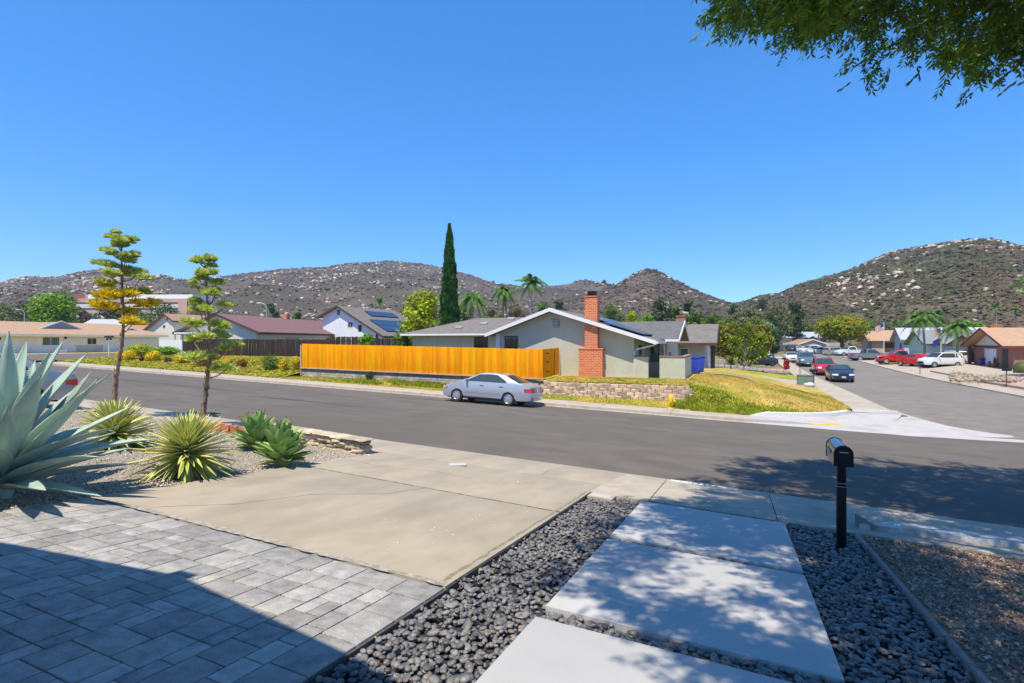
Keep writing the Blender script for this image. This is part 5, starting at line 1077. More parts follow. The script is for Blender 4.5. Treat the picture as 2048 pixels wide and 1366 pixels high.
palm('queen palm with pale trunk and spreading fronds behind the gable', 1062, 566, 660, 76, 0, 28, lf_palm, 3.2, zb=1.5, droop=.62, w=.6)
palm('small fan palm behind the solar panel house', 760, 604, 640, 112, 0, 16, lf_palm, 1.4, droop=.3, w=.5)
palm('tall queen palm with pale trunk in front of the blue grey house', 1846, 634, 731, 66, 0, 34, lf_palm, 2.9, zb=.55, droop=.8, w=.6, lean=4)
palm('queen palm with pale trunk in front of the brown garage', 1914, 652, 724, 66, 0, 30, lf_palm, 2.6, zb=.6, droop=.85, w=.6)
palm('dark palm behind the two street palms', 1872, 632, 700, 96, 0, 18, lf_oak, 2.4, droop=.6, w=.6)
palm('slim fan palm on tall grey trunk before the green hill', 1992, 612, 670, 118, 0, 16, lf_palm, 1.7, droop=.45, w=.5, trunk_r=.16)
palm('slim dark trunked fan palm above the brick house', 2032, 618, 670, 120, 0, 14, lf_palm, 1.5, droop=.6, w=.5, bk=bark)
palm('small palm left of the tall blue house', 1790, 644, 680, 140, 0, 14, lf_palm, 1.6, droop=.5)
palm('large green palm crown at the right edge above the brick house', 2098, 556, 690, 44, 0, 22, lf_palm, 3.2, zb=.8, droop=.7, w=.6)
# yucca clump on the side street
def spiky(label, u, v, d, zb, heads, name='giant_yucca'):
    p = at_d(u, v, d); t = thing(name, label, 'yucca', (p.x, p.y, zb)); r_ = random.Random(int(u))
    for (dx, dz, L, n) in heads:
        MB().tube([(0, 0, -.2), (dx * .5, 0, dz * .5), (dx, 0, dz)], [.16, .1, .09], 6).part('stem', bark_grey, t, local=True)
        mb_ = MB()
        for i in range(n):
            az = i * 2.4; el = lerp(1.4, -.7, i / n); q = Vector((math.cos(az) * math.cos(el), math.sin(az) * math.cos(el), math.sin(el))); sd = Vector((-math.sin(az), math.cos(az), 0)) * .085; o_ = Vector((dx, 0, dz)); l = L * r_.uniform(.8, 1.1)
            mb_.add([o_ - sd, o_ + sd, o_ + q * l * .55 + sd, o_ + q * l + Vector((0, 0, -.12 * l)), o_ + q * l * .55 - sd], [(0, 1, 2, 3, 4)])
        mb_.part('leaf_head', lf_yucca, t, local=True)
lf_yucca = leafm('yucca_leaf', (0.30, 0.37, 0.03))
spiky('clump of tall yellow green yuccas beside the bronze trees', 1488, 738, 56, .55, [(-1.0, 2.8, 1.1, 70), (.1, 3.5, 1.15, 70), (.9, 2.5, 1.1, 70), (1.5, 3.2, 1.0, 60), (-.5, 1.5, 1.0, 60), (.7, 1.2, 1.0, 60), (0.4, 4.3, .9, 50), (1.7, 1.6, 1.0, 60)])
spiky('young yucca with narrow leaves beside the beige house drive', 1462, 736, 58, .55, [(0, .7, .9, 40)])
# ------------------------------------------------------------------ shrubs of the bank
def shrub(label, u, vt, vb, wpx, s, mat, n=900, group=None, leaf=.05, zf_=None, name='shrub'):
    c = at_s(u, vb, s); d = c.x * -ST + c.y * CT; k = d / 1069; w = wpx * k / 2; h = (vb - vt) * k; zb = (zf_ or zbank)(c.x, c.y)
    t = thing(name, label, 'shrub', (c.x, c.y, zb), 0, group); r_ = random.Random(int(u))
    bl = [(0, 0, h * .5, w * .85, w * .8, h * .52)] + [(r_.uniform(-.5, .5) * w, r_.uniform(-.5, .3) * w, h * r_.uniform(.4, .62), w * .5, w * .5, h * .42) for _ in range(5)]
    link(foliage('foliage', bl, n, leaf, shell=.6, up=.6), 'foliage', mat, t); MB().tube([(0, 0, -.1), (0, 0, h * .5)], [.03, .015], 5).part('stem', bark, t, local=True)
for a in (('golden round shrub at the end of the bank near the street sign', 243, 700, 717, 22, 29.5, lf_gold), ('wide golden shrub near the taller flower stalk', 260, 697, 717, 34, 29, lf_gold), ('golden round shrub between the small red shrub and grey shrub', 308, 697, 718, 30, 29, lf_gold), ('golden upright shrub before the dark fence corner', 366, 700, 722, 28, 28.6, lf_gold),
          ('small golden shrub right of the shorter flower stalk', 456, 711, 727, 20, 28.6, lf_gold), ('golden shrub next to the green flowering bush', 568, 711, 734, 24, 28.2, lf_gold), ('golden shrub touching the orange fence end', 593, 705, 732, 26, 28.6, lf_gold),
          ('small red tipped shrub with grey foot', 283, 706, 721, 14, 28.6, lf_red), ('large red topped green shrub before the dark fence', 407, 701, 732, 54, 28.4, lf_red), ('red brown shrub right of the small golden shrub', 484, 713, 730, 26, 28.4, lf_red), ('small grey purple shrub on the bank', 335, 709, 720, 18, 28.8, lf_brown)):
    shrub(*a, group=None, n=1500 if a[4] > 24 else 800)
shrub('loose green flowering bush before the orange fence', 540, 705, 738, 44, 28.2, lf_mid, 1500)
shrub('large yellow green spreading hedge shrub by the white fence', 285, 681, 708, 66, 34, lf_yel, 3000, leaf=.09); shrub('low bright green juniper beside the white fence', 340, 690, 709, 52, 33.5, lf_bright, 2200, leaf=.08); shrub('bright green shrub behind the hedge shrub', 318, 686, 706, 30, 35, lf_bright, 1000, leaf=.08)
shrub('clipped dark green hedge at the left edge before the ranch house', 10, 686, 706, 44, 44, lf_oak, 1500, leaf=.16, zf_=lambda t, s: 1.9)
shrub('weedy dark plant growing against the block wall', 740, 742, 762, 22, 27.7, lf_oak, 400, leaf=.05, zf_=zstrip)
# ------------------------------------------------------------------ agaves and yuccas
def grad_leaf(name, base_c, edge_c, tip_c, halfw, length, rough=.5, edge=(.72, .95), tip=(.93, .99)):
    m = bpy.data.materials.new(name); m.use_nodes = True; N, L, b = nodes_of(m); b.inputs['Roughness'].default_value = rough; b.inputs['Specular IOR Level'].default_value = .35
    tc = N.new('ShaderNodeTexCoord'); at = N.new('ShaderNodeAttribute'); at.attribute_name = 'lw'; sp = N.new('ShaderNodeSeparateXYZ'); L.new(at.outputs['Vector'], sp.inputs[0])
    def mixc(fac, lo, hi, c1, c2):
        mr = N.new('ShaderNodeMapRange'); mr.interpolation_type = 'SMOOTHSTEP'; mr.inputs[1].default_value = lo; mr.inputs[2].default_value = hi; L.new(fac, mr.inputs[0])
        mx = N.new('ShaderNodeMix'); mx.data_type = 'RGBA'; L.new(mr.outputs[0], mx.inputs[0])
        if isinstance(c1, tuple): mx.inputs[6].default_value = (*c1, 1)
        else: L.new(c1, mx.inputs[6])
        mx.inputs[7].default_value = (*c2, 1); return mx.outputs[2]
    c = mixc(sp.outputs[0], edge[0], edge[1], base_c, edge_c); c = mixc(sp.outputs[1], tip[0], tip[1], c, tip_c)
    nz = N.new('ShaderNodeTexNoise'); nz.inputs['Scale'].default_value = 3.5; nz.inputs['Detail'].default_value = 5; mp = N.new('ShaderNodeMapping'); mp.inputs['Scale'].default_value = (4, 4, 1); L.new(tc.outputs['Object'], mp.inputs[0]); L.new(mp.outputs[0], nz.inputs['Vector'])
    oi = N.new('ShaderNodeObjectInfo'); mr = N.new('ShaderNodeMapRange'); mr.inputs[3].default_value = .82; mr.inputs[4].default_value = 1.16; L.new(oi.outputs['Random'], mr.inputs[0])
    m3 = N.new('ShaderNodeMapRange'); m3.inputs[1].default_value = .3; m3.inputs[2].default_value = .7; m3.inputs[3].default_value = .86; m3.inputs[4].default_value = 1.12; L.new(nz.outputs['Fac'], m3.inputs[0])
    mu = N.new('ShaderNodeMath'); mu.operation = 'MULTIPLY'; L.new(mr.outputs[0], mu.inputs[0]); L.new(m3.outputs[0], mu.inputs[1])
    h = N.new('ShaderNodeHueSaturation'); L.new(mu.outputs[0], h.inputs['Value']); L.new(c, h.inputs['Color']); L.new(h.outputs[0], b.inputs['Base Color']); return m
def agave_leaf(L, w, curve, thick, ns=14, nc=6, wprof=None, gutter=.35, teeth=0, wave=0.0, seed=0):
    r_ = random.Random(seed); V, F, Aw = [], [], []; wp = wprof or (lambda f: (0.62 + .38 * math.sin(min(1, f / .42) * math.pi / 2)) * (1 - max(0, (f - .42) / .58) ** 1.7))
    for i in range(ns + 1):
        f = i / ns; hw = max(.002, w / 2 * wp(f)); y0 = curve * L * f * f + wave * math.sin(f * 5 + seed); th = thick * (1 - f) ** .7 + .002
        for k in range(nc + 1):
            q = -1 + 2 * k / nc; V.append((q * hw, y0 + gutter * hw * q * q + wave * .4 * q * math.sin(f * 9 + seed), L * f)); Aw.append((abs(q), f, 0))
        for k in range(nc + 1):
            q = 1 - 2 * k / nc; V.append((q * hw * .98, y0 + gutter * hw * q * q - th * (1 - q * q * .9), L * f)); Aw.append((abs(q), f, 0))
    m = 2 * (nc + 1)
    for i in range(ns):
        for k in range(m): F.append((i*m + k, i*m + (k+1) % m, (i+1)*m + (k+1) % m, (i+1)*m + k))
    if teeth:
        for i in range(teeth):
            f = .08 + .84 * i / teeth; hw = w / 2 * wp(f); y0 = curve * L * f * f + wave * math.sin(f * 5 + seed) + gutter * hw
            for sg in (-1, 1):
                b = len(V); V += [(sg * hw * .985, y0 - .002, L * f - .012), (sg * hw * .985, y0 - .002, L * f + .012), (sg * (hw + .012), y0 + .002, L * f + .006)]; Aw += [(1, f, 0)] * 3; F.append((b, b + 1, b + 2))
    me = bpy.data.meshes.new('leaf'); me.from_pydata(V, [], F); me.update(); me.polygons.foreach_set('use_smooth', [True] * len(F))
    at = me.attributes.new('lw', 'FLOAT_VECTOR', 'POINT'); at.data.foreach_set('vector', [c for a in Aw for c in a]); return me
def basis(d, up=Vector((0, 0, 1)), roll=0.0):
    z = d.normalized(); y = (up - z * up.dot(z))
    y = y.normalized() if y.length > 1e-3 else Vector((1, 0, 0)); x = y.cross(z); m = Matrix((x, y, z)).transposed(); return m @ Matrix.Rotation(roll, 3, 'Z')
def rosette(t, meshes, mat, n, el0, el1, s0, s1, h0=0.0, h1=.1, core=.05, az0=0.0, pw=1.0, jit=.08, rnd=None, name='leaf'):
    r_ = rnd or random.Random(5)
    for i in range(n):
        f = i / (n - 1); az = az0 + i * 2.39996 + r_.uniform(-.12, .12); el = lerp(el0, el1, f ** pw) + r_.uniform(-jit, jit); sc_ = lerp(s0, s1, f) * r_.uniform(.9, 1.1)
        d = Vector((math.cos(az) * math.cos(el), math.sin(az) * math.cos(el), math.sin(el))); b = basis(d, roll=r_.uniform(-.15, .15))
        p = Vector((math.cos(az) * core * (1 - f), math.sin(az) * core * (1 - f), lerp(h0, h1, f)))
        piece(meshes[i % len(meshes)], name, t, Matrix.Translation(p) @ b.to_4x4() @ Matrix.Diagonal((sc_, sc_, sc_, 1)), mat)
blue_leaf = grad_leaf('blue_agave_leaf', (0.345, 0.46, 0.38), (0.46, 0.55, 0.46), (0.10, 0.06, 0.04), .1, 1, .5, (.9, 1.0), (.985, .995))
g1 = Vector((-7.72, 3.36, zlot(-7.62, 3.36) - .02))
ag = thing('blue_agave', 'huge blue grey agave with toothed leaves beside the paver drive', 'agave', g1)
lv = [agave_leaf(1.78, .275, c, .05, 18, 8, teeth=42, wave=w, seed=k, gutter=.42) for k, (c, w) in enumerate(((-.05, .015), (-.16, .02), (.03, .02), (-.26, .015)))]
rosette(ag, [lv[1], lv[3], lv[0]], blue_leaf, 22, .10, .62, .70, .86, .12, .26, .14, az0=.35, jit=.06, rnd=random.Random(3))
rosette(ag, [lv[0], lv[1], lv[2]], blue_leaf, 26, .64, 1.40, .86, .97, .26, .42, .10, az0=1.1, jit=.06, rnd=random.Random(9))
ag.scale = (.92, .92, .92)
MB().lathe([(.08, -.1), (.11, .05), (.10, .3), (.05, .5)], 12).part('core', blue_leaf, ag, local=True, smooth=True)
green_ag = grad_leaf('green_agave_leaf', (0.25, 0.385, 0.105), (0.34, 0.46, 0.17), (0.035, 0.02, 0.018), .1, 1, .5, (.85, 1.0), (.93, .975))
wpA = lambda f: (0.55 + .45 * math.sin(min(1, f / .55) * math.pi / 2)) * (1 - max(0, (f - .55) / .45) ** 1.5)
sl = [agave_leaf(.54, .215, c, .022, 12, 6, wpA, .45, seed=k) for k, c in enumerate((.02, .10, -.06))]
for (p, lb, n, s) in (((-7.2, 6.93), 'compact green agave with dark tips near the driveway edge', 46, 1.02), ((-8.45, 7.5), 'compact green agave with dark tips behind the striped yucca', 42, .95)):
    a = thing('green_agave', lb, 'agave', (p[0], p[1], zlot(*p) + .02 + .1 * sm(-7.6, -8.8, p[0]))); rosette(a, sl, green_ag, n, .12, 1.32, .78 * s, .98 * s, .05, .26, .12, rnd=random.Random(n), pw=.9)
    MB().lathe([(.1, -.05), (.13, .1), (.05, .3)], 10).part('core', green_ag, a, local=True, smooth=True)
stripe = grad_leaf('striped_yucca_leaf', (0.33, 0.45, 0.05), (0.78, 0.70, 0.30), (0.16, 0.09, 0.05), .02, .6, .5, (.42, .62), (.955, .99))
stripe_old = grad_leaf('old_yucca_leaf', (0.36, 0.35, 0.08), (0.70, 0.54, 0.28), (0.22, 0.11, 0.08), .02, .6, .6, (.4, .7), (.80, .98))
wpY = lambda f: (.75 + .25 * math.sin(min(1, f / .4) * math.pi / 2)) * (1 - max(0, (f - .45) / .55) ** 1.6)
yl = [agave_leaf(.74, .068, c, .006, 8, 4, wpY, .35, seed=k) for k, c in enumerate((-.05, -.12, .0, -.2))]
for (p, lb, s, hz) in (((-7.5, 5.42), 'spiky yellow striped yucca beside the driveway', 1.06, .34), ((-9.75, 5.75), 'spiky yellow striped yucca half hidden behind the blue agave', 1.08, .34)):
    y = thing('striped_yucca', lb, 'yucca', (p[0], p[1], zlot(*p) + .02)); r_ = random.Random(int(p[1] * 10))
    rosette(y, yl, stripe, 210, -.45, 1.32, 1.0 * s, .62 * s, hz - .1, hz + .1, .05, pw=.8, jit=.12, rnd=r_)
    rosette(y, [yl[1], yl[3]], stripe_old, 75, -1.15, -.35, .72 * s, .92 * s, hz - .25, hz - .08, .07, jit=.12, rnd=r_)
    MB().tube([(0, 0, -.1), (0, 0, hz + .05)], [.09, .07], 8).part('stem', bark, y, local=True)
# flower stalks of agaves, like small layered trees
um_green = M('flower_green', (0.50, 0.60, 0.08), .7, .2, 5, island=.35, transl=.35, stain=((0.74, 0.76, 0.36), 7, .48, .64)); um_yel = M('flower_yellow', (0.86, 0.62, 0.015), .7, .2, 5, island=.4, transl=.35, stain=((0.36, 0.30, 0.03), 4, .5, .7)); um_mix = M('flower_yellow_green', (0.62, 0.62, 0.05), .7, .2, 5, island=.4, transl=.35, stain=((0.60, 0.46, 0.04), 4, .5, .7))
stalk_m = M('flower_stalk_bark', (0.33, 0.22, 0.13), .9, .3, 9, bump=.8, bscale=25, stain=((0.15, 0.10, 0.07), 4, .5, .65))
def bloom(label, base, H, bends, nb, yellow, seed, sc_=1.0, low=.47):
    t = thing('flower_stalk', label, 'flower stalk', base); r_ = random.Random(seed)
    pts = [Vector((bx, 0, H * f)) for f, bx in bends]; rad = [lerp(.062, .018, f ** .8) for f, _ in bends]
    def on(f):
        for (f0, b0), (f1, b1) in zip(bends, bends[1:]):
            if f <= f1: q = (f - f0) / (f1 - f0); return Vector((lerp(b0, b1, q), 0, H * f))
        return pts[-1]
    MB().tube(pts, rad, 9).part('stalk', stalk_m, t, local=True, smooth=True)
    for i in range(26): 
        f = .06 + .4 * i / 26; p = on(f); az = i * 2.4; rr = lerp(.066, .05, f); o_ = Vector((math.cos(az), math.sin(az), 0))
        MB().add([p + o_ * rr * .9 + Vector((-o_.y, o_.x, 0)) * .04, p + o_ * rr * .9 - Vector((-o_.y, o_.x, 0)) * .04, p + o_ * (rr + .025) + Vector((0, 0, .13))], [(0, 1, 2)]).part('bract', stalk_m, t, local=True)
    for i in range(nb):
        f = min(.985, max(low, lerp(low, .985, (i / (nb - 1)) ** .92) + r_.uniform(-.012, .012))); p = on(f); az = i * 2.4 + r_.uniform(-.25, .25); g = (f - low) / (1 - low)
        Lb = lerp(.64, .12, g ** 1.2) * r_.uniform(.8, 1.15) * sc_; rd = lerp(.43, .25, g) * r_.uniform(.75, 1.15) * sc_; d = Vector((math.cos(az), math.sin(az), 0))
        e = p + d * Lb + Vector((0, 0, Lb * r_.uniform(.25, .65) + .03)); br = MB().tube([p - Vector((0, 0, .04)), p + d * Lb * .6 + Vector((0, 0, Lb * .1)), e], [.022, .016, .012], 5).part('branch', stalk_m, t, local=True)
        n = 760; a = rng.uniform(0, 6.28, n); q = np.sqrt(rng.random(n)); th = q * 1.35; dirs = np.stack([np.cos(a) * np.sin(th), np.sin(a) * np.sin(th), np.cos(th) * .85], 1)
        sub = r_.choice((3, 4, 5)); oc = np.array([[r_.uniform(-.5, .5) * rd, r_.uniform(-.5, .5) * rd, r_.uniform(-.07, .07)] for _ in range(sub)])[rng.integers(0, sub, n)]
        ln = rd * rng.uniform(.40, .72, n); C0 = np.array(e) + oc + dirs * (ln * .8)[:, None] * np.array([1.0, 1.0, .95]); A_ = dirs * (ln * .28 + .01)[:, None]; B_ = np.cross(dirs, rvec(n)); B_ /= np.linalg.norm(B_, axis=1, keepdims=True); B_ *= .017 * sc_
        m_ = (um_yel if g < .28 else um_mix if g < .45 and r_.random() < .6 else um_green) if yellow else um_green
        link(np_mesh('flower_cluster', *leaf_quads(C0, A_, B_, .2)), 'flower_cluster', m_, br)
    return t
b1 = at_s(228, 683, 9.35); b2 = at_s(404, 683, 9.5)
bloom('tall leaning agave flower stalk with yellow lower clusters', (b1.x, b1.y, zlot(b1.x, b1.y) - .05), 3.5 + (683 - 470) / 1069 * 14.7 - zlot(b1.x, b1.y), [(0, 0), (.2, .08), (.42, .36), (.55, .42), (.75, .33), (1, .33)], 21, True, 4)
bloom('shorter agave flower stalk with green clusters near the driveway wall', (b2.x, b2.y, zlot(b2.x, b2.y) - .05), 3.5 + (683 - 507) / 1069 * 12.9 - zlot(b2.x, b2.y), [(0, 0), (.15, .10), (.3, .20), (.5, .30), (.7, .22), (1, .10)], 22, False, 8, .9, .30)
# ------------------------------------------------------------------ the shade tree over the walk
st_ = thing('shade_tree', 'leafy ash tree hanging over the stepping slabs and mailbox', 'tree', (6.4, 6.0, zlot(6.4, 6)))
CC = np.array([5.2, 6.35, 10.0]); RR = np.array([6.35, 6.5, 2.75]); nT = 1330
tips = []; 
while len(tips) < nT:
    v = np.array([random.uniform(-1, 1) for _ in range(3)]); r = np.linalg.norm(v)
    if r > 1 or r < .25: continue
    if mnoise.noise((v[0] * 2.9, v[1] * 2.9, v[2] * 2.6 + 4)) < -.08: continue
    if len(tips) > 1080:
        q_ = np.array([1.7, 3.1, 8.7]) + np.array([4.0, 3.9, 1.9]) * v
        if q_[0] > 1.9 and random.random() < .88: continue
        tips.append(q_); continue
    q_ = CC + RR * v
    if q_[1] < 6.0 and q_[0] > 1.6 and random.random() < .90: continue
    if False: tips.append(np.array([1.7, 3.1, 8.7]) + np.array([4.0, 3.9, 1.9]) * v); continue
    tips.append(CC + RR * v * (1 if r < .8 else 1.04 * random.uniform(.92, 1.06)))
tips = np.array(tips); nl = 25; TP = np.repeat(tips, nl, 0); n = len(TP)
Pl = TP + rvec(n) * rng.uniform(.02, .55, (n, 1)) * np.array([1, 1, .75]); out = Pl - CC; out[:, 2] *= .6; out /= np.linalg.norm(out, axis=1, keepdims=True)
ax = out * .55 + rvec(n) * .7; ax[:, 2] -= .55; ax /= np.linalg.norm(ax, axis=1, keepdims=True)
sd = np.cross(ax, np.array([0, 0, 1.0])) + rvec(n) * .25; sd /= np.linalg.norm(sd, axis=1, keepdims=True)
LP, LA, LB = [], [], []; Lr = rng.uniform(.17, .26, n)[:, None]
for k in range(4):
    for sg in (-1, 1):
        q = ax * .55 + sd * sg * .8 + rvec(n) * .18; q[:, 2] -= .15; q /= np.linalg.norm(q, axis=1, keepdims=True); ln = rng.uniform(.048, .066, (n, 1))
        LP.append(Pl + ax * Lr * (.2 + .24 * k) + q * ln); LA.append(q * ln); b_ = np.cross(q, rvec(n)); b_ /= np.linalg.norm(b_, axis=1, keepdims=True); LB.append(b_ * .019)
ln = rng.uniform(.05, .065, (n, 1)); LP.append(Pl + ax * (Lr + ln)); LA.append(ax * ln); b_ = np.cross(ax, rvec(n)); b_ /= np.linalg.norm(b_, axis=1, keepdims=True); LB.append(b_ * .019)
off_ = np.array(POS[st_]); link(np_mesh('crown', *leaf_quads(np.concatenate(LP) - off_, np.concatenate(LA), np.concatenate(LB), .25)), 'crown', lf_ash, st_)
tw = MB(); base = Vector((6.4, 6.0, zlot(6.4, 6) - .2)); fork = Vector((6.0, 6.1, 4.4))
tw.tube([base, base.lerp(fork, .5) + Vector((.1, 0, 0)), fork], [.24, .19, .17], 10)
for i in range(9):
    az = i * 2.4; e = Vector((4.55 + 3.4 * math.cos(az), 6.35 + 3.6 * math.sin(az), 9.2 + .8 * math.sin(i))); m1 = fork.lerp(e, .5) + Vector((0, 0, .5)); tw.tube([fork - Vector((0, 0, .1)), m1, e], [.10, .07, .03], 7)
    for j in range(170):
        if j * 9 + i < len(tips):
            tp_ = Vector(tips[j * 9 + i]); q = min(((m1.lerp(e, k / 5) - tp_).length, k) for k in range(6))[1]; s0 = m1.lerp(e, q / 5)
            if (tp_ - s0).length < 5.5: tw.tube([s0, s0.lerp(tp_, .55) + Vector((0, 0, .15)), tp_], [.018, .012, .004], 3, False)
tw.part('trunk', bark, st_, smooth=True)
# ------------------------------------------------------------------ vehicles
def paint(name, col, metal=.0, rough=.3): return M(name, col, rough, .02, 1, metal=metal, spec=.5, coat=.6)
car_glass = M('car_glass', (0.045, 0.065, 0.06), .03, .1, 1, spec=.7); tyre_m = M('tyre_rubber', (0.022, 0.022, 0.023), .85, .1, 9); rim_m = M('wheel_rim', (0.50, 0.51, 0.53), .35, .03, metal=.7); rim_dark = M('dark_rim', (0.10, 0.10, 0.11), .4, .03, metal=.7)
lamp_red = M('tail_lamp', (0.55, 0.02, 0.015), .2, .1, spec=.6, coat=.5); lamp_clear = M('head_lamp', (0.75, 0.77, 0.78), .12, .05, spec=.7, coat=.5); lamp_amber = M('marker_lamp', (0.70, 0.16, 0.08), .2, .05, coat=.5); plate_m = M('plate', (0.62, 0.65, 0.70), .5, .1, 20); plastic_m = M('black_plastic', (0.03, 0.03, 0.032), .6, .1); chrome_m = M('chrome', (0.7, 0.7, 0.72), .15, .02, metal=1.0)
seat_m = M('car_seat', (0.30, 0.27, 0.23), .9, .1)
def arch(cx, r, z0, n=10):
    a0 = math.asin(min(.95, (z0 - .31) / r)) if z0 > .31 else -math.asin(min(.95, (.31 - z0) / r))
    return [(cx + r * math.cos(a0 + (math.pi - 2 * a0) * i / n), .31 + r * math.sin(a0 + (math.pi - 2 * a0) * i / n)) for i in range(n + 1)]
SPEC = {
 'sedan': dict(prof=[(-2.30,.27),(-2.38,.40),(-2.40,.56),(-2.37,.64),(-2.34,.90),(-2.24,.985),(-1.72,1.03),(-1.02,1.375),(-.62,1.425),(-.1,1.44),(.34,1.405),(1.10,1.02),(1.75,.90),(2.16,.77),(2.33,.62),(2.39,.47),(2.33,.24)], wf=1.42, wr=-1.25, r=.315, hw=.89, belt=.99, top=1.44, tumble=.26,
    side=[[(.98,1.03),(.30,1.365),(-.14,1.385),(-.14,1.03)],[(-.22,1.03),(-.22,1.385),(-.62,1.375),(-1.06,1.14),(-1.16,1.03)]], ws=((1.04,1.05),(.36,1.388)), rs=((-1.66,1.055),(-1.04,1.352)), seams=(.92,-.18,-1.04), sill=.24, hl=(2.14,.60,.74), tl=(.66,.84), handles=(.0,-.98), mir=.88),
 'suv': dict(prof=[(-2.22,.32),(-2.33,.45),(-2.34,.70),(-2.29,1.05),(-2.05,1.60),(-1.85,1.70),(-.6,1.74),(.35,1.69),(1.12,1.13),(1.95,1.02),(2.22,.90),(2.30,.60),(2.24,.32)], wf=1.38, wr=-1.32, r=.36, hw=.92, belt=1.08, top=1.74, tumble=.2,
    side=[[(1.0,1.15),(.34,1.62),(-.08,1.65),(-.08,1.15)],[(-.16,1.15),(-.16,1.65),(-1.08,1.65),(-1.08,1.15)],[(-1.16,1.15),(-1.16,1.64),(-1.78,1.60),(-1.98,1.15)]], ws=((1.08,1.16),(.38,1.665)), rs=((-2.25,1.16),(-2.07,1.56)), seams=(.95,-.12,-1.12), sill=.32, hl=(2.05,.74,.92), tl=(.95,1.25), handles=(.02,-.98), mir=.86),
 'pickup': dict(prof=[(-2.70,.42),(-2.76,.55),(-2.74,1.12),(-.86,1.12),(-.78,1.16),(-.66,1.74),(-.3,1.80),(.45,1.76),(1.12,1.20),(2.25,1.08),(2.52,.98),(2.60,.62),(2.55,.38)], wf=1.72, wr=-1.62, r=.39, hw=.95, belt=1.14, top=1.8, tumble=.2,
    side=[[(1.02,1.2),(.42,1.68),(.02,1.71),(.02,1.2)],[(-.06,1.2),(-.06,1.71),(-.52,1.69),(-.62,1.2)]], ws=((1.09,1.22),(.47,1.73)), rs=((-.79,1.2),(-.68,1.70)), seams=(.95,-.02,-.8), sill=.40, hl=(2.32,.80,.98), tl=(.80,1.08), handles=(.1,-.56), mir=.88),
 'hatch': dict(prof=[(-2.12,.30),(-2.21,.45),(-2.20,.70),(-2.12,1.0),(-1.72,1.36),(-1.1,1.50),(-.3,1.53),(.35,1.47),(1.18,1.03),(1.90,.90),(2.16,.70),(2.24,.50),(2.18,.24)], wf=1.38, wr=-1.28, r=.325, hw=.89, belt=1.0, top=1.53, tumble=.26,
    side=[[(1.02,1.05),(.34,1.42),(-.1,1.46),(-.1,1.05)],[(-.18,1.05),(-.18,1.46),(-1.1,1.43),(-1.5,1.08)]], ws=((1.12,1.07),(.38,1.45)), rs=((-2.05,1.06),(-1.74,1.33)), seams=(.95,-.14,-1.1), sill=.24, hl=(1.98,.62,.78), tl=(.85,1.05), handles=(.02,-.98), mir=.88)}
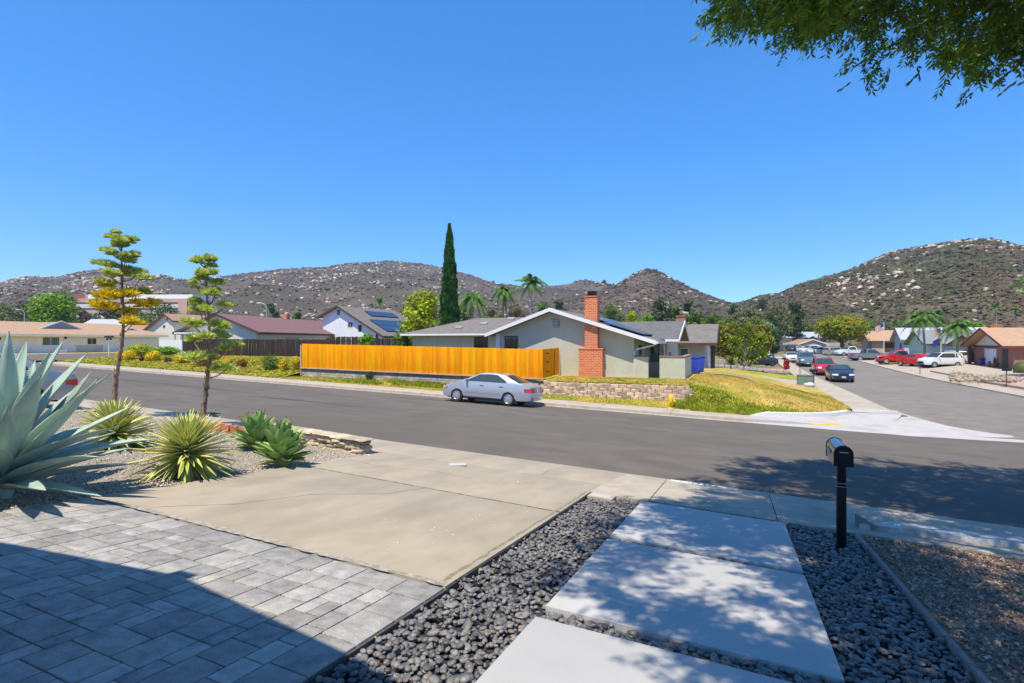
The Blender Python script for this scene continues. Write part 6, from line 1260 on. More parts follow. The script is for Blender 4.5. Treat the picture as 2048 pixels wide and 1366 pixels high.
def vehicle(kind, name, label, cat, colm, rimm=None, group=None, under_dark=False, plate=True, scale=1.0):
    S = SPEC[kind]; hw, belt, top = S['hw'], S['belt'], S['top']; L0 = S['prof'][0][0]; L1 = max(p[0] for p in S['prof']); Lm = min(p[0] for p in S['prof'])
    def warp(x, y, z):
        q = max(0, abs(x - (L1 + Lm) / 2) / ((L1 - Lm) / 2)); k = (1 - .13 * q ** 4) * (1 - S['tumble'] * max(0, (z - belt) / (top - belt)) * (1 if x > Lm + .3 else 1)) * (1 - .05 * max(0, (.62 - z) / .4) - .02 * max(0, (z - .62) / .4) * (z < belt))
        yy = y * k; e = (y / hw) ** 2; xx = x - ((.17 if x > 0 else .07) * e * q ** 3) * (1 if x > 0 else -1); return Vector((xx, yy, z + (.03 * (1 - e) if z > belt else .015 * (1 - e) * (z > .7))))
    t = thing(name, label, cat, (0, 0, 0), 0, group)
    sill = S['sill']; r = S['r'] + .055; outline = list(S['prof']); bot = arch(S['wf'], r, sill + .0) ; bot2 = arch(S['wr'], r, sill)
    poly = outline + bot + bot2
    bm = bmesh.new(); va = [bm.verts.new((x, -hw, z)) for x, z in poly]; vb = [bm.verts.new((x, hw, z)) for x, z in poly]; n = len(poly)
    bm.faces.new(va); bm.faces.new(vb[::-1]); 
    for i in range(n): bm.faces.new((va[(i+1) % n], va[i], vb[i], vb[(i+1) % n]))
    eds = [e for e in bm.edges if abs(e.verts[0].co.y - e.verts[1].co.y) < 1e-6]
    bmesh.ops.bevel(bm, geom=eds, offset=.035, segments=2, affect='EDGES', profile=.6, clamp_overlap=True)
    for co_, no in [((0, y, 0), (0, 1, 0)) for y in (-.6, -.3, 0, .3, .6)] + [((0, 0, belt), (0, 0, 1)), ((0, 0, .62), (0, 0, 1))] + [((x, 0, 0), (1, 0, 0)) for x in (-1.9, -1.5, -.9, -.3, .3, .9, 1.6, 2.0)]:
        bmesh.ops.bisect_plane(bm, geom=list(bm.verts) + list(bm.edges) + list(bm.faces), plane_co=co_, plane_no=no)
    for v in bm.verts: v.co = warp(*v.co)
    bmesh.ops.recalc_face_normals(bm, faces=list(bm.faces)); me = bpy.data.meshes.new('body'); bm.to_mesh(me); bm.free(); me.polygons.foreach_set('use_smooth', [True] * len(me.polygons)); me.set_sharp_from_angle(angle=R(32))
    link(me, 'body', colm, t)
    MB().box(L0 + .35, L1 - .4, -hw + .22, hw - .22, .2, .72).part('underbody', dark_m, t, local=True)
    def sidepoly(pts, nm, mat, off, par=t, th=.0):
        for sg in (-1, 1):
            vs = [warp(x, sg * hw, z) + Vector((0, sg * off, 0)) for x, z in pts]; mb_ = MB().add(vs, [tuple(range(len(vs)))[::-sg]]); o = mb_.part(nm, mat, par, local=True)
    for p_ in S['side']: sidepoly(p_, 'side_window', car_glass, .006)
    for nm, (lo, hi) in (('windshield', S['ws']), ('rear_window', S['rs'])):
        ys = lin(-1, 1, 6); V = []; sg = 1 if nm == 'windshield' else -1
        for (x, z) in (lo, hi):
            for y in ys: V.append(warp(x, y * hw * .93, z) + Vector((.02 * sg, 0, .018)))
        MB().add(V, [(i, i+1, 7+i+1, 7+i) if sg > 0 else (7+i, 7+i+1, i+1, i) for i in range(6)]).part(nm, car_glass, t, local=True, smooth=True)
    sidepoly([(S['side'][0][3][0] - .005, belt + .05), (S['side'][0][2][0] - .005, S['side'][0][2][1]), (S['side'][1][1][0] + .005, S['side'][1][1][1]), (S['side'][1][0][0] + .005, belt + .05)], 'pillar', plastic_m, .008)
    for x in S['seams']: sidepoly([(x - .005, sill + .05), (x + .005, sill + .05), (x + .005, belt - .01), (x - .005, belt - .01)], 'door_seam', dark_m, .004)
    sidepoly([(S['wr'] + r + .02, sill + .0), (S['wf'] - r - .02, sill + .0), (S['wf'] - r - .02, sill + .07), (S['wr'] + r + .02, sill + .07)], 'sill_trim', plastic_m, .006)
    for x in S['handles']: sidepoly([(x, belt - .17), (x + .2, belt - .17), (x + .2, belt - .13), (x, belt - .13)], 'door_handle', plastic_m, .012)
    sidepoly([(S['wr'] + r + .03, .50), (S['wf'] - r - .03, .50), (S['wf'] - r - .03, .545), (S['wr'] + r + .03, .545)], 'side_moulding', colm, .012)
    for sg in (-1, 1):
        hx, z0, z1 = S['hl']
        V = [warp(L1 - .03, sg * hw * .5, z0) , warp(L1 - .06, sg * hw * .5, z1), warp(hx + .02, sg * hw * 1.0, z1), warp(hx + .10, sg * hw * 1.0, z0), warp(L1 - .06, sg * hw * .85, z0), warp(L1 - .10, sg * hw * .85, z1)]
        V = [v + Vector((.035, sg * .012, 0)) for v in V]
        MB().add([V[0], V[4], V[5], V[1]], [(0, 1, 2, 3)]).add([V[4], V[3], V[2], V[5]], [(0, 1, 2, 3)]).part('headlight', lamp_clear, t, local=True)
        if kind == 'sedan': MB().add([warp(2.22, sg * hw, .64) + Vector((.03, sg * .016, 0)), warp(2.02, sg * hw, .64) + Vector((0, sg * .016, 0)), warp(2.02, sg * hw, .73) + Vector((0, sg * .016, 0)), warp(2.2, sg * hw, .72) + Vector((.03, sg * .016, 0))], [(0, 1, 2, 3)]).part('marker_lamp', lamp_amber, t, local=True)
        z0, z1 = S['tl']; y_in = .42 if kind == 'sedan' else .70
        def xat(z):
            pr = S['prof']; q = [(a, b) for a, b in zip(pr, pr[1:]) if a[0] < 0 and b[0] < 0 and min(a[1], b[1]) <= z <= max(a[1], b[1])]
            a, b = q[0]; return lerp(a[0], b[0], (z - a[1]) / (b[1] - a[1] + 1e-6))
        ys_ = [lerp(y_in, .985, k / 6) for k in range(7)]; mb_ = MB(); V = []
        for z in (z0, z1):
            for y in ys_: V.append(warp(xat(z), sg * hw * y, z) + Vector((-.016, 0, 0)))
        fs_ = [(k, k+1, 8+k, 7+k) for k in range(6)]; mb_.add(V, fs_ if sg < 0 else [f[::-1] for f in fs_])
        xs_ = [0, .1, .2, .32]; V = []
        for z in (z0, z1):
            for k, x in enumerate(xs_): V.append(warp(xat(z) + x, sg * hw, lerp(z, (z0 + z1) / 2, .25 * k / 3)) + Vector((-.016 if k == 0 else 0, sg * .012, 0)))
        mb_.add(V, [(k, k+1, 5+k, 4+k) for k in range(3)]); mb_.part('taillight', lamp_red, t, local=True)
        m_ = warp(S['mir'], sg * hw, belt + .06); MB().obox(m_ + Vector((0, sg * .10, .02)), (.11, .2, .13)).part('mirror', colm, t, local=True, bevel=.03)
        for wx in (S['wf'], S['wr']):
            Mr = Matrix.Rotation(R(90) * -sg, 3, 'X'); rr = S['r']; c = (wx, sg * (hw - .12), rr); wl2 = bpy.data.objects.new('wheel', None); C.objects.link(wl2); wl2.parent = t; wl2.location = c; POS[wl2] = Vector()
            MB().lathe([(rr * .62, -.10), (rr * .96, -.10), (rr, -.06), (rr, .06), (rr * .96, .10), (rr * .68, .10), (rr * .64, .085)], 26, (0, 0, 0), Mr).part('tyre', tyre_m, wl2, local=True, smooth=True)
            MB().lathe([(rr * .66, .04), (rr * .66, .092), (rr * .60, .100), (rr * .54, .088), (rr * .2, .104), (.0, .106)], 26, (0, 0, 0), Mr).part('rim', rimm or rim_m, wl2, local=True, smooth=True, angle=30)
            hb = MB()
            for k in range(8):
                q = k * math.pi / 4; cx, cz = rr * .50 * math.cos(q), rr * .50 * math.sin(q); hb.add([Mr @ Vector((cx + .028 * math.cos(q + w_), cz + .028 * math.sin(q + w_), .102)) for w_ in (0, 1.57, 3.14, 4.71)], [(0, 1, 2, 3)])
            hb.part('rim_holes', dark_m, wl2, local=True)
    if plate:
        MB().obox((Lm - .012, 0, sum(S['tl']) / 2 - .02), (.015, .32, .15)).part('licence_plate', plate_m, t, local=True); MB().obox((L1 + .005, 0, .46), (.015, .31, .15)).part('licence_plate', plate_m, t, local=True)
    MB().add([warp(L1 - .02, y * hw, z) + Vector((.028, 0, 0)) for z in (.58, .72) for y in (-.42, -.2, 0, .2, .42)], [(i, i+1, 5+i+1, 5+i) for i in range(4)]).part('grille', chrome_m if kind != 'sedan' else plastic_m, t, local=True)
    MB().add([warp(L1, y * hw, z) + Vector((.02, 0, 0)) for z in (.30, .40) for y in (-.6, -.3, 0, .3, .6)], [(i, i+1, 5+i+1, 5+i) for i in range(4)]).part('air_intake', plastic_m, t, local=True)
    MB().add([warp(Lm + .02, y * hw, z) + Vector((-.02, 0, 0)) for z in (.30, .38) for y in (-.7, -.3, 0, .3, .7)], [(5+i, 5+i+1, i+1, i) for i in range(4)]).part('bumper_trim', plastic_m if kind != 'sedan' else colm, t, local=True)
    if kind == 'pickup': MB().box(-2.62, -.95, -.78, .78, 1.085, 1.148).part('bed_cover', plastic_m, t, local=True)
    if kind == 'suv':
        for sg in (-1, 1): MB().tube([(-1.7, sg * .62, 1.76), (-1.5, sg * .64, 1.80), (0, sg * .66, 1.82), (.25, sg * .66, 1.76)], .022, 6).part('roof_rail', plastic_m, t, local=True)
    return t
def park(t, x, y, head, zf_):
    e = .6; z = zf_(x, y); nx_ = (zf_(x + e, y) - zf_(x - e, y)) / (2 * e); ny_ = (zf_(x, y + e) - zf_(x, y - e)) / (2 * e); n = Vector((-nx_, -ny_, 1)).normalized()
    d = Vector((math.cos(head), math.sin(head), 0)); d = (d - n * d.dot(n)).normalized(); y_ = n.cross(d); m = Matrix((d, y_, n)).transposed()
    t.rotation_euler = m.to_euler(); t.location = (x, y, z + .005); return t
silver = paint('silver_paint', (0.43, 0.46, 0.50), .35, .32); navy = paint('dark_navy_paint', (0.018, 0.024, 0.045)); red_p = paint('red_paint', (0.45, 0.012, 0.018)); red2 = paint('bright_red_paint', (0.62, 0.012, 0.012)); blue_p = paint('steel_blue_paint', (0.13, 0.21, 0.27), .3); white_p = paint('white_car_paint', (0.74, 0.75, 0.76)); grey_p = paint('grey_car_paint', (0.22, 0.24, 0.27), .3); black_p = paint('black_car_paint', (0.015, 0.015, 0.018)); lgrey = paint('pale_grey_paint', (0.36, 0.38, 0.43), .3); sage_p = paint('sage_car_paint', (0.30, 0.33, 0.28))
park(vehicle('sedan', 'parked_sedan', 'silver four door sedan parked at the far kerb below the orange fence', 'car', silver), -10.85, 23.15, math.pi, zroad)
park(vehicle('sedan', 'parked_sedan', 'pale grey car mostly hidden behind the huge agave', 'car', lgrey), -17.9, 6.75, -math.pi / 2, lambda t, s: zlot(t, s) + .012)
zs = lambda t, s: zside(s) + .012 + .05 * (1 - ((t - 11.85) / 4.7) ** 2)
def lane(u, v, z): p = at_z(u, v, z); return p
park(vehicle('sedan', 'parked_sedan', 'dark navy sedan facing out at the head of the kerbside row', 'car', navy, rim_dark), 8.35, 55.0, -math.pi / 2, zs)
park(vehicle('suv', 'parked_suv', 'red boxy suv parked behind the dark navy sedan', 'car', red_p), 8.3, 64.0, -math.pi / 2, zs)
park(vehicle('pickup', 'parked_pickup', 'steel blue pickup parked behind the red suv', 'pickup', blue_p), 8.3, 79.5, -math.pi / 2, zs)
park(vehicle('sedan', 'parked_sedan', 'white car half hidden behind the steel blue pickup', 'car', white_p), 7.4, 88.5, -math.pi / 2, zs)
park(vehicle('hatch', 'parked_car', 'pale car farthest along the kerbside row', 'car', white_p), 5.0, 106.5, -math.pi / 2 - .2, lambda t, s: zside(s) + .05)
zg0 = lambda t, s: zground(t, s) + .12
def parkd(v, u, d, head, z=None): p = at_d(u, 700, d); return park(v, p.x, p.y, head, (lambda t, s: z) if z is not None else zg0)
parkd(vehicle('suv', 'parked_suv', 'black open jeep at the end of the street', 'car', black_p), 1581, 112, TH + R(70), .98)
parkd(vehicle('sedan', 'parked_sedan', 'white sedan by the terrace wall at the street end', 'car', white_p), 1594, 121, TH + R(180), 1.05)
parkd(vehicle('suv', 'parked_suv', 'white suv before the grey garage house', 'car', white_p), 1620, 114, TH + R(190), .95)
parkd(vehicle('hatch', 'parked_car', 'white hatchback beside the white suv before the garage', 'car', white_p), 1637, 108, TH + R(180), .85)
parkd(vehicle('suv', 'parked_suv', 'old pale green car under the round shade tree', 'car', sage_p), 1672, 98, TH + R(10), .75)
parkd(vehicle('pickup', 'parked_pickup', 'white pickup under the round shade tree', 'pickup', white_p), 1699, 96, TH + R(185), .85)
parkd(vehicle('pickup', 'parked_pickup', 'grey pickup in the driveway right of the shade tree', 'pickup', grey_p), 1738, 80, TH + R(-8), .6)
parkd(vehicle('pickup', 'parked_pickup', 'bright red pickup in the driveway by the palm', 'pickup', red2), 1797, 70, TH + R(165), .55)
parkd(vehicle('hatch', 'parked_car', 'red hatchback beside the white suv and palm trunk', 'car', red2), 1833, 65, TH + R(100), .5)
parkd(vehicle('suv', 'parked_suv', 'silver white suv in the driveway between two palms', 'car', white_p), 1880, 62, TH + R(182), .5)
parkd(vehicle('suv', 'parked_suv', 'white suv behind the silver white suv', 'car', white_p), 1905, 70, TH + R(90), .55)
parkd(vehicle('suv', 'parked_suv', 'dark blue suv nosing out from behind the yucca clump', 'car', navy, rim_dark), 1516, 66, TH + R(-5), .45)
# ------------------------------------------------------------------ mailbox by the walk
mb0 = Vector((1.2, 7.75, zlot(1.2, 7.75) - .05)); mx = thing('mailbox', 'black metal mailbox on a square post among the pebbles', 'mailbox', mb0)
ph = 2.13 - mb0.z
MB().box(-.05, .05, -.05, .05, 0, ph - .42).part('post', metal_black, mx, local=True, bevel=.006); MB().box(-.046, .046, -.046, .046, ph - .42, ph - .06).part('post_sleeve', metal_black, mx, local=True, bevel=.004)
for z in (ph - .44, ph - .40): MB().box(-.054, .054, -.054, .054, z, z + .012).part('collar', M('scuffed_steel', (0.25, 0.25, 0.26), .4, .2, 30, metal=.6), mx, local=True)
prof_ = [(-.10, 0), (.10, 0), (.10, .15)] + [(.10 * math.cos(R(a)), .15 + .10 * math.sin(R(a))) for a in range(10, 171, 16)] + [(-.10, .15)]
zb_ = ph - .155
gloss = M('gloss_black', (0.014, 0.015, 0.018), .16, .1, spec=.6, coat=.5)
bx_ = MB().ext([(x, .44, zb_ + z) for x, z in prof_], (0, -.60, 0)).part('box', gloss, mx, local=True, smooth=True, angle=50)
MB().ext([(x * 1.05, -.152, zb_ + z * 1.03 - .004) for x, z in prof_], (0, -.018, 0)).part('back_plate', metal_black, mx, local=True)
MB().ext([(x * 1.05, .462, zb_ + z * 1.03 - .004) for x, z in prof_], (0, -.02, 0)).part('door', metal_black, mx, local=True)
MB().box(-.045, .05, -.178, -.171, zb_ + .165, zb_ + .175).part('label_slot', metal_grey, mx, local=True)
fl = MB().box(-.112, -.102, .1, .34, zb_ + .1, zb_ + .15).part('flag', M('faded_flag', (0.42, 0.38, 0.34), .5, .1), mx, local=True)
# ------------------------------------------------------------------ hydrant
hy = at_s(1342, 812, 26.02); hz = zfar(hy.x) + .1; hd = thing('fire_hydrant', 'yellow fire hydrant at the edge of the corner lawn', 'hydrant', (hy.x, hy.y, hz)); yel = M('hydrant_yellow', (0.80, 0.50, 0.008), .45, .06, 8)
MB().lathe([(.15, 0), (.15, .04), (.105, .05), (.10, .40), (.13, .41), (.13, .45), (.11, .46)], 18).part('barrel', yel, hd, local=True, smooth=True)
MB().lathe([(.12, .45), (.125, .50), (.11, .58), (.07, .64), (.03, .66), (.03, .71), (.0, .71)], 18).part('bonnet', yel, hd, local=True, smooth=True)
for a in (0, 90, 180): Mr = Matrix.Rotation(R(a - 90), 3, 'Z') @ Matrix.Rotation(R(90), 3, 'Y'); MB().lathe([(.055, 0), (.055, .14), (.07, .14), (.07, .19), (.03, .19), (.03, .22)], 12, (0, 0, .36), Mr).part('outlet', yel, hd, local=True, smooth=True)
# ------------------------------------------------------------------ utility box, mailboxes, bins, rocks
ub = at_z(1611, 768, .25); bx2 = thing('utility_cabinet', 'green metal utility cabinet on the lawn by the side street', 'cabinet', (ub.x, ub.y, zcorner(ub.x, ub.y))); gm_ = M('cabinet_green', (0.16, 0.22, 0.17), .5, .08, 4)
MB().box(-.55, .55, -.45, .45, -.1, .70).part('body', gm_, bx2, local=True, bevel=.02); MB().box(-.58, .58, -.48, .48, .70, .76).part('lid', gm_, bx2, local=True, bevel=.015); MB().box(-.6, .6, -.5, .5, -.12, .02).part('base', walk_conc, bx2, local=True)
MB().box(-.005, .005, -.465, -.45, .05, .66).part('door_seam', dark_m, bx2, local=True); MB().box(.06, .1, -.47, -.45, .3, .42).part('latch', metal_grey, bx2, local=True)
rk_ = at_z(1614, 768, .3); Vb, Fb = ico(2); Vb = Vb * (1 + .18 * np.array([mnoise.noise(tuple(v * 1.7)) for v in Vb]))[:, None] * np.array([.38, .28, .2]); o = link(np_mesh('garden_rock', Vb, Fb, True), 'garden_rock', M('pale_rock', (0.60, 0.55, 0.48), .9, .1, 6)); o.location = (rk_.x + .1, rk_.y - .5, zcorner(rk_.x, rk_.y) + .08); tagprops(o, 'pale garden rock in front of the green utility cabinet', 'rock')
def street_box(label, p, dark=True, h=1.05):
    t = thing('street_mailbox', label, 'mailbox', p); MB().tube([(0, 0, -.1), (0, 0, h)], .035, 6).part('post', trim_brown, t, local=True)
    pr = [(-.09, 0), (.09, 0), (.09, .12)] + [(.09 * math.cos(R(a)), .12 + .09 * math.sin(R(a))) for a in range(15, 166, 25)] + [(-.09, .12)]
    MB().ext([(-.26, x, h + z) for x, z in pr], (.52, 0, 0)).part('box', metal_black if dark else metal_grey, t, local=True, smooth=True, angle=50); MB().box(.262, .275, -.095, .095, h, h + .2).part('door', metal_black, t, local=True); return t
for (u, v, z, lb) in ((1627, 772, .2, 'dark mailbox on a post beside the green utility cabinet'), (1600, 752, .22, 'dark mailbox on a post beside the red suv'), (1568, 736, .25, 'thin post mailbox beside the blue pickup'), (1840, 748, .2, 'dark mailbox on the sidewalk edge before the palm'), (2013, 770, .25, 'dark mailbox standing before the rock garden of the brick house'), (1762, 733, .25, 'small mailbox post at the red pickup drive'), (1710, 722, .3, 'small mailbox post by the grey pickup')):
    p = at_z(u, v, z); street_box(lb, (p.x, p.y, p.z))
blue_bin = M('blue_bin', (0.03, 0.07, 0.42), .45, .05); purple_bin = M('purple_bin', (0.10, 0.03, 0.25), .45, .05)
def bin_(label, p, m_, rot=0):
    t = thing('wheelie_bin', label, 'bin', p, rot); MB().add([(-.24, -.27, .05), (.24, -.27, .05), (.24, .27, .05), (-.24, .27, .05), (-.3, -.33, 1.0), (.3, -.33, 1.0), (.3, .33, 1.0), (-.3, .33, 1.0)], [(3,2,1,0),(4,5,6,7),(0,1,5,4),(1,2,6,5),(2,3,7,6),(3,0,4,7)]).part('body', m_, t, local=True, bevel=.02)
    MB().box(-.32, .32, -.36, .36, 1.005, 1.07).part('lid', m_, t, local=True, bevel=.02); MB().tube([(-.3, .37, .95), (.3, .37, .95)], .02, 6).part('handle', m_, t, local=True)
    for sg in (-1, 1): MB().lathe([(.1, -.03), (.1, .03)], 12, (sg * .26, .28, .1), Matrix.Rotation(R(90), 3, 'Y')).part('wheel', tyre_m, t, local=True)
p = at_t(1391, 752, -2.2); bin_('blue wheeled bin beside the courtyard wall', (-2.5, 36.0, zcorner(-2.5, 36.0)), blue_bin); bin_('blue wheeled bin behind the other blue bin', (-2.35, 38.0, zcorner(-2.35, 38.0)), blue_bin, .3)
p = at_d(1965, 735, 61); bin_('purple wheeled bin between the brick house and dark garage', (p.x, p.y, .55), purple_bin)
# pots, cactus by the brick house
terra = M('terracotta', (0.42, 0.15, 0.07), .85, .1, 8)
for (u, d, s, lb) in ((1979, 58.5, 1.0, 'terracotta pot left of the white garage door'), (1989, 58, 1.2, 'terracotta pot with a small cactus before the white garage door'), (2004, 58, .9, 'low terracotta pot right of the cactus pot'), (2016, 57, 1.1, 'dark planter pot with green plant at the brick house entry')):
    p = at_d(u, 735, d); t = thing('plant_pot', lb, 'pot', (p.x, p.y, .55)); MB().lathe([(.18*s, 0), (.27*s, .42*s), (.3*s, .42*s), (.3*s, .5*s), (.25*s, .5*s), (.24*s, .42*s)], 14).part('pot', terra if 'dark' not in lb else plastic_m, t, local=True, smooth=True)
    MB().tube([(0, 0, .4*s), (.02, 0, .8*s), (0, 0, (1.1 if 'cactus' in lb else .7) * s)], [.09*s, .1*s, .03], 7).part('plant', lf_oak, t, local=True)
p = at_d(2045, 757, 50); t = thing('barrel_cactus', 'large round green cactus at the right edge of the rock garden', 'cactus', (p.x, p.y, .3)); MB().lathe([(.3, -.1), (.62, .2), (.7, .6), (.6, 1.0), (.3, 1.3), (.05, 1.35)], 22).part('body', lf_olive, t, local=True, smooth=True)
# rock garden, terraces and lawns along the right of the side street
p0, p1 = at_z(1905, 760, .3), at_z(2060, 768, .3)
Vb, Fb = ico(1); n = 420; f = rng.random(n); u_ = 1900 + 160 * rng.random(n); v_ = 742 + 20 * rng.random(n); PP = np.array([at_z(a, b, .35)[:] for a, b in zip(u_, v_)]); SS = rng.uniform(.06, .17, (n, 1)) * rng.uniform(.7, 1.3, (n, 3))
tagprops(link(scatter('garden_rocks', PP, SS, Vb, Fb, .5, False, .12), 'garden_rocks', M('garden_stone', (0.34, 0.265, 0.19), .9, .15, 3, island=.3)), 'bed of rounded tan stones before the brick house', 'rocks', kind='stuff')
pinkish = M('pink_gravel', (0.46, 0.32, 0.25), .95, .1, 2, bump=.5)
def yard(nm, t0, t1, s0, s1, mat, dz=.0): return tagprops(strip(nm, lambda t, s: (t, s, zside(s) + .11 + lerp(0.0, .42, sm(18.2, 24, t)) + dz), lin(t0, t1, 6), lin(s0, s1, 8), mat), kind='structure')
yard('gravel_yard', 18.2, 30, 36, 62, pinkish); yard('garage_drive', 18.2, 27.4, 62.2, 84, walk_conc, .01); yard('front_lawn', 18.2, 25.8, 84.2, 89, lawn_green, .02); yard('garage_drive', 18.2, 25.9, 89.2, 97, walk_conc, .02); yard('front_lawn', 18.2, 25.9, 97.2, 108, lawn_green, .02)
stepm = M('low_block_edging', (0.36, 0.30, 0.25), .9, .15, 5)
for (sa, sb, ta, lb) in ((40, 60, 18.6, 'low stone edging along the pink gravel yard'), (62, 70, 19.0, 'low stone edging beside the palm drive')):
    e = thing('stone_edging', lb, 'edging', (ta, sa, .1))
    for i in range(int((sb - sa) / .8)): s = sa + i * .8; wbox(I, ta, ta + .3, s + .01, s + .78, zside(s) + .05, zside(s) + .30).part('stone', stepm, e)
# left side of the side street: drive, second lawn, block edging
def zl2(t, s): return max(zground(t, s), zside(s)) + .14
tagprops(strip('second_drive', lambda t, s: (t, s, lerp(.85, zside(s) + .13, sm(-2, 5.3, t))), lin(-2.4, 5.3, 8), lin(44.0, 53.5, 6), walk_conc), kind='structure')
tagprops(strip('second_lawn', lambda t, s: (t, s, lerp(.72, zside(s) + .14, sm(-2, 5.3, t)) + .02), lin(-4, 5.3, 8), lin(53.6, 60, 6), lawn_green), kind='structure')
tagprops(strip('house_path', lambda t, s: (t, s, zcorner(t, s) + .03), lin(-2.5, 1.2, 8), [36.2, 37.3], walk_conc), kind='structure')
e = thing('garden_edging', 'curved grey block edging around the yucca clump', 'edging', (0, 60.5, .5))
for i in range(15):
    x = -4.0 + i * .62; y = 60.6 + .05 * (i - 7) ** 2 * .3; MB().obox((x, y, lerp(.82, .3, sm(-2, 5, x)) + .1), (.5, .3, .32), Matrix.Rotation(random.uniform(-.1, .1), 3, 'Z')).part('block', new_conc, e, bevel=.02)
t = thing('red_plant', 'bright red leaved plant on the sidewalk edge near the yuccas', 'plant', (5.0, 66, zside(66) + .2)); link(foliage('foliage', [(0, 0, .6, .3, .3, .5), (.1, 0, 1.0, .25, .25, .35)], 400, .10), 'foliage', M('crimson_leaf', (0.42, 0.02, 0.03), .6, .3, 3, island=.4, transl=.2), t)
tagprops(MB().box(-1.5, 5.0, 63, 68, .1, .42).part('brick_terrace', M('terracotta_paving', (0.48, 0.22, 0.15), .9, .1, 3)), 'low terracotta paved terrace beside the side street', 'terrace')
# ------------------------------------------------------------------ flags
def flag(label, u, vt, vb, d, zb, extra=False):
    p = at_d(u, vb, d); top = at_d(u, vt, d).z; t = thing('flagpole', label, 'flagpole', (p.x, p.y, zb)); H = top - zb; MB().tube([(0, 0, -.2), (0, 0, H)], [.06, .035], 8).part('pole', trim_white, t, local=True); MB().lathe([(.0, H), (.07, H + .05), (.0, H + .12)], 8).part('finial', metal_grey, t, local=True)
    redf = MATS.get('flag_red') or M('flag_red', (0.50, 0.03, 0.04), .8, .05); whf = MATS.get('flag_white') or M('flag_white', (0.72, 0.70, 0.70), .8, .03); blf = MATS.get('flag_blue') or M('flag_blue', (0.03, 0.05, 0.22), .8, .05)
    def cloth(W_, Hh, z0):
        fl_ = bpy.data.objects.new('flag', None); C.objects.link(fl_); fl_.parent = t; fl_.location = (0, 0, 0); POS[fl_] = Vector()
        def q(f, g): x = -W_ * f * .8; return Vector((x * CT, x * ST + .08 * math.sin(f * 7), z0 - Hh * g - .55 * f * W_ * .6))
        for i in range(13):
            x0 = .4 if i < 7 else 0
            MB().add([q(lerp(x0, 1, a / 8), i / 13) for a in range(9)] + [q(lerp(x0, 1, a / 8), (i + 1) / 13) for a in range(9)], [(a, a+1, 9+a+1, 9+a) for a in range(8)]).part('stripe', redf if i % 2 == 0 else whf, fl_, local=True)
        cn = MB().add([q(.4 * a / 4, 0) for a in range(5)] + [q(.4 * a / 4, 7 / 13) for a in range(5)], [(a, a+1, 5+a+1, 5+a) for a in range(4)]).part('canton', blf, fl_, local=True)
    cloth(1.7, 1.0, H - .1)
    if extra:
        def q2(f, g): x = -1.5 * f * .8; return Vector((x * CT, x * ST + .08 * math.sin(f * 6), H - 1.55 - .9 * g - .5 * f))
        MB().add([q2(a / 8, 0) for a in range(9)] + [q2(a / 8, 1) for a in range(9)], [(a, a+1, 9+a+1, 9+a) for a in range(8)]).part('second_flag', blf, t, local=True)
flag('white flagpole with a striped flag by the tall pale blue house', 1768, 645, 712, 84, .6); flag('white flagpole with a striped flag and a dark blue flag below', 1882, 654, 700, 78, .6, True)
# ------------------------------------------------------------------ street lamps, street sign
def lamp(label, u, vtop, d, zb, side=-1, arm=1.6):
    p = at_d(u, vtop, d); t = thing('street_lamp', label, 'street lamp', (p.x, p.y, zb)); H = p.z - zb; ax_ = Vector((CT, ST, 0)) * side
    pts = [Vector((0, 0, 0)), Vector((0, 0, H * .9))] + [Vector((0, 0, H * .9)) + ax_ * arm * (1 - math.cos(R(a))) * .6 + Vector((0, 0, H * .1 * math.sin(R(a)))) for a in (25, 50, 75, 90)]
    MB().tube(pts, [.12, .08, .07, .06, .05, .045], 8).part('pole', metal_grey, t, local=True, smooth=True); e_ = pts[-1]; MB().obox(e_ + ax_ * .3, (.7, .28, .14), Matrix.Rotation(TH, 3, 'Z')).part('lamp_head', trim_white, t, local=True, bevel=.03)
lamp('grey curved street lamp left of the bright dense tree', 49, 619, 105, 2.0); lamp('grey street lamp behind the maroon roof', 533, 606, 90, 2.0); lamp('grey street lamp among the bronze trees', 1548, 646, 88, .6)
p = at_z(218, 725, 2.0); p = at_d(218, 722, 52); sg_ = thing('street_sign', 'dark street name sign on a white pole at the far corner', 'street sign', (p.x, p.y, 1.75)); H = at_d(218, 676, 52).z - 1.75
MB().tube([(0, 0, -.2), (0, 0, H)], .045, 8).part('pole', trim_white, sg_, local=True); Rz = Matrix.Rotation(TH, 3, 'Z'); MB().obox((0, 0, H + .12), (.95, .02, .2), Rz).part('name_plate', M('dark_sign', (0.03, 0.045, 0.04), .5, .1), sg_, local=True); MB().obox((0, 0, H - .1), (.5, .02, .18), Matrix.Rotation(TH + 1.2, 3, 'Z')).part('name_plate', MATS['dark_sign'], sg_, local=True); MB().obox((0, 0, H + .01), (.1, .1, .06)).part('bracket', metal_black, sg_, local=True)
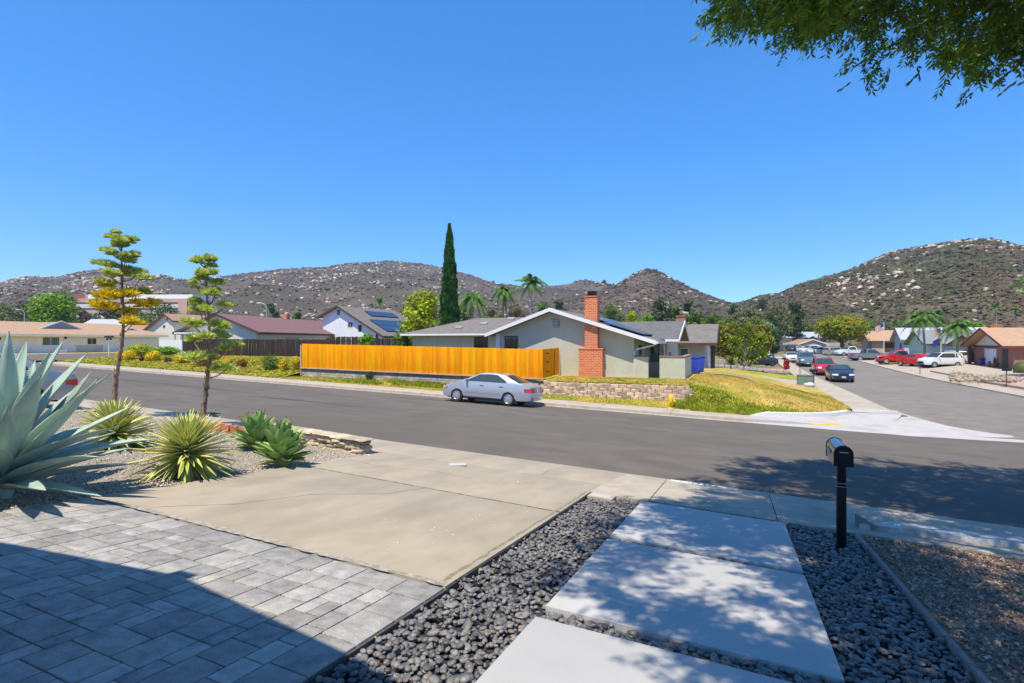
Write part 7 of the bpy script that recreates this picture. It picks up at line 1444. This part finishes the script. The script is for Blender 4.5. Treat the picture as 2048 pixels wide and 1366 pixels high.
# ------------------------------------------------------------------ dry stone wall by the drive
stone_m = M('flagstone', (0.50, 0.41, 0.29), .9, .2, 9, bump=.7, bscale=30, objr=.3, hue=.015); stone_cap = M('pale_flagstone', (0.66, 0.62, 0.57), .85, .06, 6, bump=.4, objr=.06)
dsw = thing('stone_wall', 'low dry stacked flagstone wall with pale cap beside the driveway', 'wall', (-8.3, 9.3, zlot(-8.3, 9.3)))
rs_ = random.Random(21); sm_ = []
for k in range(5):
    m = MB().box(-.5, .5, -.5, .5, -.5, .5).mesh('stone', bevel=.12)
    for v in m.vertices: v.co += Vector((rs_.uniform(-.06, .06), rs_.uniform(-.06, .06), rs_.uniform(-.05, .05)))
    sm_.append(m)
def wall_at(f): t = lerp(-7.15, -10.6, f); return t, lerp(9.15, 9.5, f)
for j in range(5):
    f = 0.0
    while f < 1:
        w = rs_.uniform(.11, .30); t, s = wall_at(f + w / 7); h = rs_.uniform(.045, .07)
        piece(sm_[rs_.randrange(5)], 'stone', dsw, Matrix.Translation(Vector((t, s + rs_.uniform(-.03, .03), zlot(t, s) - .01 + j * .052)) - POS[dsw]) @ Matrix.Rotation(rs_.uniform(-.12, .12), 4, 'Z') @ Matrix.Rotation(rs_.uniform(-.06, .06), 4, 'Y') @ Matrix.Diagonal((w, rs_.uniform(.22, .32), h, 1)), stone_m); f += w / 3.5 * .98
f = 0
while f < 1:
    w = rs_.uniform(.35, .6); t, s = wall_at(min(1, f + w / 7)); piece(sm_[rs_.randrange(5)], 'cap_stone', dsw, Matrix.Translation(Vector((t, s, zlot(t, s) + .265)) - POS[dsw]) @ Matrix.Rotation(.0418, 4, 'Y') @ Matrix.Rotation(-.1, 4, 'Z') @ Matrix.Diagonal((w, .36, .035, 1)), stone_cap); f += w / 3.5
# terracotta edging tiles behind the wall end
te = thing('terracotta_edging', 'row of orange terracotta bricks behind the striped yucca', 'edging', (-11.3, 8.9, zlot(-11.3, 8.9)))
for i in range(9): t = -9.9 - i * .24; MB().obox((t, 8.85 + .03 * math.sin(i), zlot(t, 8.85) + .13), (.22, .12, .20), Matrix.Rotation(.05 * math.sin(i * 3), 3, 'Z')).part('brick', M('terracotta_%d' % i, (0.50, 0.16, 0.07), .85, .1, 8) if i == 0 else MATS['terracotta_0'], te, bevel=.01)
# small dead leaf tufts by the yuccas, loose stones on the drive
n = 34; t = rng.uniform(-6.6, -2.6, n); s = rng.uniform(4.2, 9, n); t[:24] = rng.normal(-3.1, .35, 24); s[:24] = rng.normal(5.2, .45, 24); PP = np.stack([t, s, 1.75 - .0968 * s - .0418 * t + .008], 1); SS = rng.uniform(.003, .011, (n, 1)) * np.array([1.3, 1, .6])
tagprops(link(scatter('paint_chips', PP, SS, Vb, Fb, .4), 'paint_chips', white_paint), 'small white chips scattered on the driveway', 'chips', kind='stuff')

# ------------------------------------------------------------------ thin summer haze over the whole valley
hz_ = MB().box(-1750, 1750, -450, 1750, -2.4, 175)
hm = bpy.data.materials.new('haze_air'); hm.use_nodes = True; hn = hm.node_tree.nodes; hn.clear(); ho = hn.new('ShaderNodeOutputMaterial'); pv_ = hn.new('ShaderNodeVolumePrincipled')
pv_.inputs['Color'].default_value = (0.80, 0.88, 1.0, 1); pv_.inputs['Density'].default_value = 0.00022; pv_.inputs['Anisotropy'].default_value = 0.2
hm.node_tree.links.new(pv_.outputs['Volume'], ho.inputs['Volume'])
tagprops(hz_.part('haze', hm), 'thin pale haze hanging in the air of the valley', 'haze', kind='stuff')
sc.cycles.volume_bounces = 0
